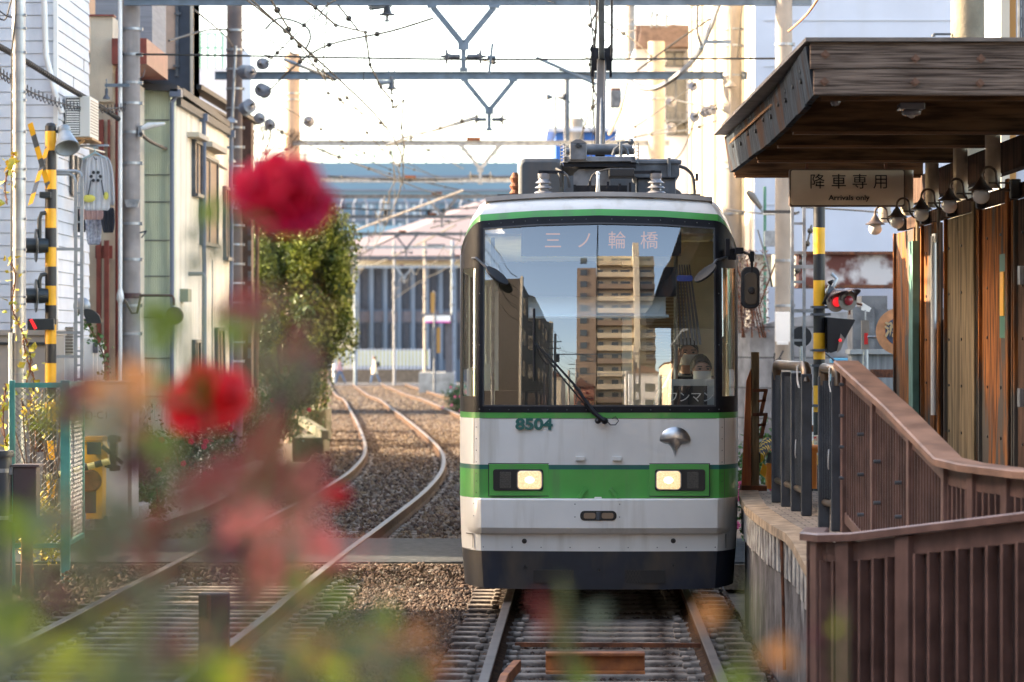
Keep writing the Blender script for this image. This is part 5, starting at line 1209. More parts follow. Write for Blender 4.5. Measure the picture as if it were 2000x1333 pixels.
mb.box(X(1300,d),X(1342,d),d-.9,d-.87,Z(226,d),Z(224,d)); build('balcony', mb, M_dsteel, t)
mb = MB(); mb.box(X(1085,150),X(1203,150),150,160,-.5,Z(258,150)); bb = build('blue_building', mb, mat('royal_blue_cladding',(0.015,0.11,0.42),.5,var=.1), label='distant bright blue block behind the tram roof', cat='building')
d=150; mb = MB(); mb.box(X(1068,d),X(1206,d),d-.4,d+10,Z(258,d),Z(250,d)); build('roof_edge', mb, M_bluewall, bb)
# dead creeper right of the tram at the block wall
n = 700; c = np.stack([3.0+.55*RNG.random(n), 42.2+.6*RNG.random(n), Z(650,42)+1.15*RNG.random(n)**1.2],1)
V, Fc = leaves(c, .07, .4); npmesh('dry_creeper', V, Fc, mat('dry_brown_leaf',(0.24,0.16,0.13),.8,var=.4), label='dry brown creeper on the wall just right of the tram', cat='creeper')
mb = MB()
for k in range(14):
    x=3.0+.5*random.random(); y=42.2+.5*random.random(); mb.tube([(x,y,Z(660,42)),(x+random.uniform(-.15,.15),y,Z(600,42)),(x+random.uniform(-.3,.3),y,Z(500+random.randint(0,60),42))],.012,4)
build('bare_shrub', mb, M_rust, label='bare brown twigs above the block wall beside the tram mirror', cat='shrub')
# shrubs with pink flowers right of the tram, low
def shrub(name, c, rad, n, size, m, label, cat='shrub', flowers=0, fm=None, stems=5):
    t = thing(name, (c[0],c[1],c[2]-rad[2]), label, cat)
    k = 9; cl = RNG.normal(size=(k,3)); cl /= np.linalg.norm(cl,axis=1)[:,None]; cl *= (.35+.5*RNG.random(k))[:,None]
    pts = cl[RNG.integers(0,k,n)]+RNG.normal(size=(n,3))*.26
    pts = pts*np.array(rad)+np.array(c); V, Fc = leaves(pts, size, .5); npmesh('foliage', V, Fc, m, parent=t)
    mb = MB()
    for s in range(stems):
        q = Vector((c[0]+random.uniform(-.4,.4)*rad[0], c[1]+random.uniform(-.3,.3)*rad[1], c[2]+random.uniform(-.1,.5)*rad[2])); b0 = Vector((c[0]+random.uniform(-.15,.15)*rad[0], c[1], c[2]-rad[2]))
        mb.tube([b0, b0.lerp(q,.5)+Vector((.02,.02,0)), q], [.012,.009,.005], 5)
    build('stem', mb, M_rust, t)
    if flowers:
        mb = MB()
        for s in range(flowers):
            q = Vector((c[0]+random.uniform(-.9,.9)*rad[0], c[1]-random.random()*rad[1], c[2]+random.uniform(-.8,.9)*rad[2]))
            for j in range(5): a = 2*math.pi*j/5; mb.sphere(q+Vector((.022*math.cos(a),-.01,.022*math.sin(a))), .022, 6, (1,.6,1))
        build('blossoms', mb, fm, t)
    return t
M_leaf = mat('mid_green_leaf', (0.07,0.14,0.03), .5, var=.5, scale=2.5, spec=.3)
M_pink = mat('pink_petal', (0.62,0.10,0.22), .6)
shrub('rose_shrub', (X(1515,31),31,.55), (.5,.4,.55), 1800, .06, M_leaf, 'leafy rose shrub with pink blooms seen right of the tram past the timber post', flowers=9, fm=M_pink)
shrub('rose_shrub', (X(1600,34),34,.4), (.7,.4,.5), 1800, .06, M_leaf, 'low green shrub seen beneath the barrier pipe', flowers=4, fm=M_pink)
# ---------------- left side ----------------
M_sidA = mat('white_lap_siding', (0.66,0.68,0.72), 0.6, var=.07, scale=3, bump=.15, bscale=14, streak=(4,4,.5), scol=(0.48,0.49,0.52), sfac=(.55,.85))
M_glassd = mat('dark_window_pane', (0.05,0.06,0.07), .15, spec=.8)
t = thing('siding_house', (-6.1,37.4,0), 'white lap siding house with an outdoor cooling unit at the upper left', 'house')
mb = MB(); z = 1.2
x0, x1, yf, yb = -7.6, -5.352, 36.0, 38.85
while z < 7.0:
    h = .15; mb.hexa([(x0,yf-.012,z),(x1+.012,yf-.012,z),(x1+.012,yb,z),(x0,yb,z),(x0,yf,z+h-.006),(x1,yf,z+h-.006),(x1,yb,z+h-.006),(x0,yb,z+h-.006)]); z += h
build('siding', mb, M_sidA, t)
mb = MB(); mb.box(x0,x1-.02,yf+.02,yb,-.1,1.2); build('foundation', mb, M_rconc, t)
mb = MB(); mb.box(x1-.02,x1+.03,yf-.03,yf+.02,-.1,7.0); build('corner_trim', mb, M_white, t)
mb = MB()
for zz in range(14): mb.box(x1+.012,x1+.016,37.2+.9*(zz%2)+.2,37.215+.9*(zz%2)+.2,1.5+zz*.3,1.65+zz*.3)
build('board_joint', mb, M_dsteel, t)
d = 35.9; mb = MB(); mb.tube([P(86,-10,d),P(88,60,d),P(90,110,d),P(100,150,d),P(112,200,d),P(122,222,d)], .035, 10); build('white_hose', mb, M_white, t, smooth=60)
mb = MB(); d=37.0; mb.box(X(122,36.6)+.0,x1+.02,37.6,37.65,Z(370,d),Z(300,d)); build('window_box', mb, M_warmwall, t)
w_ = MB(); w_.box(x1+.01,x1+.03,37.1,38.3,Z(375,37),Z(300,37)); wn = build('window', w_, M_glassd, t); w_ = MB()
for yy in (37.1,37.5,37.9,38.3): w_.box(x1+.03,x1+.05,yy-.02,yy+.02,Z(375,37),Z(300,37))
w_.box(x1+.03,x1+.05,37.1,38.3,Z(375,37)-.04,Z(375,37)); build('frame', w_, M_disc, wn)
# cooling unit
d = 36.6; ac = thing('cooling_unit', P(152,275,d), 'white outdoor cooling unit on a bracket high on the siding house wall', 'air conditioner')
mb = MB(); mb.box(X(127,d),X(176,d),d,d+.75,Z(268,d),Z(188,d)); bx = build('casing', mb, mat('off_white_casing',(.62,.60,.55),.5), ac, bevel=.01)
mb = MB()
for k in range(15): mb.box(X(130,d),X(155,d),d-.012,d-.002,Z(262,d)+k*.028,Z(262,d)+k*.028+.016)
build('grille', mb, M_white, bx)
mb = MB(); mb.box(X(129,d),X(156,d),d-.002,d,Z(264,d),Z(192,d)); build('grille_shadow_gap', mb, M_blk, bx)
mb = MB()
for k in range(12): mb.box(X(176,d),X(176,d)+.004,d+.05,d+.7,Z(260,d)+k*.035,Z(260,d)+k*.035+.012)
build('side_louvre', mb, M_disc, bx)
mb = MB(); mb.box(X(127,d),X(180,d),d-.02,d+.8,Z(273,d),Z(269,d)); mb.beam((X(165,d),d,Z(275,d)),(x1,d,Z(300,d)),.03,.03); build('bracket', mb, mat('ochre_bracket',(0.35,0.18,.06),.6), ac)
# laundry
dl = 36.9
def cloth(name, pl, m, label, th=.03, cat='shirt', d=dl, fold=9, **kw):
    # flat sewn shape subdivided into a wavy sheet with thickness
    n = 18; ys = [p[0] for p in pl]; vs=[]; fs=[]
    for i, (py, a, b) in enumerate(pl):
        for j in range(n+1):
            px = a+(b-a)*j/n; wv = .02*math.sin(j*fold/3+i*.4)+.01*math.sin(j*1.7); p = P(px,py,d); vs.append((p.x, p.y+wv, p.z))
    for i in range(len(pl)-1):
        for j in range(n): fs.append((i*(n+1)+j,(i+1)*(n+1)+j,(i+1)*(n+1)+j+1,i*(n+1)+j+1))
    mb = MB(); mb.add(vs, fs); o = build(name, mb, m, smooth=True, label=label, cat=cat, group=kw.get('group'), parent=kw.get('parent'))
    s = o.modifiers.new('s','SOLIDIFY'); s.thickness = th; s2 = o.modifiers.new('ss','SUBSURF'); s2.levels = 1; s2.render_levels = 1
    return o
M_jers = mat('heather_grey_jersey', (0.50,0.50,0.52), .9, var=.05, scale=60, bump=.1)
sh = thing('sweatshirt', P(188,420,dl), 'heather grey long sleeved sweatshirt with dark and yellow print hanging on a clothes hanger', 'sweatshirt')
cloth('torso', [(305,176,202),(310,166,206),(330,165,211),(360,164,212),(385,163,213),(400,163,213),(412,165,211)], M_jers, None, parent=sh, cat=None)
cloth('sleeve', [(308,163,169),(330,157,167),(360,152,166),(390,150,163),(410,150,160)], M_jers, None, parent=sh, cat=None)
cloth('sleeve', [(306,204,208),(325,207,217),(350,209,219),(380,212,221),(402,214,221)], M_jers, None, parent=sh, cat=None)
mb = MB(); mb.tube([P(183,306,dl-.045),P(186,312,dl-.05),P(190,311,dl-.045)],.006,5); 
for k in range(6): a=k*1.05; mb.sphere(P(187+9*math.cos(a),345+9*math.sin(a),dl-.045),.022,8,(1,.2,1))
mb.beam(P(178,352,dl-.045),P(172,382,dl-.045),.02,.012); mb.beam(P(198,352,dl-.045),P(203,382,dl-.045),.02,.012)
build('dark_print', mb, M_blk, sh)
mb = MB(); mb.sphere(P(174,388,dl-.045),.06,12,(1.3,.2,.8)); mb.sphere(P(207,383,dl-.045),.045,12,(.7,.2,1.1)); build('yellow_print', mb, mat('soft_yellow_print',(.55,.50,.10),.8), sh, smooth=True)
mb = MB(); mb.tube([P(160,312,dl),P(186,298,dl),P(212,312,dl)],.012,6); mb.tube([P(186,298,dl),P(184,288,dl),P(189,284,dl),P(190,290,dl)],.008,6); build('hanger', mb, mat('clear_blue_plastic',(.35,.5,.55),.3), sh)
cloth('pink_cloth', [(408,154,199),(420,154,200),(430,156,198)], mat('dusty_pink_cloth',(.42,.27,.26),.9), 'dusty pink cloth hanging below the grey sweatshirt', cat='cloth', d=37.3)
cloth('blue_cloth', [(425,168,196),(450,166,196),(480,170,194)], mat('pale_plaid_cloth',(.40,.42,.50),.9,var=.4,scale=30), 'pale bluish plaid cloth hanging beneath the pink cloth', cat='cloth', d=37.5)
cloth('black_trousers', [(405,195,221),(430,196,222),(456,200,220)], M_cloth, 'black garment hanging at the right of the laundry', cat='trousers', d=37.4)
cloth('black_skirt', [(400,143,160),(430,143,164),(455,144,166)], M_cloth, 'black garment hanging at the left of the laundry behind the ladder', cat='skirt', d=37.6)
mb = MB(); mb.cyl((X(145,37.4),36.8,Z(286,37.4)),(X(145,37.4)+.2,38.6,Z(286,37.4)),.015); mb.cyl((x1,36.9,Z(286,37)),(X(215,37),36.9,Z(286,37)),.014); build('clothes_pole', mb, M_steel, label='thin laundry pole carrying the hanging clothes', cat='pole')
# cream house with red pipe
t = thing('cream_house', (-5.6,43,0), 'cream house with brick red drainpipe and gutter behind the left concrete pole', 'house')
M_creamw = mat('aged_cream_stucco', (0.74,0.63,0.47), .9, var=.14, scale=2.5, bump=.3, bscale=60, streak=(3,3,.4), scol=(0.42,0.31,0.20), sfac=(.5,.8))
mb = MB(); mb.box(-7.5,-5.18,41,43.3,-.2,Z(145,41)); mb.box(X(178,41),X(222,41),40.9,43,Z(200,41),Z(34,41)); build('wall', mb, M_creamw, t)
M_redb = mat('brick_red_paint', (0.27,0.065,0.045), .5, var=.2)
mb = MB(); mb.cyl((X(230,40.9),40.9,0),(X(230,40.9),40.9,Z(140,41)),.035,n=12); mb.tube([(X(230,40.9),40.9,Z(140,41)),(X(232,40.9),40.9,Z(133,41)),(X(245,40.9),40.9,Z(130,41))],.035,10); mb.beam(P(272,118,41),P(308,145,43.2),.10,.12); build('drainpipe', mb, M_redb, t, smooth=60)
mb = MB(); mb.box(X(178,41)-.02,X(225,41),40.85,41.1,Z(34,41),Z(31,41)); mb.box(X(222,41),X(290,41),40.8,43.3,Z(128,41),Z(78,41)); build('eave', mb, M_redb, t)
mb = MB(); mb.box(X(180,42),X(292,42),42.3,44,Z(90,42),8); rf = build('grey_siding_upper', mb, mat('grey_lap_siding',(.24,.24,.26),.7,var=.15,scale=2,stretch=(1,1,18)), t)
for (a,b,c,e) in ((202,210,255,380),):
    mb = MB(); mb.box(X(a,40.9)-.06,X(a,40.9),40.9,40.98,Z(e,41),Z(235,41)); mb.box(X(b,40.9),X(b,40.9)+.03,40.9,40.98,Z(e,41),Z(235,41)); build('red_frame', mb, M_redb, t)
for px in (188,203):
    mb = MB(); mb.box(X(px,40.7),X(px+9,40.7),40.7,40.78,0,Z(470,40.7)); build('red_post', mb, M_redb, t)
mb = MB(); mb.box(X(185,40.7),X(218,40.7),40.75,40.8,Z(505,40.7),Z(480,40.7)); build('red_rail', mb, M_redb, t)
# green grey building
t = thing('green_house', (-5.0,44,0), 'pale grey green corrugated house beside the cream house', 'house')
M_gg = mat('grey_green_corrugated', (0.60,0.65,0.49), .7, var=.07, scale=2, streak=(5,5,.4), scol=(0.27,0.34,0.29))
mb = MB(); xa, xb = X(280,43.5), X(333,43.5); mb.box(xa-1.2,xb,43.5,44.2,-.2,Z(170,43.5)); 
k = 0
while xa+k*.026 < xb: mb.cyl((xa+k*.026,43.5,0),(xa+k*.026,43.5,Z(178,43.5)),.012,n=6,cap=False); k += 1
build('wall', mb, M_gg, t)
mb = MB()
for py in (235,342,395,470,540,620,700,775): mb.box(xa,xb,43.475,43.49,Z(py,43.5)-.006,Z(py,43.5)+.006)
build('sheet_joint', mb, M_dsteel, t)
mb = MB(); mb.hexa([(xa-1.2,43.3,Z(165,43.4)),(xb+.12,43.3,Z(180,43.4)),(xb+.12,44.3,Z(180,43.4)),(xa-1.2,44.3,Z(165,43.4)),(xa-1.2,43.3,Z(150,43.4)),(xb+.12,43.3,Z(168,43.4)),(xb+.12,44.3,Z(168,43.4)),(xa-1.2,44.3,Z(150,43.4))]); build('roof', mb, mat('dark_tile_roof',(.05,.05,.055),.6), t)
M_dp = mat('blue_grey_drainpipe',(.13,.16,.22),.5)
mb = MB(); x=X(336,43.4); mb.cyl((x,43.4,0),(x,43.4,Z(200,43.4)),.032,n=12); mb.tube([(x,43.4,Z(200,43.4)),(x+.05,43.4,Z(190,43.4)),(x+.06,43.4,Z(180,43.4))],.032,10); mb.box(x-.02,x+.14,43.3,43.5,Z(190,43.4),Z(176,43.4)); build('drainpipe', mb, M_dp, t, smooth=60)
# long cream house along the track
t = thing('shuttered_house', (-4.7,47,0), 'long cream house with brown shutters facing the track on the left', 'house')
M_cr2 = mat('pale_cream_siding', (0.86,0.79,0.64), .85, var=.08, scale=2.5, bump=.15, streak=(3,6,.3), scol=(0.50,0.41,0.29), sfac=(.5,.8))  # pale cream with brownish streaks
A0 = (-4.83,44.2); A1 = (-4.68,51.2)
mb = MB(); mb.prism([(A0[0],A0[1],-.2),(A1[0],A1[1],-.2),(A1[0],A1[1],Z(240,50.5)),(A0[0],A0[1],Z(192,44.2))],(-3,0,0)); build('wall', mb, M_cr2, t)
def onw(y, z, o=0): return (A0[0]+(A1[0]-A0[0])*(y-A0[1])/7+o, y, z)
def wallbox(mb, ya, yb, za, zb, o0, o1): mb.hexa([onw(ya,za,o0),onw(ya,za,o1),onw(yb,za,o1),onw(yb,za,o0),onw(ya,zb,o0),onw(ya,zb,o1),onw(yb,zb,o1),onw(yb,zb,o0)])
M_shut = mat('brown_shutter', (0.22,0.13,0.08), .6, var=.2, stretch=(1,1,20), scale=4)
for ya, yb, za, zb in ((46.0,46.8,4.25,5.0),(46.9,48.9,3.55,4.85),(50.0,50.8,3.4,4.5),(46.0,46.6,.9,2.0),(48.9,49.8,1.0,2.2)):
    mb = MB(); wallbox(mb, ya, yb, za, zb, 0, .03); w_ = build('window', mb, M_shut, t)
    mb = MB(); wallbox(mb, ya-.05, ya, za-.05, zb+.05, 0, .06); wallbox(mb, yb, yb+.05, za-.05, zb+.05, 0, .06); wallbox(mb, ya, yb, zb, zb+.05, 0, .07); wallbox(mb, ya, yb, za-.05, za, 0, .09); wallbox(mb, (ya+yb)/2-.03, (ya+yb)/2+.03, za, zb, .03, .05); build('frame', mb, M_dsteel, w_)
mb = MB(); wallbox(mb, 44.2, 51.3, Z(200,44.2)-.05, Z(200,44.2)+.06, 0, .07); mb.prism([(A0[0]+.12,44.0,5.56),(A1[0]+.02,51.0,5.56),(A1[0]-1.6,51.0,6.2),(A0[0]-1.6,44.0,6.2)],(0,0,.10)); build('roof', mb, mat('dark_tile_roof',(.05,.05,.055),.6), t)
for y in (47.0-.1, 50.6):
    mb = MB(); p=onw(y,0,.07); mb.cyl((p[0],p[1],0),(p[0],p[1],5.4),.035,n=10); mb.box(p[0]-.06,p[0]+.06,p[1]-.06,p[1]+.06,5.38,5.5); build('drainpipe', mb, M_dp, t)
mb = MB(); wallbox(mb, 45.4, 46.6, 5.05, 5.12, 0, .18); wallbox(mb, 46.9,48.9,5.0,5.08,0,.2); build('awning', mb, M_warmwall, t)
mb = MB(); p=onw(45.6,0,.1); mb.tube([(p[0]-.1,45.6,Z(535,45.6)),(p[0]+.10,45.6,Z(535,45.6)),(p[0]+.14,45.6,Z(542,45.6)),(p[0]+.14,45.6,0)],.032,10); mb.cyl(onw(47.9,1.2,.08),onw(47.9,3.3,.08),.01,n=6); build('bent_vent_pipe', mb, mat('green_grey_pipe',(.20,.23,.22),.5), t, smooth=60)
mb = MB(); wallbox(mb, 44.6,45.0,Z(590,44.8),Z(565,44.8),0,.12); build('meter_box', mb, mat('olive_meter_box',(.22,.25,.17),.6), t)
# tall dark clad building and far ones
t = thing('tall_house', (-5.9,53,0), 'tall house with a dark slate wall and tan panel rising behind the lower roofs', 'house')
d = 52; mb = MB(); mb.box(X(255,d),X(378,d),d,d+1,4,9); build('wall', mb, mat('dark_slate_cladding',(.028,.036,.055),.5,var=.2), t)
mb = MB(); mb.box(X(312,d),X(348,d),d-.03,d,Z(135,d),9); build('tan_panel', mb, mat('tan_wall_panel',(.46,.32,.24),.8,var=.1), t)
mb = MB(); mb.box(X(240,d),X(297,d),d-.2,d,4,9); mb.box(X(372,d),X(378,d),d-.04,d+1,4,9); build('pale_wall', mb, M_warmwall, t)
mb = MB(); mb.box(X(343,d),X(349,d),d-.06,d-.03,Z(150,d),9)
for px,py in ((300,28),(348,28),(345,130)): mb.box(X(px-6,d),X(px+6,d),d-.1,d-.03,Z(py+2,d),Z(py-2,d))
build('gutter_bracket', mb, M_dsteel, t)
t = thing('distant_block', (X(410,100),100,0), 'hazy pale apartment block with roof railings between the houses and the wire pole', 'building')
d=100; mb = MB(); mb.box(X(375,d),X(443,d),d,d+8,0,Z(133,d)); mb.box(X(425,d),X(450,d),d+1,d+8,0,Z(65,d)); build('wall', mb, M_bluewall, t)
mb = MB()
for px in (378,392,406,420,434): mb.cyl(P(px,133,d),P(px,66,d),.05,n=6)
for py in (66,94): mb.cyl(P(376,py,d),P(436,py,d),.04,n=6)
build('roof_railing', mb, mat('pale_green_metal',(.20,.38,.30),.5), t)
t = thing('brown_house', (X(470,56),56,0), 'brown gabled house partly hidden by the dark red rose', 'house'); d=56
mb = MB(); mb.prism([P(447,208,d),P(491,240,d),P(491,820,d),P(447,820,d)],(0,.5,0)); build('wall', mb, mat('brown_cladding',(.07,.035,.025),.7,var=.3), t)
mb = MB(); mb.beam(P(380,170,52.5),P(495,240,57),.25,.08); mb.beam(P(376,192,52.5),P(492,258,57),.12,.05); build('roof', mb, mat('dark_tile_roof',(.05,.05,.055),.6), t)
mb = MB(); d=55.5
for k in range(12): mb.box(X(484,d),X(490,d),d,d+.02,Z(700-30*k,d),Z(680-30*k,d))
build('slat_screen', mb, M_dsteel, t)
# utility poles left
p1 = conc_pole(256, 40.2, .122, -60, 'concrete pole with a white conduit and gauge bracket beside the cream house', (60,110,165,205,262,322,440,510,600,655,735), m=M_conc)
d=40.1; mb = MB(); mb.cyl((X(237,d),d-.12,-.2),(X(237,d),d-.12,8),.028,n=14); mb.lathe([(.03,0),(.05,.05),(.045,.12),(.028,.18)],(X(237,d),d-.12,Z(592,d)),n=14); build('white_conduit', mb, M_white, p1, smooth=60)
mb = MB(); mb.tube([P(243,585,d-.15),P(258,612,d-.18),P(268,612,d-.18),P(275,580,d-.15)],.016,8); build('hose_loop', mb, mat('brown_hose',(.12,.09,.06),.6), p1, smooth=60)
mb = MB(); z=Z(578,d); mb.lathe([(.13,-.035),(.135,-.035),(.135,.035),(.13,.035)],(X(256,40.2),40.2,z),n=20); mb.tube([(X(275,d),d-.1,z),(X(338,d),d-.1,z),(X(341,d),d-.1,z-.04),(X(341,d),d-.1,z-.13)],.018,8); rg = build('gauge_arm', mb, mat('maroon_bracket',(.07,.03,.035),.5), p1, smooth=50)
c = P(341,617,d-.1); mb = MB(); mb.lathe([(0,-.05),(.10,-.05),(.115,-.03),(.115,.03),(.09,.05),(0,.05)], c, (0,1,0), 26); mb.lathe([(.085,-.056),(.10,-.056),(.10,-.05),(.085,-.05)], c, (0,1,0), 26); build('round_bell', mb, mat('brown_bell',(.10,.075,.06),.5,.3), rg, smooth=40)
c = P(208,195,d-.2)
for (px,py,r) in ((208,188,1),(423,305,1)):
    dd = d if px < 300 else 50.8; c = P(px,py,dd-.2)
    t = thing('hanging_insulator', c, 'small grey bell insulator on a short arm of the %s' % ('concrete pole by the cream house' if px < 300 else 'gantry pole behind the rose'), 'insulator')
    mb = MB(); mb.lathe([(.01,.10),(.02,.09),(.02,.02),(.045,-.02),(.05,-.04),(0,-.045)], c, n=16); build('bell', mb, M_dsteel, t, smooth=50)
    mb = MB(); mb.box(c.x-.02,c.x+.30,c.y-.01,c.y+.03,c.z+.12,c.z+.16); mb.cyl((c.x,c.y,c.z+.08),(c.x,c.y,c.z+.22),.008,n=6); build('arm', mb, M_blgrey, t)
mb = MB(); mb.prism([P(243,390,d-.13),P(273,390,d-.13),P(269,405,d-.13),P(247,405,d-.13)],(0,.05,0)); build('pole_plate', mb, M_steel, p1)
t = thing('street_light', P(300,245,d), 'slim white street light tilted upward on the concrete pole', 'street light')
mb = MB(); mb.tube([P(276,252,d),P(290,246,d),P(322,242,d)],[.03,.045,.02],10); build('lamp_head', mb, M_white, t, smooth=60); mb = MB(); mb.box(X(270,d),X(278,d),d-.02,d+.05,Z(268,d),Z(246,d)); build('mount', mb, M_steel, t)
mb = MB(); mb.tube([P(271,155,d),P(280,150,d),P(283,135,d)],.006,5)
for py in (456,): mb.beam(P(273,455,d),P(287,452,d),.02,.02); mb.beam(P(276,465,d),P(285,454,d),.015,.015)
build('step_bolt', mb, M_dsteel, p1)
p2 = conc_pole(458, 51.3, .135, -60, 'dark concrete gantry pole partly covered by the blurred dark red rose', tuple(range(62,720,38)), m=mat('dark_brown_concrete',(.13,.105,.10),.85,var=.2,scale=4,bump=.1))  # darker brown concrete than the other poles
d=51; mb = MB(); mb.box(X(449,d),X(470,d),d-.16,d-.14,Z(410,d),Z(368,d)); build('paper_notice', mb, mat('stained_notice',(.5,.5,.5),.7,var=.6,scale=25), p2)
p3 = conc_pole(571, 73, .19, 105, 'weathered tan concrete pole standing above the blurred dark red rose', (185,197), m=mat('tan_pole_concrete',(.36,.27,.20),.85,var=.15,scale=3,bump=.1))
# near steel pole with cables and creeper
d = 30.2; sp = thing('steel_pole', (X(38,d),d,0), 'galvanised steel pole with banded cables and yellow leaved creeper at the left edge', 'pole')
mb = MB(); mb.cyl((X(38,d),d,-.1),(X(36,d),d,8),.066,n=22); build('pole', mb, mat('shiny_galvanised_pole',(.40,.40,.40),.35,.6,var=.2,scale=5,bump=.05), sp, smooth=60)
mb = MB()
for py in (32,58,105,182,198,260,333,352,430,490,533,582,596,640,670,705,733): z=Z(py,d); mb.lathe([(.066,0),(.072,0),(.072,.018),(.066,.018)],(X(37,d),d,z),n=20); mb.box(X(48,d),X(52,d),d-.05,d,z-.004,z+.02)
build('steel_band', mb, M_steel, sp)
mb = MB(); mb.tube([(X(22,d),d-.03,.0),(X(23,d),d-.03,Z(400,d)),(X(24,d),d-.03,Z(100,d)),(X(33,d),d-.08,Z(30,d)),(X(36,d),d-.08,7)],.008,6); build('black_cable', mb, M_cable, sp)
mb = MB(); mb.cyl((X(22,d),d-.05,0),(X(22,d),d-.05,Z(650,d)),.02,n=12); build('white_conduit', mb, M_white, sp)
M_yl = mat('yellow_autumn_leaf', (0.62,0.42,0.03), .55, col2=(0.25,0.30,0.04), scale=5, subs=.0)
def vine(pts, n, label, m, size=.06, spread=.05):
    pts = [Vector(p) for p in pts]; t = thing('creeper', pts[0], label, 'creeper'); sm = smooth_path(pts, 40); mb = MB(); mb.tube(sm, .007, 5)
    mb.tube([p+Vector((random.uniform(-.02,.02),-.01,0)) for p in sm], .004, 5); build('stem', mb, M_rust, t)
    C = np.array([sm[i] for i in RNG.integers(0,len(sm),n)])+RNG.normal(size=(n,3))*spread; C[:,1] -= .03; V, Fc = leaves(C, size, .8); npmesh('foliage', V, Fc, m, parent=t); return t
d -= .12
vine([P(48,760,d),P(60,700,d),P(40,640,d),P(24,600,d),P(30,540,d),P(20,510,d)], 40, 'yellow green creeper climbing the lower steel pole', M_yl, .07, .045)
vine([P(28,300,d),P(18,330,d),P(10,360,d),P(14,400,d)], 26, 'tuft of yellow leaves clinging high on the steel pole', M_yl, .075, .04)
vine([P(60,790,d),P(66,740,d),P(52,700,d),P(45,660,d)], 24, 'yellow leaves trailing over the teal fence top', M_yl, .075, .05)
vine([P(10,990,28.2),P(14,900,28.2),P(6,820,28.2),P(12,750,28.2)], 60, 'yellow creeper hanging at the left frame edge beside the teal fence', M_yl, .07, .05)
# cables between left frame edge and the concrete pole
mb = MB(); pts = smooth_path([P(-60,60,30),P(0,92,31),P(55,123,33),P(130,170,35.5),P(190,205,38),P(232,233,40)], 50); mb.tube(pts, .026, 8)
for i in range(0,len(pts)-1):
    for q in (0,.5): p = pts[i].lerp(pts[i+1],q); dd=(pts[i+1]-pts[i]).normalized(); mb.cyl(p, p+dd*.03, .034, n=8)
build('spiral_wrapped_cable', mb, M_cable, smooth=50, label='thick spiral wrapped cable sagging past the siding house', cat='cable')
mb = MB(); pts = smooth_path([P(-50,110,30),P(0,142,31),P(60,180,33),P(130,205,35.5),P(190,213,38),P(245,210,40)], 300); cp=[]
for i,p in enumerate(pts): a=i*.95; cp.append(p+Vector((0,math.cos(a)*.055,math.sin(a)*.055)))
mb.tube(cp,.006,5); mb.tube(pts[::10],.010,5); build('coiled_cable', mb, M_cable, label='loosely coiled thin cable sagging below the thick cable', cat='cable')
mb = MB(); mb.tube(smooth_path([P(275,262,40),P(300,280,42),P(350,300,45),P(410,314,48),P(445,335,51)],20),.026,8); build('service_cable', mb, M_cable, smooth=60, label='thick cable sagging between the concrete pole and the gantry pole', cat='cable')
mb = MB(); mb.tube(smooth_path([P(-20,20,30),P(8,40,30),P(20,8,30),P(30,-20,30)],12),.009,6); mb.tube(smooth_path([P(-20,5,30),P(10,30,30),P(24,34,30)],8),.008,6); build('loose_cable', mb, M_cable, label='loose cable loops at the upper left corner', cat='cable')
# left crossing signal
dS = 32.6; xs = X(99,dS)
sL = striped_pole(xs, dS, .060, -.05, Z(247,dS), 'black and yellow crossing signal post with a crossbuck and grey horn speaker', 'y', .205)
M_bl2 = mat('blue_black_enamel', (0.022,0.030,0.035), .35, .1)
def crossbuck():
    c = P(82,322,dS-.12); mb = MB()
    vs=[]
    for s in (-1,1):
        # crossbuck seen nearly edge on: boards turned away, narrow in x
        for k in range(7):
            a0, a1 = -.44+.88*k/7, -.44+.88*(k+1)/7; mb.slot(k%2)
            def q(a, w, th): return c+Vector((s*a*.235+w*.40*.5, a*.32*s+th+.008*s, a*.97+w*.11*s*.0+ (w*.10)))
            w=.13; b4=[q(a0,-w,0),q(a0,w,0),q(a1,w,0),q(a1,-w,0)]
            mb.hexa([b4[0],b4[1],b4[1]+Vector((0,.012,0)),b4[0]+Vector((0,.012,0)),b4[3],b4[2],b4[2]+Vector((0,.012,0)),b4[3]+Vector((0,.012,0))])
    build('crossbuck', mb, [M_yel, M_dsteel], sL)
    mb = MB(); mb.cyl(P(80,305,dS),P(80,330,dS),.02); mb.cyl(P(78,315,dS),P(96,315,dS),.02); build('crossbuck_mount', mb, M_steel, sL)
crossbuck()
c = P(128,270,dS-.05); ax = Vector((.22,-.55,-.8)).normalized(); mb = MB(); mb.lathe([(.045,-.14),(.07,-.13),(.07,-.08),(.06,-.07),(.075,-.04),(.13,.12),(.135,.14),(.12,.14),(.06,-.02),(0,-.03)], c, ax, 26); horn = build('horn_speaker', mb, mat('blue_grey_horn',(.26,.30,.34),.4,.2,var=.2), sL, smooth=50)
mb = MB(); mb.beam(P(104,257,dS),P(126,258,dS-.02),.04,.03); build('horn_bracket', mb, M_bl2, horn)
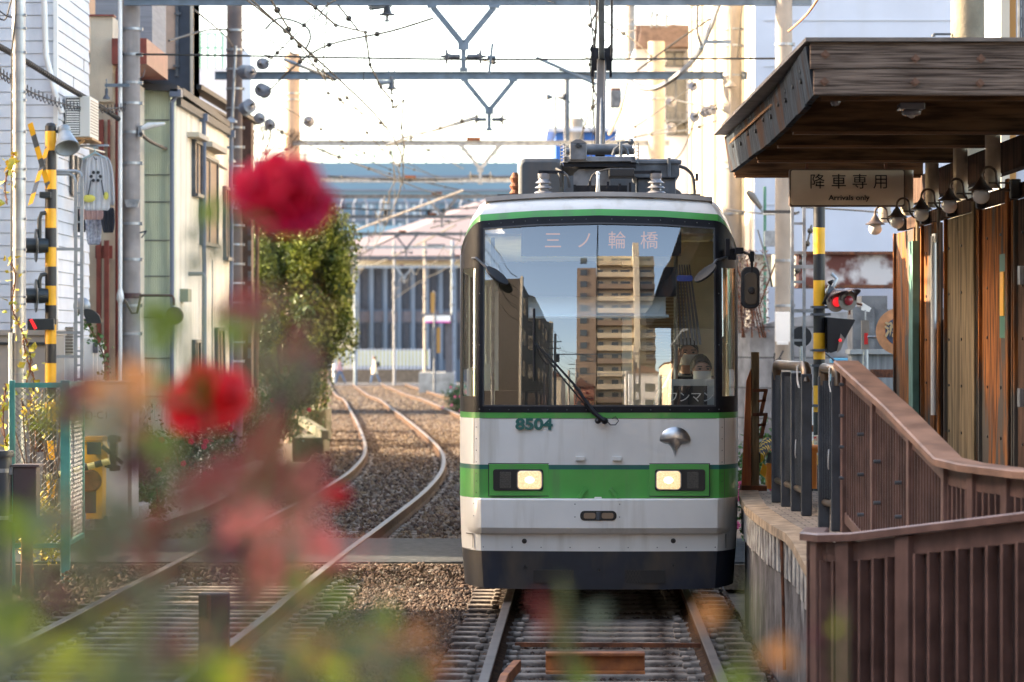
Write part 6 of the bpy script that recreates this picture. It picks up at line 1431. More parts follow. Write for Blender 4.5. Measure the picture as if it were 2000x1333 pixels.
for py in (480,578):
    c = P(77,py,dS-.05); mb = MB(); mb.cyl(c+Vector((-.01,0,0)),c+Vector((.09,.02,0)),.085,.075,n=24); hd = build('lamp_housing', mb, M_bl2, sL, smooth=50)
    ax = Vector((-.97,-.25,0)).normalized()
    mb = MB(); mb.lathe([(0,0),(.175,0),(.18,.006),(.175,.012),(0,.012)], c+Vector((-.03,0,0)), ax, 34); build('back_disc', mb, M_bl2, hd, smooth=40)
    mb = MB(); mb.lathe([(0,.015),(.07,.015),(.06,.03),(0,.045)], c+Vector((-.035,0,0)), ax, 20); build('red_lamp', mb, M_redlit if py > 500 else M_redoff, hd, smooth=50)
    mb = MB(); mb.lathe([(.075,.01),(.08,.01),(.08,.12),(.075,.12)], c+Vector((-.03,0,0)), ax, 24); build('hood', mb, M_bl2, hd, smooth=50)
    mb = MB(); zt = c.z+(.22 if py>500 else .34); mb.tube([c+Vector((.0,0,.08)),(c.x-.0,c.y,zt-.06),(c.x+.02,c.y,zt),(xs,c.y+.05,zt+.02)],.024,10); build('lamp_arm', mb, M_bl2, hd, smooth=50)
mb = MB(); mb.box(xs-.10,xs+.02,dS-.14,dS+.1,Z(388,dS),Z(376,dS)); mb.box(X(56,dS),X(108,dS),dS-.1,dS+.2,Z(645,dS),Z(623,dS)); build('control_box', mb, M_bl2, sL, bevel=.006)
mb = MB(); mb.beam(P(60,624,dS-.12),P(70,643,dS-.12),.02,.03); build('red_arrow_light', mb, M_redlit, sL)
# ladder frame
d = 33.2; M_gs = mat('blue_grey_galvanised', (.24,.28,.32), .5, .4, var=.2)
mb = MB()
for px, pt in ((148,356),(160,345)): mb.beam((X(px,d),d,-.05),(X(px,d),d,Z(pt,d)),.035,.035,(0,1,0))
mb.tube([P(160,347,d),P(156,338,d),P(148,335,d),P(95,335,d)],.02,8); mb.tube([P(148,358,d),P(144,345,d),P(136,340,d),P(95,340,d)],.018,8)
for py in range(378,760,28): mb.beam(P(148,py,d),P(160,py,d),.03,.02)
for py in (487,697,650): mb.beam(P(92,py,d),P(160,py,d),.04,.03)
build('steel_ladder', mb, M_gs, smooth=False, label='bent blue grey steel ladder frame beside the left crossing signal', cat='ladder')
c = P(170,632,34.5); mb = MB()
mb.prism([c+Vector((.16*math.cos(a)-.0,0,.16*math.sin(a))) for a in [math.pi*k/14*.62 for k in range(15)]]+[c],(0,.02,0)); build('mirror_hood', mb, M_bl2, label='dark quarter disc hood beside the white gate panels', cat='hood')
mb = MB(); mb.sphere(P(160,598,34.6),.10,14,(1,.5,1)); build('round_traffic_mirror', mb, M_steel, smooth=True, label='small round convex mirror above the dark quarter disc', cat='mirror')
# white gate
d = 35; t = thing('white_gate', P(180,750,d), 'white slatted gate with climbing green creeper left of the cream house', 'gate')
for a,b,tp in ((126,150,640),(163,182,660),(183,190,670),(191,202,670)):
    mb = MB(); mb.box(X(a,d),X(b,d),d,d+.05,0,Z(tp,d)); build('panel', mb, M_white, t, bevel=.004)
mb = MB(); mb.box(X(182,d),X(191,d),d-.03,d,Z(690,d),Z(670,d)); build('latch', mb, M_dsteel, t)
mb = MB()
for k in range(9): mb.box(X(128,d),X(143,d),d-.02,d,Z(690-6*k,d),Z(687-6*k,d))
build('louvre', mb, M_disc, t)
vine([P(162,622,34.6),P(175,640,34.6),P(192,668,34.6),P(203,700,34.6),P(208,745,34.6),P(210,780,34.6)], 160, 'green creeper cascading over the white gate', M_leaf, .05, .05)
# control cabinets
d = 34; M_cab = mat('grey_cabinet_paint', (0.27,0.255,0.235), .5, var=.08, scale=2, streak=(3,3,.6), scol=(0.20,0.18,0.16))
t = thing('control_cabinet', (X(40,d),d,0), 'large grey brown equipment cabinet behind the teal fence', 'cabinet')
mb = MB(); mb.box(X(-120,d),X(108,d),d,d+.7,0,Z(655,d)); build('case', mb, M_cab, t, bevel=.01); mb = MB(); mb.box(X(-120,d)-.02,X(110,d),d-.03,d+.75,Z(655,d),Z(645,d)); build('lid', mb, M_cab, t)
mb = MB(); mb.box(X(-120,d),X(100,d),d-.03,d-.001,Z(674,d),Z(669,d)); build('clamp_strip', mb, M_bl2, t)
d = 33.8; t = thing('signal_cabinet', (X(210,d),d,0), 'light grey signal cabinet lettered C1 beside the barrier machine', 'cabinet')
mb = MB(); mb.box(X(165,d),X(258,d),d,d+.6,.05,Z(752,d)); cs = build('case', mb, mat('light_grey_cabinet',(.40,.39,.38),.5,var=.05), t, bevel=.006)
mb = MB(); mb.box(X(163,d),X(262,d),d-.02,d+.62,Z(752,d),Z(746,d)); mb.box(X(250,d),X(257,d),d-.02,d-.001,.1,Z(752,d)); build('door_edge', mb, M_disc, t)
mb = MB(); mb.box(X(160,d),X(262,d),d+.02,d+.6,-.1,.05); build('plinth', mb, M_rconc, t)
text('(E)-C1', .115, (X(186,d), d-.004, Z(812,d)), mat('dark_cabinet_lettering',(.08,.08,.09),.6), cs, 'cabinet_lettering', ext=.002)
# barrier machine
d = 32.4; t = thing('barrier_machine', (X(200,d),d,-.05), 'yellow crossing barrier machine with a black hood and striped arm at the left', 'barrier machine')
mb = MB(); mb.box(X(158,d),X(200,d),d,d+.30,Z(905,d),Z(862,d)); mb.box(X(168,d),X(200,d),d,d+.3,Z(1015,d),Z(905,d)); mb.prism([P(158,862,d),P(200,862,d),P(215,905,d),P(200,905,d)],(0,.3,0)); build('cabinet', mb, M_yel, t, bevel=.01)
mb = MB(); mb.box(X(170,d),X(198,d),d-.01,d,Z(888,d),Z(864,d)); mb.box(X(165,d),X(188,d),d-.012,d,Z(1003,d),Z(955,d)); build('door', mb, M_bl2, t, bevel=.006)
mb = MB(); mb.box(X(166,d),X(202,d),d-.02,d+.32,Z(862,d),Z(853,d)); build('lid', mb, mat('orange_lid',(.55,.24,.02),.5), t, bevel=.01)
mb = MB(); mb.lathe([(0,-.04),(.10,-.04),(.12,0),(.12,.03),(0,.03)], P(176,940,d-.03), (0,1,0), 26); build('gear_cover', mb, M_rust, t, smooth=50)
mb = MB(); mb.box(X(215,d),X(228,d),d-.05,d+.1,Z(920,d),Z(850,d)); mb.beam(P(200,872,d-.06),P(240,905,d-.06),.05,.04); mb.beam(P(205,908,d-.06),P(235,915,d-.06),.06,.05); mb.box(X(212,d),X(236,d),d-.04,d+.05,Z(863,d),Z(852,d)); build('arm_mount', mb, mat('dark_maroon_iron',(.05,.03,.03),.6,.2,var=.4,scale=20,bump=.3), t)
mb = MB(); 
for k in range(9): a=P(88+14*k,935-3.8*k,d-.15-.0*k); b=P(88+14*(k+1),935-3.8*(k+1),d-.15); mb.slot(k%2); mb.cyl(a,b,.035,n=14,cap=(k in(0,8)))
build('barrier_arm', mb, [mat('pale_yellow_arm',(.72,.62,.22),.5), M_blk], t, smooth=50)
mb = MB(); mb.cyl((X(190,d),d+.15,-.08),(X(190,d),d+.15,Z(1010,d)),.12,.09,n=18); mb.box(X(160,d),X(222,d),d-.2,d+.4,-.3,.05); build('pedestal', mb, mat('dark_pedestal',(.06,.055,.06),.7), t)
# teal chain-link fence
dF = 28.05; M_tealf = mat('teal_fence_paint', (0.06,0.26,0.235), .5, var=.25, scale=6, streak=(9,9,1), scol=(.10,.16,.12))
t = thing('chain_link_fence', (X(80,dF),dF,-.1), 'teal framed chain link fence enclosing creepers at the left', 'fence'); zt, zb = Z(748,dF), Z(1062,dF)
for px, w_ in ((24,.05),(128,.085)):
    mb = MB(); mb.box(X(px,dF)-w_/2,X(px,dF)+w_/2,dF-.03,dF+.03,-.2,zt+.02); build('post', mb, M_tealf, t, bevel=.004)
E1 = Vector((X(162,29.3),29.3,0)); E0 = Vector((X(132,dF),dF,0))
mb = MB(); mb.box(E1.x-.015,E1.x+.015,E1.y-.02,E1.y+.02,-.2,zt); build('post', mb, M_tealf, t)
mb = MB(); mb.box(X(24,dF),X(128,dF),dF-.025,dF+.025,zt-.045,zt); mb.beam(E0+Vector((0,0,zt-.02)),E1+Vector((0,0,zt-.02)),.04,.04); mb.box(X(24,dF),X(128,dF),dF-.02,dF+.02,zb-.04,zb); mb.beam(E0+Vector((0,0,zb)),E1+Vector((0,0,zb)),.04,.04); build('rails', mb, M_tealf, t)
def chain(A, B, z0, z1, s=.055):
    mb = MB(); L0 = (B-A).length; u = (B-A).normalized(); H = z1-z0; n = int((L0+H)/s)+1
    for k in range(-int(H/s)-1, n):
        for sg in (1,-1):
            a0 = k*s if sg == 1 else k*s+H; pts=[]
            m = int(H/s); zz = [z0+H*i/m for i in range(m+1)]; pts=[]
            for i,z in enumerate(zz):
                l = a0+sg*(z-z0)
                if 0 <= l <= L0: pts.append(A+u*l+Vector((0,(-.004 if i%2 else .004),z)))
            if len(pts) > 1: mb.tube([pts[0],pts[-1]], .0022, 4, cap=False)
    return mb
build('wire_mesh', chain(Vector((X(27,dF),dF,0)),Vector((X(124,dF),dF,0)),zb,zt-.05), M_dsteel, t)
build('wire_mesh', chain(E0,E1,zb,zt-.05,.08), M_dsteel, t)
shrub('fence_creeper', (X(80,28.4),28.5,.28), (.22,.2,.42), 900, .05, M_yl, 'yellow green leafy creeper tangled inside the lower chain link fence')
shrub('fence_creeper', (X(70,28.4),28.6,1.3), (.30,.2,.30), 160, .05, M_yl, 'dry thin creeper in the upper part of the chain link fence', stems=16)
mb = MB()
for k in range(16):
    a = P(random.uniform(40,110),1050,28.5); b = a+Vector((random.uniform(-.25,.25),.1,random.uniform(.9,1.4))); mb.tube(smooth_path([a,a.lerp(b,.4)+Vector((random.uniform(-.1,.1),0,0)),b],8),.008,5)
build('bare_vine', mb, mat('bare_brown_vine',(.16,.11,.08),.9), label='bare brown vine stems inside the teal fence', cat='vine')
d = 26.5; mb = MB(); mb.cyl((X(2,d),d,-.2),(X(2,d),d,Z(893,d)),.095,n=24); mb.lathe([(.095,0),(.11,0),(.115,.02),(.11,.055),(0,.06)], (X(2,d),d,Z(893,d)), n=24); t = thing('bollard', (X(2,d),d,-.2), 'dark capped post with steel bands cut by the left frame edge', 'bollard'); build('post', mb, mat('dark_slate_enamel',(.045,.05,.06),.45,var=.15), t, smooth=50)
mb = MB()
for py in (923,1015): mb.lathe([(.095,0),(.099,0),(.099,.035),(.095,.035)],(X(2,d),d,Z(py,d)),n=24); mb.box(X(20,d),X(26,d),d-.06,d,Z(py+4,d),Z(py-10,d))
build('steel_band', mb, M_steel, t)
t = thing('meter_cabinet', (X(50,d),d,-.2), 'dark brown box on a thick post in front of the teal fence', 'cabinet')
mb = MB(); mb.box(X(25,d),X(72,d),d-.02,d+.2,Z(1022,d),Z(912,d)); build('box', mb, mat('dark_brown_box',(.075,.06,.06),.5,var=.2,scale=3), t, bevel=.01)
mb = MB(); mb.box(X(22,d),X(78,d),d-.04,d+.22,Z(912,d),Z(908,d)); build('lid', mb, mat('brown_lid',(.12,.095,.09),.5), t); mb = MB(); mb.cyl((X(50,d),d+.08,-.2),(X(50,d),d+.08,Z(1022,d)),.06,.045,n=14); build('post', mb, M_rust, t)
# kerb, picket fence, plants along the left of the track
M_kerb = mat('pale_kerb_concrete', (.42,.38,.34), .9, var=.3, scale=5, bump=.3)
mb = MB(); kp = smooth_path([(-4.35,33.2,0),(-4.35,36,0),(-4.15,40,0),(-4.1,44,0),(-4.02,49,0),(-4.1,54,0)], 30)
for a,b in zip(kp,kp[1:]): 
    g=(b-a).normalized()*.01; mb.beam(a+Vector((0,0,.0))+g, b+Vector((0,0,.0))-g, .14, .26); mb.beam(a+Vector((.10,0,-.1)), b+Vector((.10,0,-.1)), .08, .08)
build('trackside_kerb', mb, M_kerb, label='low pale concrete kerb curving along the left track bank', cat='kerb', bevel=.01)
mb = MB(); 
y = 38
while y < 61: mb.box(-4.80+(y-38)*.002-.008,-4.80+(y-38)*.002+.012,y,y+.055,-.2,1.15+.03*math.sin(y*7)); y += .13
mb.box(-4.83,-4.81,38,61,.25,.31); mb.box(-4.83,-4.81,38,61,.85,.91); build('picket_fence', mb, mat('aged_pale_slats',(.40,.40,.33),.8,col2=(.20,.19,.14),scale=6,stretch=(5,5,.5)), label='long low picket fence of pale slats along the left trackside', cat='fence')
d = 61; mb = MB()
for k in range(8): mb.box(X(483,d)+k*.075,X(483,d)+k*.075+.055,d-.9-.12*k,d-.88-.12*k,-.1,Z(756-2*(k%2),d))
mb.box(X(524,d),X(530,d),d-2,d-1.9,-.1,Z(752,d)); build('gate_screen', mb, mat('pale_green_slats',(.34,.38,.31),.8,var=.3), label='short pale green slatted screen below the big tree', cat='screen')
M_redp = mat('deep_pink_rose_petal', (0.50,0.02,0.06), .6)
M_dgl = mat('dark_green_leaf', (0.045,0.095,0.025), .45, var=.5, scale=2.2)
for (px,py,dd,rx,rz,n,fl,lab) in ((285,930,38,.35,.55,1500,5,'rose bush with deep pink blooms at the near end of the picket fence'),(360,900,41,.45,.5,1500,7,'thorny rose bush with deep pink blooms along the picket fence'),(420,870,45,.4,.4,1200,3,'low bush hugging the pale kerb in the middle of the fence'),(300,985,36.5,.25,.3,900,0,'small leafy bush directly behind the kerb near the cabinet'),(545,800,57,.75,.55,2400,3,'dense green bush under the big tree beside the slatted screen'),(500,830,53,.45,.5,1500,4,'rose bush in front of the pale green slatted screen'),(475,905,49,.4,.25,900,1,'small ground bush beside the kerb bend')):
    shrub('rose_bush', (X(px,dd),dd,max(Z(py,dd),rz-.1)), (rx,.5,rz), n, .07, M_dgl if fl%2 else M_leaf, lab, 'bush', flowers=fl, fm=M_redp, stems=8)
# stepped retaining blocks by the curve
d = 66; t = thing('retaining_steps', (X(600,d),d,-.2), 'old stepped concrete retaining blocks with moss at the inside of the curve', 'retaining wall')
mb = MB()
for (a,b,c,e,dd) in ((570,632,855,905,60),(600,637,800,860,68),(590,625,762,800,76)): mb.box(X(a,dd),X(b,dd),dd,dd+2,Z(e,dd)-.3,Z(c,dd))
mb.beam(P(590,822,63),P(635,850,60),.15,.18); build('blocks', mb, mat('mossy_dark_concrete',(.13,.12,.085),.9,col2=(.05,.055,.03),scale=3,bump=.4), t, bevel=.02)
for (a,b,c,dd) in ((600,634,878,61),(604,636,832,68),(600,640,786,78)):
    x0,x1_=X(a,dd),X(b,dd); C=np.stack([x0+(x1_-x0)*RNG.random(500),dd+1.2*RNG.random(500),Z(c,dd)+.05*RNG.random(500)],1); V,Fc=leaves(C,.08,.3); npmesh('moss', V, Fc, M_grass, parent=t)
# ---------------- trees
M_treeleaf = mat('glossy_evergreen_leaf', (0.14,0.19,0.028), .42, col2=(0.03,0.06,0.014), scale=2.2, spec=.5, fac=(.4,.6))
M_leaf_y = mat('yellow_green_leaf', (0.26,0.30,0.035), .42, col2=(0.12,0.18,0.025), scale=3); M_leaf_d = mat('darkest_green_leaf', (0.05,0.075,0.018), .5, col2=(0.02,0.035,0.012), scale=3)
M_bark = mat('tree_bark', (0.13,0.09,0.065), .9, var=.4, scale=8, stretch=(3,3,.6), bump=.5)
def tree(c, rad, base, n, size, label, blobs=34, m=None, trunk=.10):
    t = thing('evergreen_tree', base, label, 'tree')
    c = np.array(c); rad = np.array(rad); B = RNG.normal(size=(blobs,3)); B /= np.linalg.norm(B,axis=1)[:,None]; B *= (.45+.55*RNG.random(blobs)**.6)[:,None]
    br = .16+.14*RNG.random(blobs); idx = RNG.integers(0,blobs,n); q = RNG.normal(size=(n,3)); q /= np.linalg.norm(q,axis=1)[:,None]; q *= (RNG.random(n)**.45)[:,None]
    pts = (B[idx]+q*br[idx][:,None])*rad+c; V, Fc = leaves(pts, size, .5); tone = (RNG.random(blobs)*.7+.3*(B[:,2]+1)/2)[idx]+.25*RNG.random(n); mi = np.where(tone>.84,1,np.where(tone<.38,2,0)); npmesh('crown', V, Fc, [m or M_treeleaf, M_leaf_y, M_leaf_d], np.concatenate([mi,mi]), parent=t)  # lower clumps lean to the dark leaf, upper ones to yellow green
    mb = MB(); b0 = Vector(base); top = Vector((c[0],c[1],c[2])); pts = smooth_path([b0,b0.lerp(top,.4)+Vector((.08,0,0)),top,top+Vector((-.05,0,rad[2]*.6))],12); mb.tube(pts,[trunk*(1-.75*i/(len(pts)-1)) for i in range(len(pts))],10)
    for k in range(14):
        b = Vector(B[k]*rad*.85+c); s = pts[min(len(pts)-1,3+k%8)]; mb.tube([s,s.lerp(b,.5)+Vector((0,0,.08)),b],[.04,.025,.01],6)
    build('trunk', mb, M_bark, t, smooth=60)
    return t
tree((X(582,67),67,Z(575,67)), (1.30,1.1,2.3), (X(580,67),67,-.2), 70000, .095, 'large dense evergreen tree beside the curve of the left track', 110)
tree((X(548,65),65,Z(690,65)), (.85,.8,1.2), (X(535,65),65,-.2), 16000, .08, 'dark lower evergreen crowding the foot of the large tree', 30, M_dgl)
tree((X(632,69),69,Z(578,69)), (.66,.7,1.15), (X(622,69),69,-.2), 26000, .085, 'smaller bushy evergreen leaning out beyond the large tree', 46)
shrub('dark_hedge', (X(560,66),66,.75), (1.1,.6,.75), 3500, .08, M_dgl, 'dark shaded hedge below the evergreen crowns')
# bare plum branches above the rose
t = thing('bare_tree', P(500,480,58), 'leafless tree with fine twigs behind the dark red rose', 'tree'); mb = MB()
def twig(p, dvec, L, r, dep):
    q = p+dvec*L; mb.tube([p,q],[r,r*.7],4)
    if dep: 
        for _ in range(3): twig(q, (dvec+Vector((random.uniform(-.7,.7),random.uniform(-.3,.3),random.uniform(-.2,.5)))).normalized(), L*.72, r*.65, dep-1)
for s in range(3): twig(P(495+8*s,400,58), Vector((random.uniform(-.3,.4),0,1)).normalized(), .55, .016, 4)
mb.tube([P(500,800,58),P(503,400,58)],[.06,.03],8); build('branches', mb, M_bark, t)
# ---------------- overhead gantries and wires ----------------
def hanger_v(parent, xc, d, zt, w_, h, m):
    mb = MB(); b = Vector((xc, d-.06, zt-h*.62)); 
    for s in (-1,1):
        a = Vector((xc+s*w_/2, d-.06, zt-.03)); mb.beam(a, b, .075, .03, (0,1,0)); mb.box(a.x-.07, a.x+.05 if s < 0 else a.x+.07, d-.09, d-.03, zt-.04, zt)
    mb.box(xc-.03, xc+.03, d-.09, d-.03, zt-h, zt-h*.60); mb.box(xc-.07,xc+.07,d-.10,d-.09,zt-h*.70,zt-h*.58); mb.box(xc-.05,xc+.05,d-.10,d-.02,zt-h-.02,zt-h+.02)
    for q in (.7,.85): mb.cyl((xc,d-.11,zt-h*q),(xc,d-.09,zt-h*q),.015,n=6)
    o = build('v_hanger', mb, m, parent)
    for s in (-1,1):
        mb = MB(); mb.lathe([(.015,0),(.03,.02),(.03,.12),(.045,.16),(.10,.175),(.10,.19),(.02,.20),(.01,.26)], (xc+s*.04, d-.06, zt-h*.8), (s,0,0), 16); build('strut_insulator', mb, M_dsteel, o, smooth=50)
    return o
gd = [(40,-5.05,3.90,.10,M_blgrey,-.63),(51.3,-4.96,3.93,.13,M_blgrey,-.38),(68,-4.87,3.48,.11,M_steel,-.70),(83,-5.2,2.2,.11,M_steel,None),(92,-6.2,1.9,.12,M_dsteel,-2.1),(106,-7.0,1.3,.12,M_dsteel,None),(122,-8.0,.6,.13,M_dsteel,-4.2),(138,-9.2,-.6,.13,M_steel,-1.2),(154,-10.2,-1.7,.14,M_dsteel,None),(171,-11.2,-3.0,.14,M_steel,-6.0)]
wl = ['nearest wire gantry beam crossing the top edge of the view','second wire gantry beam between the stout concrete poles','third wire gantry beam just above the tram roof gear','fourth wire gantry beam crossing the blue building','fifth wire gantry beam with a hanging V bracket','sixth wire gantry beam over the pinkish roof','seventh wire gantry beam at the foot of the pinkish roof','eighth wire gantry beam near the far facade','ninth wire gantry beam over the far platform hut','farthest wire gantry beam before the far crossing']
M_pale = mat('pale_far_pole_paint', (.22,.22,.23), .6, var=.2)
for i,(d,a,b,h,m,vx) in enumerate(gd):
    zt = 6.40+terr(d)*.6; t = thing('wire_gantry', ((a+b)/2,d,terr(d)), wl[i], 'wire gantry', 'wire gantries over the tracks')
    mb = MB(); mb.box(a,b,d-.05,d+.05,zt,zt+.014); mb.box(a,b,d-.05,d+.05,zt+h-.014,zt+h); mb.box(a,b,d-.006,d+.006,zt+.014,zt+h-.014); build('beam', mb, m, t)
    if vx is not None: hanger_v(t, vx, d, zt, .80, .84, m)
    if i == 2 or i > 2:
        mb = MB(); mb.box(vx-.3 if vx else -2.9, vx+.0 if vx else -2.6, d-.08,d+.08, zt+h, zt+h+.07); build('clamp', mb, M_rust, t)
    if i >= 6:
        for x, s in ((a+.25, .12), (b-.3, .12)):
            mb = MB(); mb.cyl((x,d+.2,terr(d)-.3),(x,d+.2,zt+1.2),s,s*.8,n=14); build('column', mb, M_pale if (i+int(x>0))%2 else M_dsteel, t, smooth=60)
# catenary for each track
def catenary(path, name, label, x_off=0.0):
    t = thing('overhead_wire', (path[0].x,0,5.2), label, 'overhead wire', 'overhead wires of the two tracks')
    sup = [-60,-40,-20,0,20,40,51.3,68,83,92,106,122,138,154,171,190]
    def xo(y): return np.interp(y,[p.y for p in path],[p.x for p in path])+x_off
    cpts = []; mpts = []
    for a,b in zip(sup,sup[1:]):
        n = 6
        for k in range(n):
            u=k/n; y=a+(b-a)*u; cpts.append(Vector((xo(max(y,-9)),y,5.15+terr(y)))); mpts.append(Vector((xo(max(y,-9))+.05*math.sin(y),y,6.05+terr(y)*.9-.45*4*u*(1-u))))
    mb = MB(); mb.tube(cpts,.011,5); build('contact_wire', mb, M_wire, t); mb = MB(); mb.tube(mpts,.013,5); build('messenger_wire', mb, M_wire, t)
    mb = MB()
    for i,(c,m) in enumerate(zip(cpts,mpts)):
        if c.y < 5: continue
        mb.mark()
        if i%2==0: mb.tube([c,m],.005,4)
        mb.sphere(m,.028 if c.y > 20 else .01,8); mb.tube([m,m-Vector((0,0,.06))],.006,4)
    build('droppers', mb, M_wire, t)
catenary(LP,'wire','contact and messenger wires strung above the empty left track'); catenary(TP,'wire','contact and messenger wires strung above the tram')
def wire(pts, r, label, m=None, beads=0, group='feeder and span wires'):
    q = [P(*p) if len(p)==3 else Vector(p) for p in pts]; sm = smooth_path(q, 8*(len(q)-1)) if len(q) > 2 else q
    mb = MB(); mb.tube(sm, r*1.35, 5)
    for k in range(beads):
        s = q[0].lerp(q[-1], (k+1)/(beads+1)) if len(q)==2 else sm[int((k+1)/(beads+1)*(len(sm)-1))]; mb.sphere(s, .03+r, 8)
    return build('wire', mb, m or M_wire, label=label, cat='wire', group=group)
wire([(238,106,40.1),(450,109,40.1),(860,116,40.1),(1165,116,40.1),(1440,115,40.1),(2100,113,40.1)], .010, 'long level span wire running from the left concrete pole across the whole view', beads=0)
wire([(420,-40,27),(495,10,34),(590,90,43),(650,160,51),(755,285,68),(790,370,84)], .009, 'feeder wire slanting down from the top left toward the third gantry', beads=5)
wire([(505,-40,28),(560,50,36),(585,90,41),(700,240,60),(752,298,69)], .009, 'second feeder wire slanting beside the first from the top edge', beads=5)
wire([(475,50,51),(550,92,50),(655,155,49)], .010, 'short stay wire from the upper gantry pole down to the second beam')
wire([(845,36,40),(760,62,41),(670,80,43),(620,98,44),(575,130,48),(525,178,51)], .011, 'curved pull wire from the nearest V bracket down to the ringed insulators', beads=3)
wire([(612,30,44),(570,75,47),(520,125,51)], .009, 'short bronze wire rising from the ringed insulator left of the tan pole', beads=3)
wire([(603,238,60),(545,205,55),(500,190,52)], .007, 'thin wire between the gantry pole insulators and the round disc')
wire([(603,238,60),(660,272,66),(740,310,74),(905,360,90)], .008, 'thin wire falling from the round disc toward the far gantries', beads=4)
wire([(592,195,68),(700,270,75),(860,350,90)], .008, 'thin wire from the tan concrete pole toward the far gantries')
wire([(620,290,66),(720,330,74),(850,378,88),(960,400,105)], .014, 'grey bronze feeder crossing in front of the blue glass building', beads=5)
wire([(755,284,68),(810,262,66),(850,255,64),(930,232,53)], .020, 'thick curved jumper reaching the second V bracket', M_dsteel)
wire([(905,372,90),(690,452,90)], .022, 'pale slanting pull rod in front of the blue glass building', M_conc2)
wire([(1000,402,100),(840,446,100)], .022, 'second pale slanting pull rod above the pinkish roof', M_conc2)
wire([(1440,115,51),(1450,10,51)], .008, 'short tie wire at the top of the right concrete pole')
wire([(1165,165,51),(1060,118,51),(1050,116,51)], .022, 'blue grey steady arm left of the pantograph', M_blgrey)
wire([(555,116,50),(590,130,50),(655,156,51)], .022, 'blue grey steady arm left above the tan concrete pole', M_blgrey)
wire([(1600,-5,30),(1575,30,33),(1540,62,39.8)], .010, 'orange rope tied to the slim grey pole', mat('orange_rope',(.45,.18,.08),.8))
wire([(1405,5,51),(1385,60,51),(1360,110,51),(1320,150,51),(1280,172,52),(1245,168,53),(1228,152,54)], .035, 'thick looping cable right of the pantograph', M_dsteel)
wire([(1228,150,60),(1212,215,60),(1190,262,62)], .028, 'brown thick cable descending behind the pantograph', M_conc2)
wire([(1363,5,50),(1362,60,50),(1370,90,50)], .018, 'black hose dropping to the bracket of the right pole', M_cable)
wire([(1245,138,51),(1330,75,51),(1400,30,51)], .012, 'warm lit slanting stay wire on the right of the pantograph')
wire([(1155,290,68),(1240,248,62),(1310,200,54),(1352,168,51),(1375,150,51)], .008, 'wire through the upper pair of white disc insulators on the right', beads=3)
wire([(1130,300,70),(1240,268,64),(1311,250,56),(1353,228,51),(1400,205,51)], .008, 'wire through the lower pair of white disc insulators on the right', beads=3)
wire([(1120,290,72),(1260,265,66),(1340,255,60),(1400,236,51)], .010, 'dark wire with a bell insulator just below the white discs', beads=4)
wire([(1000,128,51),(1110,140,51),(1165,150,51)], .008, 'thin wire meeting the pantograph mast from the left')
for k,(a,b,c) in enumerate((((700,-20,30),(640,10,34),(620,40,38)),((640,5,36),(632,120,40),(636,160,44)),((1010,-20,34),(1085,5,40),(1120,-10,40)))):
    wire([a,b,c], .006, ['thin loop wire at the top centre','thin vertical dropper wire above the tan pole','thin wire dipping at the top near the pantograph'][k])
wire([(445,60,51),(620,170,58),(780,262,66),(905,330,78)], 0.009, 'wire from the gantry pole top slanting under the second beam', beads=4)
wire([(470,215,51),(640,300,66),(800,350,84),(960,385,100)], 0.009, 'low wire from the gantry pole toward the pinkish roof', beads=4)
wire([(380,20,36),(440,70,48),(455,92,51)], 0.009, 'thin wire reaching the gantry pole top from the left', beads=0)
wire([(1010,130,51),(905,112,40)], 0.008, 'short wire from the nearest V bracket toward the pantograph', beads=1)
wire([(935,226,51),(860,250,60),(760,285,68)], 0.011, 'pull wire from the second V bracket to the third beam', beads=3)
wire([(1160,30,40),(1250,90,60),(1320,160,80)], 0.009, 'wire falling right of the pantograph behind the mast', beads=2)
wire([(1230,40,90),(1330,20,70),(1420,-10,55)], 0.012, 'distribution wire at the top right of the pantograph', beads=0)
wire([(1230,95,90),(1150,112,110),(1105,150,110)], 0.014, 'distribution wire running left to the slender grey mast', beads=0)
wire([(1230,160,90),(1300,190,70),(1410,215,51)], 0.012, 'distribution wire running right to the stout concrete pole', beads=0)
wire([(1107,190,110),(1160,262,110),(1200,300,110)], 0.014, 'slack wire near the blue block', beads=0)
wire([(700,60,38),(660,10,34)], 0.008, 'short wire at the top left of the hanging bell insulator', beads=1)
wire([(330,80,45),(400,60,50),(445,58,51)], 0.012, 'black service wire between the tall house and the gantry pole', beads=0)
wire([(240,165,40),(300,205,50),(445,262,51)], 0.01, 'service wire running from the concrete pole to the gantry pole', beads=0)
wire([(590,240,70),(700,305,83),(820,352,95),(905,372,110)], 0.01, 'wire below the tan pole band crossing the glass building', beads=3)
wire([(890,440,150),(760,505,170),(690,530,186)], 0.03, 'far span wire over the pier building, left one', beads=0)
wire([(900,470,150),(800,455,150),(700,500,150)], 0.03, 'far span wire looping over the pier building', beads=0)
wire([(640,345,83),(800,352,83),(1000,346,83)], 0.016, 'level cross wire under the fourth beam', beads=5)
wire([(640,405,100),(800,412,100),(960,404,100)], 0.018, 'level cross wire above the pinkish roof', beads=6)
wire([(1480,450,42),(1500,520,40),(1508,560,40)], .009, 'short black wire hanging beside the slim grey pole')
wire([(1420,410,51),(1500,418,47),(1560,415,40)], .010, 'cross wire between the right concrete pole and the slim grey pole')
wire([(1365,215,51),(1330,300,60),(1290,330,68)], .010, 'slack wire dropping from the right disc insulators')
wire([(1565,405,38),(1680,412,36),(1760,420,34)], .008, 'thin wire under the hanging sign')
wire([(1585,440,38),(1570,500,38),(1552,540,38)], .009, 'chain like wire beside the ladder frame', beads=5)
wire([(1240,60,75),(1180,80,80),(1108,152,110)], .014, 'wire from the louvred house to the slender grey mast')
wire([(1290,52,75),(1400,35,60)], .010, 'short wire from the louvred parapet to the right pole')
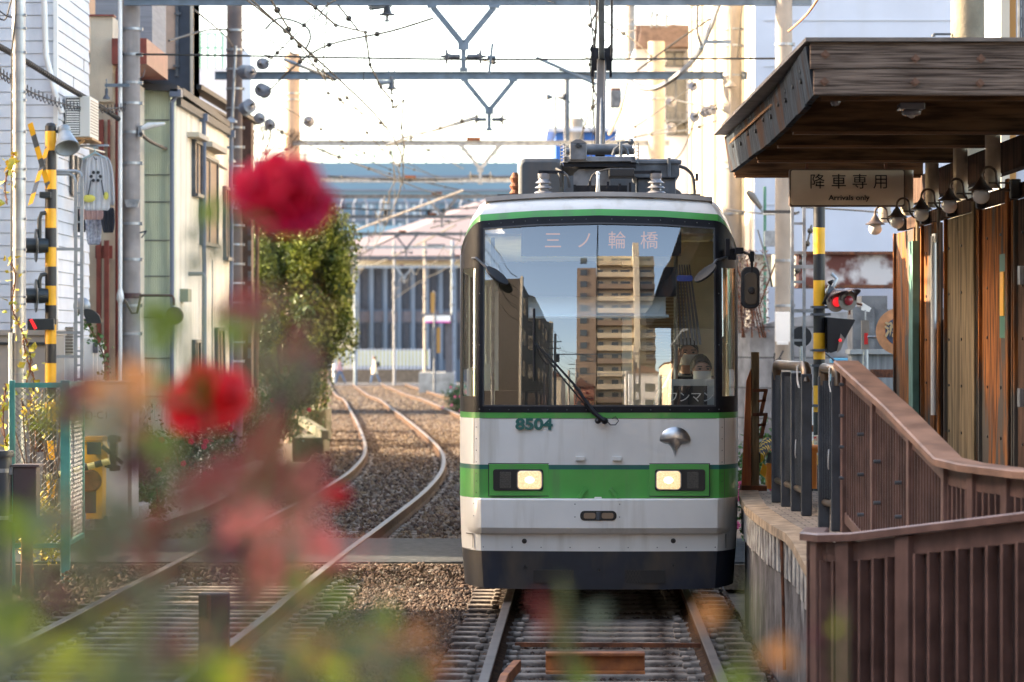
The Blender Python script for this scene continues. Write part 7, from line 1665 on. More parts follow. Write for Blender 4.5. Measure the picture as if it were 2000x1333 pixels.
wire([(1224,60,90),(1210,30,90),(1180,10,90)], .016, 'looped wire at the head of the distribution pole')
wire([(518,58,45),(540,38,45),(570,40,45),(600,55,45),(606,75,45),(598,95,45)], .012, 'arched bronze jumper loop above the tan concrete pole', M_wire)
mb = MB(); pts=[]
for k in range(60): a=k*.42; pts.append(P(628-.0*k,14,44)+Vector((.10*math.sin(a)-.004*k*.0, .05*math.cos(a), .25-.010*k)))
mb.tube(pts,.006,5); pts=[]
for k in range(50): a=k*.5; pts.append(P(757,232,66)+Vector((.12*math.sin(a),.05*math.cos(a), .12-.006*k)))
mb.tube(pts,.008,5); build('coiled_jumper', mb, M_wire, label='small coiled jumper wires near the gantry insulators', cat='wire')
# insulators
def disc_ins(px, py, d, r, ax, n, label, m=None):
    c = P(px,py,d); ax = Vector(ax).normalized(); t = thing('disc_insulator', c, label, 'insulator', 'disc insulators on the span wires'); mb = MB()
    for k in range(n): mb.lathe([(.02,0),(r*.9,.01),(r,.03),(r*.8,.035),(.3*r,.05),(.02,.07)], c+ax*.09*k, ax, 22)
    build('porcelain', mb, m or M_porc, t, smooth=50); mb = MB(); mb.cyl(c-ax*.08, c+ax*(.09*n+.06), .018, n=8); build('pin', mb, M_wire, t)
for a in ((516,125,51,.10,(-.25,-.95,-.1),2,'round disc insulator above the ringed pair on the left gantry'),(519,180,51,.115,(-.3,-.9,.1),3,'largest ringed disc insulator below the second beam on the left'),(474,140,51,.11,(.5,-.85,-.1),4,'stacked insulator projecting from the gantry pole above the second beam'),(477,214,51,.12,(.5,-.8,.2),3,'stacked insulator projecting from the gantry pole below the second beam'),(505,230,51,.09,(.3,-.9,-.2),2,'reddish tinted disc just above the rose, left one'),(526,242,52,.09,(.2,-.95,-.2),2,'reddish tinted disc just above the rose, right one'),(603,238,60,.11,(.2,-.95,0),1,'lone round disc insulator right of the tan concrete pole'),
    (1352,170,51,.085,(.3,-.9,.2),1,'topmost round disc insulator on the right wires'),(1310,200,54,.10,(.3,-.9,.2),1,'second disc insulator down on the right wires'),(1355,230,51,.09,(.3,-.9,.2),1,'middle disc insulator of the right lower wire'),(1374,221,51,.09,(.6,-.7,.2),3,'stacked insulator held out from the right gantry pole'),(1311,250,56,.09,(.3,-.9,.2),1,'lowest disc insulator on the right wires')): disc_ins(*a)
for px,py,d,lab in ((756,30,40.2,'inverted bell insulator hanging from the nearest gantry beam'),(765,175,51,'inverted bell insulator hanging from the second gantry beam')):
    c = P(px,py,d); mb = MB(); mb.lathe([(0,.22),(.03,.21),(.035,.12),(.06,.03),(.11,.01),(.11,0),(.02,-.01),(.015,-.06),(.04,-.07),(.04,-.085),(0,-.09)], c, n=20); o = build('bell_insulator', mb, M_dsteel, smooth=50, label=lab, cat='insulator')
    mb = MB(); mb.box(c.x-.06,c.x-.04,d-.02,d+.02,c.z+.1,c.z+.35); mb.box(c.x+.04,c.x+.06,d-.02,d+.02,c.z+.1,c.z+.35); mb.cyl(c+Vector((-.02,0,.12)),c+Vector((-.22,-.1,.10)),.03,.05); build('yoke', mb, M_blgrey, o)
mb = MB(); c=P(1427,170,51); mb.lathe([(.02,.1),(.09,.03),(.10,0),(.03,-.01),(.02,-.10)], c, n=20); mb.cyl(P(1427,18,51),P(1427,225,51),.022,n=8); build('standoff_rod', mb, M_conc2, smooth=50, label='vertical rod with a round guard disc on the right gantry pole', cat='rod')
mb = MB(); c=P(451,240,50.9); mb.lathe([(.02,.1),(.10,.03),(.11,0),(.03,-.01),(.02,-.10)], c, n=20); mb.lathe([(.02,.1),(.10,.03),(.11,0),(.03,-.01),(.02,-.10)], P(448,318,50.9), n=20); mb.cyl(P(460,90,50.9),P(453,240,50.9),.028,n=8); mb.cyl(P(453,240,50.9),P(441,460,50.9),.022,n=8); build('standoff_rod', mb, M_steel, smooth=50, label='slanted rod with two round guard discs on the left gantry pole', cat='rod')
mb = MB(); d=51
mb.box(X(1372,d),X(1425,d),d-.3,d-.25,Z(89,d),Z(82,d)); mb.sphere(P(1370,92,d-.3),.06,10); build('cable_bracket', mb, M_blgrey, label='blue grey cable bracket on the right gantry pole', cat='bracket')
mb = MB()
for px,py in ((958,110),): mb.beam(P(962,85,40),P(955,145,40),.05,.03); mb.cyl(P(952,112,40),P(968,112,40),.02)
build('turnbuckle', mb, M_blgrey, label='small vertical strain plate right of the nearest V bracket', cat='fitting')
# transformer cans, antennas
d=90; t = thing('transformer_box', P(1203,190,d), 'grey transformer box hung beside the pantograph mast', 'transformer'); mb = MB(); mb.box(X(1191,d),X(1213,d),d-.3,d,Z(212,d),Z(178,d)); build('tank', mb, M_dsteel, t, bevel=.03); mb = MB()
for k in range(4): mb.cyl(P(1195+5*k,178,d),P(1195+5*k,172,d),.04)
build('bushings', mb, M_rust, t)
mb = MB(); mb.cyl(P(1084,186,110),P(1085,262,110),.04,n=8); mb.lathe([(.05,0),(.12,.2),(.13,.25)],P(1079,190,110),(-1,-.3,0),12); mb.lathe([(.05,0),(.12,.2),(.13,.25)],P(1089,190,110),(1,-.3,0),12); build('loudspeaker_mast', mb, M_dsteel, label='thin distant mast with two small loudspeakers', cat='mast')
mb = MB()
for px,py in ((1273,22),(1283,25),(1302,28)): mb.tube([P(px,54,75),P(px,py,75),P(px+3,py+6,75)],.03,5)
build('roof_antenna', mb, M_dsteel, label='little bent pipes above the louvred parapet', cat='antenna')
# ---------------- far background ----------------
dB = 204; zb = terr(dB)-.2
t = thing('pier_building', (X(780,dB),dB,zb), 'two storey far building with pale vertical piers below a pinkish roof', 'building')
M_pw = mat('pale_blue_far_wall', (.15,.185,.24), .8, var=.05); M_dp2 = mat('grey_brown_far_panel', (.085,.085,.10), .7, var=.2)
mb = MB(); mb.box(X(632,dB),X(935,dB),dB,dB+10,zb,Z(498,dB)); build('wall', mb, M_pw, t)
for px in range(704,930,27):
    for a,b in ((525,604),(632,702)):
        mb = MB(); mb.box(X(px,dB),X(px+14,dB),dB-.06,dB,Z(b,dB),Z(a,dB)); build('window', mb, M_dp2, t)
mb = MB()
for px in range(696,930,27): mb.box(X(px,dB),X(px+7,dB),dB-.45,dB,zb,Z(522,dB))
build('piers', mb, M_pw, t)
mb = MB(); mb.box(X(700,dB),X(930,dB),dB-.12,dB-.06,Z(630,dB),Z(608,dB)); build('spandrel', mb, mat('mauve_far_band',(.20,.17,.18),.8), t)
mb = MB(); mb.hexa([(X(690,dB),dB-.5,Z(523,dB)),(X(935,dB),dB-.5,Z(523,dB)),(X(935,dB),dB,Z(523,dB)),(X(690,dB),dB,Z(523,dB)),(X(690,dB),dB-.2,Z(498,dB)),(X(935,dB),dB-.2,Z(498,dB)),(X(935,dB),dB,Z(498,dB)),(X(690,dB),dB,Z(498,dB))]); build('cornice', mb, mat('sunlit_band_white',(.85,.80,.62),.6), t)  # sunlit band put in as warm white paint on an upward slant
mb = MB(); mb.box(X(640,dB),X(700,dB),dB-3,dB-1,zb,Z(585,dB)); build('annex_wall', mb, M_warmwall, t)
mb = MB()
M_proof = mat('pinkish_metal_roof', (.135,.10,.098), .6, var=.06, stretch=(.3,3,3))
mb.add([P(680,500,202),P(950,500,202),P(965,385,230),P(905,403,230),P(800,438,222),P(690,470,212)],[(0,1,2,3),(0,3,4),(0,4,5)]); mb.add([P(680,500,202)-Vector((0,0,.3)),P(950,500,202)-Vector((0,0,.3)),P(950,500,202),P(680,500,202)],[(0,1,2,3)]); build('roof', mb, M_proof, t)
mb = MB(); mb.box(X(835,201),X(870,201),200,201,Z(485,201),Z(478,201)); build('roof_vent', mb, M_dsteel, t)
d = 262; mb = MB(); mb.box(X(560,d),X(820,d),d,d+10,-1,Z(468,d)); o = build('flat_roof_block', mb, M_pw, label='low pale blue block behind the far pinkish roof', cat='building')
mb = MB(); mb.box(X(560,d)-1,X(835,d),d-1,d+11,Z(468,d),Z(442,d)); build('roof_edge', mb, mat('sky_blue_roof',(.18,.32,.42),.5), o)
dG = 320; t = thing('glass_building', (X(800,dG),dG,-1.5), 'large blue grey glazed building far behind the wires', 'building')
mb = MB(); mb.box(X(500,dG),X(1012,dG),dG,dG+20,-1.5,Z(318,dG)); build('wall', mb, mat('blue_grey_glazing',(.13,.23,.31),.45,var=.08,scale=.08,stretch=(1,1,4)), t)
mb = MB()
for px in range(520,1010,14): mb.box(X(px,dG)-.07,X(px,dG)+.07,dG-.3,dG,-1.5,Z(395,dG))
for py in (345,372,395,430,462): mb.box(X(500,dG),X(1012,dG),dG-.25,dG,Z(py,dG)-.12,Z(py,dG)+.12)
build('mullions', mb, M_pw, t)
rs = random.Random(8); mb = MB()
for k in range(110): px=rs.randint(0,16)*28+540+rs.choice((0,14)); py=rs.choice((400,412,424,436,448)); mb.box(X(px,dG),X(px+11,dG),dG-.1,dG,Z(py+8,dG),Z(py,dG))
build('window_glints', mb, mat('pale_window_glint',(.45,.55,.62),.3), t)
mb = MB()
for px in range(560,1010,34): mb.cyl(P(px,318,dG),P(px+2,290,dG),.12,n=5)
for py in (292,304): mb.cyl(P(540,py,dG),P(1010,py,dG),.06,n=5)
build('roof_fence', mb, mat('pale_green_metal',(.20,.38,.30),.5), t)
d = 300; t = thing('net_fence', (X(780,d),d,-1), 'row of tall thin bent fence poles before the blue glazed building', 'fence')
for k,px in enumerate(range(640,1000,26)):
    mb = MB(); mb.tube([P(px,600,d),P(px,398,d),P(px+(5 if k%3 else -6),386,d)],.14,6); build('post', mb, M_dp, t)
t = thing('white_fence', (X(765,200),200,terr(200)), 'white vertical railing behind the far crossing', 'fence'); d=200; mb = MB()
for px in range(640,840,7): mb.box(X(px,d),X(px+4,d),d,d+.05,Z(722,d),Z(682,d))
build('slats', mb, M_bluewall, t); mb = MB(); mb.box(X(640,d),X(842,d),d+.05,d+.3,terr(d)-.3,Z(722,d)); build('base_wall', mb, mat('brown_low_wall',(.16,.12,.085),.8,var=.3), t); mb = MB(); mb.box(X(640,d),X(840,d),d+.05,d+.08,Z(715,d),Z(685,d)); build('pale_panel', mb, mat('pale_yellow_banner',(.50,.55,.50),.7,col2=(.6,.55,.15),scale=.7,fac=(.6,.66)), t)
for px,d,yt,m,lab in ((694,186,490,M_blgrey,'blue grey pole left of the two far pedestrians'),(770,186,470,M_pale,'slim tan pole right of the far pedestrian in a cream coat'),(830,180,468,M_conc2,'sunlit pale pole beside the far platform hut'),(884,165,470,M_blgrey,'dark banded pole next to the left edge of the tram'),(652,190,560,M_white,'white post behind the leftmost far pedestrian')):
    x=X(px,d); t=thing('far_pole',(x,d,terr(d)-.2),lab,'pole'); mb = MB(); mb.cyl((x,d,terr(d)-.2),(x,d,Z(yt,d)),.10 if px!=770 else .08,.08 if px != 770 else .07,n=12); build('pole', mb, m, t, smooth=60); mb = MB()
    for k in range(6): z=Z(yt,d)-.8-.9*k; mb.lathe([(.12,0),(.14,0),(.14,.08),(.12,.08)],(x,d,z),n=12)
    build('band', mb, M_dsteel, t)
d = 152; t = thing('platform_hut', (X(850,d),d,terr(d)-.2), 'small far platform stop with a white and magenta roof sign', 'tram stop'); z0=terr(d)-.2
mb = MB(); mb.box(X(818,d),X(888,d),d,d+3,z0,Z(728,d)); build('platform', mb, M_rconc, t); mb = MB(); mb.box(X(822,d),X(884,d),d-.3,d+2.5,Z(620,d),Z(614,d)); mb.box(X(870,d),X(884,d),d,d+2,Z(728,d),Z(620,d)); build('shelter', mb, M_dp2, t)
mb = MB(); mb.box(X(830,d),X(880,d),d-.4,d-.3,Z(631,d),Z(617,d)); sb=build('roof_sign', mb, M_white, t); mb = MB(); mb.box(X(830,d),X(880,d),d-.41,d-.4,Z(631,d),Z(628,d)); build('magenta_stripe', mb, mat('magenta_stripe',(.6,.05,.35),.5), sb)
mb = MB(); mb.cyl((X(849,d),d-.5,z0),(X(849,d),d-.5,Z(570,d)),.06,n=10); mb.box(X(845,d),X(853,d),d-.55,d-.45,Z(590,d),Z(572,d)); mb.box(X(843,d),X(850,d),d-.55,d-.45,Z(700,d),Z(640,d)); build('signal_post', mb, M_dsteel, t); mb = MB(); mb.box(X(842,d),X(850,d),d-.6,d-.5,Z(612,d),Z(572,d)); mb.box(X(853,d),X(860,d),d+.0,d+.1,Z(690,d),Z(640,d)); build('yellow_signs', mb, mat('dull_ochre_sign',(.30,.17,.04),.6), t)
shrub('far_rose_bush', (X(895,104),104,.05), (.7,.8,.5), 1500, .10, M_dgl, 'dark bush with pink dots left of the tram at the far stop', 'bush', flowers=10, fm=M_pink)
# far pedestrians
def pedestrian(px, d, h, dirx, coat, legs, label, pack=False, hairm=M_hair, coatlen=.5):
    z0 = terr(d)-.008; x = X(px,d); t = thing('person', (x,d,z0), label, 'person'); s=dirx
    pel=Vector((0,0,.53*h)); V=[pel,Vector((s*.01,0,.66*h)),Vector((s*.02,0,.80*h))]; Rr=[(.12,.10),(.13,.10),(.12,.09)]; E=[(0,1),(1,2)]
    head_graph(V,E,Rr,2,None,.22*h/1.65,Vector((s*.04,0,.93*h)))
    for sd,st in ((-.09,.30),(.09,-.28)):
        k=len(V); V += [Vector((0,sd,.50*h)),Vector((s*(st*.55),sd,.28*h)),Vector((s*(st+(-.06)),sd,.055)),Vector((s*(st+.12),sd,.035))]; Rr += [.085,.06,.042,.035]; E += [(0,k),(k,k+1),(k+1,k+2),(k+2,k+3)]
    for sd,st in ((-.17,-.18),(.17,.16)):
        k=len(V); V += [Vector((s*.01,sd,.79*h)),Vector((s*st*.4,sd*1.2,.64*h)),Vector((s*(st+.08),sd*1.1,.52*h)),Vector((s*(st+.14),sd*1.1,.47*h))]; Rr += [.06,.045,.035,.028]; E += [(2,k),(k,k+1),(k+1,k+2),(k+2,k+3)]
    b = skinned('body', V, E, Rr, [M_skin, coat, legs, M_hair], t, sub=1)
    paint(b, lambda c: 3 if c.z < .07 else 2 if c.z < .53*h-.02 and abs(c.y) < .17 else 1 if c.z < .835*h and not (c.z < .5*h) else 0)
    mb = MB(); o=Vector((x,d,z0)); mb.lathe([(.20,-.02),(.17,.12),(.135,.35*h/1.6),(.10,.46*h/1.6),(.05,.50*h/1.6)], o+Vector((s*.01,0,(.83*h)-.50*h/1.6-(coatlen-.5))), n=18); build('coat', mb, coat, t, smooth=60)
    mb = MB(); mb.sphere(o+Vector((s*.02,0,.955*h)), .12, 12, (1,1,.85)); build('hair', mb, hairm, t, smooth=True)
    if pack: mb = MB(); mb.sphere(o+Vector((-s*.20,0,.70*h)), .17, 12, (.7,.8,1.2)); build('backpack', mb, M_blk, t, smooth=True)
M_jean = mat('blue_denim',(.06,.12,.24),.9)
pedestrian(664,190,1.62,-1,mat('mauve_jacket',(.26,.17,.20),.9),M_jean,'far pedestrian striding left in a mauve jacket and blue jeans at the crossing')
pedestrian(732,190.5,1.68,-1,mat('cream_coat',(.62,.52,.38),.9),M_jean,'far pedestrian in a long cream coat with a dark backpack at the crossing',True,mat('brown_hair',(.10,.06,.035),.5),.75)
# ---------------- the street behind the camera (seen in the windscreen) ----------------
M_apt = mat('beige_apartment_tile', (.50,.42,.31), .8, var=.08, scale=2); M_apt2 = mat('brown_apartment_tile', (.22,.16,.12), .8, var=.1)
t = thing('apartment_tower', (3,-66,0), 'beige high rise apartment block standing behind the viewpoint, mirrored in the windscreen', 'apartment block')
H = 38; y0 = -62; x0,x1 = -6.2, 11.5
mb = MB(); mb.box(x0+4.5,x1,y0-14,y0,-.3,H); build('wall', mb, M_apt, t)
mb = MB(); mb.box(x0,x0+4.3,y0-12,y0+1.0,-.3,H-3.5); build('stair_tower', mb, M_apt2, t)
mb = MB(); mb.box(6.6,8.4,y0,y0+2.6,-.3,H+2.5); build('lift_shaft', mb, M_warmwall, t)
for k in range(12):
    z = 2.2+3*k
    mb = MB(); mb.box(x0+4.6,6.5,y0,y0+1.5,z-.15,z+.0); mb.box(x0+4.6,6.5,y0+1.4,y0+1.5,z,z+1.05); mb.box(8.5,x1,y0,y0+1.5,z-.15,z); mb.box(8.5,x1,y0+1.4,y0+1.5,z,z+1.05); build('balcony', mb, M_apt if k%3 else M_apt2, t)
    for a in (-1.2,1.6,4.3,8.9): 
        mb = MB(); mb.box(a,a+1.8,y0,y0+.05,z+.1,z+2.1); build('window', mb, M_glassd, t)
    mb = MB(); mb.box(x0+1.2,x0+3.0,y0+1.0,y0+1.05,z+.4,z+1.9); build('window', mb, M_glassd, t)
def house(x0,x1,y0,y1,h,m,label,rh=1.8,front=1):
    t = thing('house', ((x0+x1)/2,(y0+y1)/2,0), label, 'house'); mb = MB(); mb.box(x0,x1,y0,y1,-.3,h); build('wall', mb, m, t)
    mb = MB(); mb.prism([(x0-.3,y0-.3,h),(x1+.3,y0-.3,h),((x0+x1)/2,y0-.3,h+rh)],(0,y1-y0+.6,0)); build('roof', mb, mat('brown_tile_roof',(.13,.06,.045),.8,var=.3), t)
    for i in range(int((x1-x0)/2.2)):
        for z in (1.0,3.7):
            if z+1.4 < h: mb = MB(); a=x0+.6+2.2*i; mb.box(a,a+1.2,y1,y1+.04,z,z+1.3); build('window', mb, M_glassd, t)
house(-12.5,-6.4,-45,-36,6.2,M_warmwall,'cream gabled house behind the viewpoint at the left of the track'); house(-5.8,-2.2,-58,-50,5.2,mat('brick_wall',(.25,.10,.07),.8),'small brick gabled house behind the viewpoint')
house(4.2,9.0,-44,-36,6.8,M_bluewall,'white gabled house behind the viewpoint at the right of the track',1.2); house(9.8,15,-40,-30,8,M_creamw,'tall cream house behind the viewpoint at the far right'); house(-2.0,2.5,-72,-66,6,M_warmwall,'low cream house at the foot of the apartment tower')
t = thing('corner_block', (-9,-14,0), 'brown grey commercial block left of the track behind the viewpoint', 'building'); mb = MB(); mb.box(-13,-6.7,-26,-6,-.3,13); build('wall', mb, mat('dark_brown_block_wall',(.07,.055,.045),.8,var=.2), t); mb = MB(); mb.box(-6.75,-6.55,-26.2,-25.2,-.3,13.2); mb.box(-6.7,-6.4,-6.5,-5.9,-.3,13.2); build('corner_pier', mb, M_warmwall, t); mb = MB()
for k in range(4):
    for j in range(5): mb.box(-6.7,-6.66,-24+3.6*j,-22.2+3.6*j,1.2+3*k,2.7+3*k)
build('windows', mb, M_glassd, t)
t = thing('reflection_block', (11,-10,0), 'added black block behind the viewpoint, darkening the windscreen reflection', 'building'); mb = MB(); mb.box(8.5,16,-22,2,-.3,14); build('wall', mb, mat('flat_black_block',(.010,.011,.013),1.0,var=.2,spec=.0), t); mb = MB(); mb.box(8.4,8.5,-22,2,9,9.3); build('ledge', mb, M_dsteel, t)  # added unseen block, keeps the right of the windscreen reflection dark
for x,y in ((-5.2,-18),(-5.0,-44),(4.4,-28)):
    t = thing('utility_pole', (x,y,-.3), {-18:'nearest concrete pole behind the viewpoint, left of the track',-44:'distant concrete pole behind the viewpoint, left of the track',-28:'concrete pole behind the viewpoint, right of the track'}[y], 'utility pole'); mb = MB(); mb.cyl((x,y,-.3),(x,y,10),.17,.13,n=16); build('pole', mb, M_conc, t, smooth=60); mb = MB(); mb.box(x-.9,x+.9,y-.05,y+.05,9,9.1); mb.box(x-.8,x+.8,y-.05,y+.05,8.2,8.3); mb.cyl((x+.35,y,6.6),(x+.35,y,7.6),.25,n=14); build('crossarm', mb, M_dsteel, t)
t = thing('street_wires', (-5,-30,8), 'bundle of street wires strung between the poles behind the viewpoint', 'wire'); mb = MB()
for k in range(4): mb.tube(arc_wire((-5.9+.5*k,-18,9.1),(-5.7+.5*k,-44,9.1),.6),.014,5); mb.tube(arc_wire((-5.9+.5*k,-18,9.1),(-5.4+.4*k,25,9.6),.5),.014,5)
mb.tube(arc_wire((-5,-18,8.2),(4.4,-28,8.2),.4),.016,5); mb.tube(arc_wire((4.4,-28,9),(4.5,30,9.2),.7),.016,5); build('wires', mb, M_cable, t)
for y in (-10,-34):
    t = thing('wire_gantry', (0,y,0), 'rear wire gantry %s the viewpoint' % ('just behind' if y == -10 else 'well behind'), 'wire gantry', 'wire gantries over the tracks'); mb = MB(); mb.box(-5,4,y-.05,y+.05,6.4,6.5); build('beam', mb, M_blgrey, t); hanger_v(t,-.6,y,6.4,.7,.8,M_blgrey)
    for x in (-4.9,3.9): mb = MB(); mb.cyl((x,y,-.3),(x,y,7),.12,n=14); build('column', mb, M_conc, t, smooth=60)
# tall houses further left that shade the tracks (beyond the frame edge)
t = thing('shade_block', (-14,20,0), 'three storey block beyond the left frame edge', 'building'); mb = MB(); mb.box(-20,-9.5,2,27,-.3,9.5); build('wall', mb, M_apt2, t); mb = MB()
for k in range(3):
    for j in range(7): mb.box(-9.5,-9.46,3.5+3.3*j,5+3.3*j,1+3*k,2.5+3*k)
build('windows', mb, M_glassd, t)
t = thing('tall_block', (-14,50,0), 'tall block behind the row of trackside houses on the left', 'building'); mb = MB(); mb.box(-20,-8.0,33.5,60,-.3,9.5); build('wall', mb, M_apt2, t)
# ---------------- foreground roses ----------------
M_bud = mat('coral_bud_petal', (0.75,0.12,0.10), .5, var=.2, scale=14)
def leafmat(name, col, col2):
    m = mat(name, col, .5, col2=col2, scale=18, spec=.3); t = m.node_tree; b = t.nodes['Principled BSDF']; out = [n for n in t.nodes if n.type == 'OUTPUT_MATERIAL'][0]
    tr = t.nodes.new('ShaderNodeBsdfTranslucent'); tr.inputs[0].default_value = (*[min(1,c*2.0) for c in col],1); mx = t.nodes.new('ShaderNodeMixShader'); mx.inputs[0].default_value = .45
    t.links.new(b.outputs[0], mx.inputs[1]); t.links.new(tr.outputs[0], mx.inputs[2]); t.links.new(mx.outputs[0], out.inputs[0]); return m
M_lg = leafmat('fresh_green_rose_leaf', (0.15,0.20,0.03), (0.09,0.13,0.03)); M_lr = leafmat('young_red_rose_leaf', (0.22,0.045,0.04), (0.10,0.03,0.03)); M_lo = leafmat('orange_tinged_rose_leaf', (0.60,0.24,0.08), (0.42,0.13,0.05)); M_lb = leafmat('bronze_rose_leaf', (0.10,0.03,0.04), (0.05,0.018,0.03)); M_lbl = leafmat('dull_green_rose_leaf', (0.13,0.15,0.10), (0.08,0.10,0.07)); M_ly = leafmat('yellow_green_rose_leaf', (0.46,0.48,0.03), (0.26,0.32,0.03)); M_lp = leafmat('pale_coral_rose_leaf',(0.75,0.17,0.14),(0.45,0.09,0.09))
M_petal = leafmat('crimson_rose_petal', (0.70,0.008,0.06), (0.42,0.004,0.07)); M_petal2 = leafmat('scarlet_rose_petal', (0.80,0.015,0.02), (0.50,0.004,0.03))
M_stemg = mat('green_rose_stem', (0.10,0.12,0.04), .6); 
def petal(mb, c, R, ph, tilt, wd, cup):
    n, m = 8, 7; vs=[]; Rz = Matrix.Rotation(ph,3,'Z'); Rt = Matrix.Rotation(tilt,3,'X')
    for i in range(m+1):
        v=i/m
        for j in range(n+1):
            u=(j/n-.5)*2; w_=wd*math.sin(math.pi*min(1,.18+.62*v))*(1.0 if v<.8 else 1-.25*(v-.8)/.2); x=u*w_; y=-cup*(1-u*u)*math.sin(math.pi*v*.8)+ .25*cup*max(0,v-.75)*4*(-1); z=v*(1-.12*u*u)
            vs.append(c+Rz@(Rt@Vector((x*R,y*R-.03*R,z*R))))
    fs=[(i*(n+1)+j,i*(n+1)+j+1,(i+1)*(n+1)+j+1,(i+1)*(n+1)+j) for i in range(m) for j in range(n)]
    mb.add(vs,fs)
def rose(parent, c, R, m, lean_, seed, spread=1.0):
    rs = random.Random(seed); c = Vector(c); o = None
    mb = MB(); 
    for ring,(k,tilt,wd,cup,sc) in enumerate(((3,.10,.38,.30,.80),(5,.35,.50,.30,.92),(6,.75,.60,.28,1.0),(7,1.25*spread,.66,.22,1.0))):
        for i in range(k): petal(mb, c, R*sc, 2*math.pi*i/k+ring*.7+rs.uniform(-.2,.2), -(tilt+rs.uniform(-.12,.12)), wd, cup)
    Rm = Matrix.Translation(c)@Matrix.Rotation(lean_[0],4,'X')@Matrix.Rotation(lean_[1],4,'Y')@Matrix.Translation(-c)
    mb.v = [tuple(Rm@Vector(v)) for v in mb.v]
    o = build('flower', mb, m, parent, smooth=True); sm = o.modifiers.new('s','SOLIDIFY'); sm.thickness=.0009
    mb = MB()
    for i in range(5): petal(mb, c, R*.55, i*1.256, -1.9, .12, .05)
    mb.v = [tuple(Rm@Vector(v)) for v in mb.v]; build('sepals', mb, M_lg, o)
def rleaf(mb, c, L, direction, wd=.5, fold=.15, droop=.3):
    d = Vector(direction).normalized(); s = d.cross(Vector((0,-1,.2))).normalized(); nrm = s.cross(d); n=7; vs=[]
    for i in range(n+1):
        v=i/n; w_=wd*L*.5*math.sin(math.pi*v**.8)*(1+.06*math.sin(v*40)); p=Vector(c)+d*L*v-Vector((0,0,droop*L*v*v))
        vs += [p-s*w_+nrm*fold*w_, p, p+s*w_+nrm*fold*w_]
    fs=[]
    for i in range(n): a=i*3; fs += [(a,a+1,a+4,a+3),(a+1,a+2,a+5,a+4)]
    mb.add(vs,fs)
def spray(parent, stem_pts, leafspec, m_by, dens=1):
    """one shoot: stem + leaflets grouped by colour (compound leaves of five)"""
    sm = smooth_path(stem_pts, 24); mb = MB(); mb.tube(sm, [.0035*(1-.5*i/len(sm)) for i in range(len(sm))], 6)
    for i in range(3,len(sm),4): mb.lathe([(.003,0),(.001,.006),(0,.008)], sm[i], (random.uniform(-1,1),random.uniform(-.4,.4),.3), 6)
    st = build('stem', mb, M_stemg, parent, smooth=60)
    groups = {}
    full = list(leafspec)
    if dens:
        for (px,py,d,L,ang,key) in leafspec:
            for q in range(dens): full.append((px+random.uniform(-45,45),py+random.uniform(-45,45),d+random.uniform(-.15,.15),L*random.uniform(.7,1.0),ang+random.uniform(-70,70),key))
    for (px,py,d,L,ang,key) in full:
        c = P(px,py,d); near = min(sm, key=lambda q:(q-c).length); mbs = groups.setdefault(key, MB()); a = math.radians(ang); dr = Vector((math.cos(a),random.uniform(-.4,.4),math.sin(a)))
        mbs.tube([near, c, c+dr*L*.4], .0013, 4)
        rleaf(mbs, c+dr*L*.35, L, dr, .62)
        for s in (-1,1): q = Matrix.Rotation(s*1.0,3,'Y')@dr; rleaf(mbs, c+dr*L*.15, L*.8, q, .6); 
    for key, g in groups.items(): build('leaves', g, m_by[key], st)
keys = dict(g=M_lg,r=M_lr,o=M_lo,b=M_lb,t=M_lbl,y=M_ly,p=M_lp)
bush = thing('rose_plant', (-.62,3.2,-.3), 'blurred foreground rose plant with two crimson blooms and reddish young leaves at the left', 'rose plant')
# main shoots
spray(bush, [Vector((-.72,3.5,-.3)),P(420,1500,3.5),P(505,1000,3.5),P(520,700,3.5),P(530,430,3.5)], [(390,425,3.5,0.0222,60,'g'),(420,470,3.5,0.0207,-80,'t'),(500,620,3.4,0.0296,200,'r'),(560,650,3.4,0.0222,20,'r'),(590,700,3.4,0.0222,-60,'b'),(555,770,3.4,0.0222,-120,'b'),(470,605,3.4,0.0259,100,'r')], keys, 2)
spray(bush, [Vector((-.70,3.3,-.3)),P(380,1500,3.3),P(470,1150,3.3),P(430,950,3.3),P(400,790,3.3)], [(300,780,3.3,0.0237,180,'g'),(350,640,3.1,0.0259,160,'g'),(440,655,3.1,0.0259,20,'g'),(330,610,3.1,0.0185,150,'g'),(470,850,3.2,0.0370,-30,'r'),(450,900,3.2,0.0407,-70,'r'),(520,920,3.1,0.0407,-20,'r'),(400,950,3.0,0.0370,200,'r'),(330,1030,3.0,0.0370,180,'r'),(400,1060,3.0,0.0370,-20,'b'),(560,990,3.0,0.0370,20,'r'),(600,1040,3.0,0.0333,-40,'p'),(520,1090,2.9,0.0333,-100,'p'),(500,1040,2.9,0.0333,100,'p')], keys, 2)
spray(bush, [Vector((-.9,2.9,-.3)),P(120,1500,2.9),P(160,1150,2.9),P(200,900,2.9),P(210,760,2.9)], [(190,760,2.9,0.0333,170,'b'),(230,770,2.9,0.0333,10,'o'),(150,790,2.9,0.0259,170,'g'),(260,850,2.9,0.0333,-20,'b'),(300,900,2.9,0.0296,40,'g'),(230,980,2.8,0.0296,-60,'t'),(210,1050,2.8,0.0333,200,'t'),(110,1030,2.8,0.0296,150,'t'),(40,1060,2.7,0.0370,100,'g'),(20,1150,2.7,0.0370,-100,'g')], keys, 2)
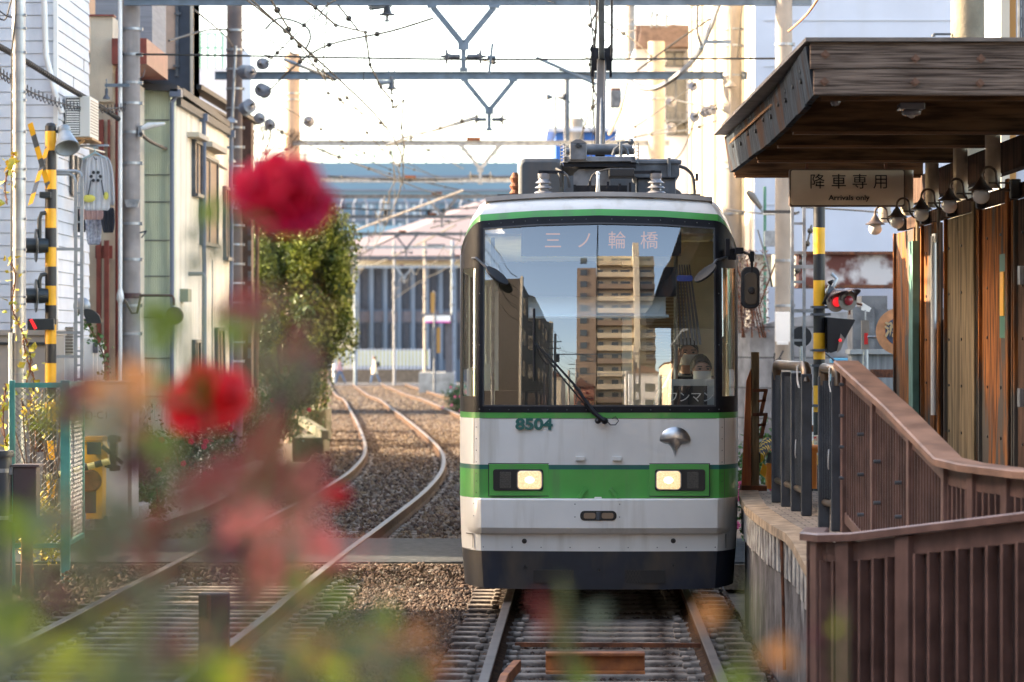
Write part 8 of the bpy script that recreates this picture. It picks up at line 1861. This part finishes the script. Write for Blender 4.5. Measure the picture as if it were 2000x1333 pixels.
spray(bush, [Vector((-.85,2.5,-.3)),P(200,1550,2.5),P(240,1330,2.5),P(280,1180,2.5)], [(60,1230,2.5,0.0296,170,'g'),(90,1270,2.5,0.0296,-70,'y'),(150,1300,2.5,0.0266,-20,'y'),(40,1310,2.5,0.0266,180,'t'),(260,1190,2.5,0.0266,60,'t'),(300,1240,2.5,0.0266,-30,'b'),(260,1300,2.5,0.0266,-120,'g'),(350,1310,2.5,0.0266,0,'g'),(420,1290,2.5,0.0266,-60,'y'),(140,1190,2.5,0.0237,140,'b')], keys, 1)
spray(bush, [Vector((-.45,2.6,-.3)),P(560,1560,2.6),P(600,1330,2.6),P(610,1180,2.6)], [(590,1150,2.6,0.0207,100,'g'),(640,1170,2.6,0.0207,30,'g'),(560,1230,2.6,0.0237,200,'t'),(700,1230,2.6,0.0237,-30,'g'),(640,1270,2.6,0.0266,-60,'y'),(720,1290,2.6,0.0237,-10,'t'),(800,1260,2.6,0.0178,50,'o'),(790,1310,2.6,0.0207,-40,'g'),(480,1310,2.6,0.0266,180,'o'),(500,1180,2.7,0.0207,150,'b')], keys, 1)
def veil(px, py, d, rad, n, size, key, label=None):
    c = P(px, py, d); k = n; C = np.array(c)+RNG.normal(size=(k,3))*np.array([rad*d/F, .10, rad*d/F*.8]); V, Fc = leaves(C, size, .55)
    st = MB(); b0 = Vector((c.x-.02, d+.05, c.z-.9)); st.tube(smooth_path([b0, c-Vector((.01,0,.3)), c], 10), .002, 5)
    for q in C[:12]: st.tube([c-Vector((0,0,rad*d/F*.6)), Vector(q)], .0012, 4)
    s_ = build('stem', st, M_stemg, bush); npmesh('leaves', V, Fc, keys[key], parent=s_)
for a in ((560,680,2.1,60,27,.013,'b'),(600,730,2.1,45,15,.012,'b'),(520,610,2.2,40,13,.011,'r'),(225,790,2.1,60,20,.012,'b'),(190,870,2.0,60,7,.012,'o'),(310,930,2.1,60,10,.013,'b'),(500,930,2.2,70,27,.014,'r'),(560,1060,2.2,70,36,.015,'p'),(380,1030,2.1,80,26,.013,'r'),(250,1100,2.0,80,24,.014,'b'),(90,1260,1.9,70,16,.014,'y'),(40,1120,1.9,60,24,.014,'g'),(180,1310,1.9,80,14,.014,'g'),(330,1280,1.9,80,13,.013,'b'),(560,1290,1.9,80,11,.013,'o'),(660,1240,2.0,70,13,.014,'g'),(780,1270,2.0,60,11,.013,'o'),(420,1180,2.0,70,8,.012,'b'),(700,1320,1.9,60,8,.013,'y'),(870,1310,1.9,50,5,.012,'r')): veil(*a)
rose(bush, P(543,410,4.0), .080, M_petal, (.80,.22), 3, 1.0)
rose(bush, P(410,815,3.9), .070, M_petal2, (.7,-.1), 5, .9)
rose(bush, P(520,1120,2.95), .030, M_bud, (.2,.3), 8, .5)
rose(bush, P(655,985,3.6), .022, M_petal2, (.2,.3), 9, .5)
p2_ = thing('rose_shoot', (.12,2.9,-.3), 'blurred pinkish rose shoot tips rising before the rails under the tram', 'rose shoot')
spray(p2_, dens=0, stem_pts= [Vector((.08,2.9,-.3)),P(1110,1500,2.9),P(1115,1330,2.9),P(1118,1260,2.9)], leafspec=[(1085,1230,2.9,.024,118,'r'),(1150,1220,2.9,.024,50,'t'),(1120,1300,2.9,.020,-60,'g')], m_by=keys)
spray(p2_, dens=0, stem_pts= [Vector((.10,2.9,-.3)),P(1110,1500,2.9),P(1095,1280,2.9),P(1075,1190,2.9)], leafspec=[(1060,1185,2.9,.014,120,'r')], m_by=keys)
p3_ = thing('rose_shoot', (.22,2.8,-.3), 'blurred orange tinged rose shoot crossing the right rail', 'rose shoot')
spray(p3_, dens=0, stem_pts= [Vector((.25,2.8,-.3)),P(1480,1500,2.8),P(1450,1330,2.8),P(1405,1200,2.8)], leafspec=[(1400,1215,2.8,.022,125,'o'),(1470,1310,2.8,.024,200,'g'),(1510,1300,2.8,.028,70,'o')], m_by=keys)
p4_ = thing('rose_shoot', (.33,3.2,-.3), 'small blurred yellow rose tip in front of the near railing', 'rose shoot')
spray(p4_, dens=0, stem_pts= [Vector((.33,3.2,-.3)),P(1640,1500,3.2),P(1638,1330,3.2),P(1637,1240,3.2)], leafspec=[(1636,1235,3.2,.012,90,'y'),(1600,1245,3.2,.012,150,'b')], m_by=keys)
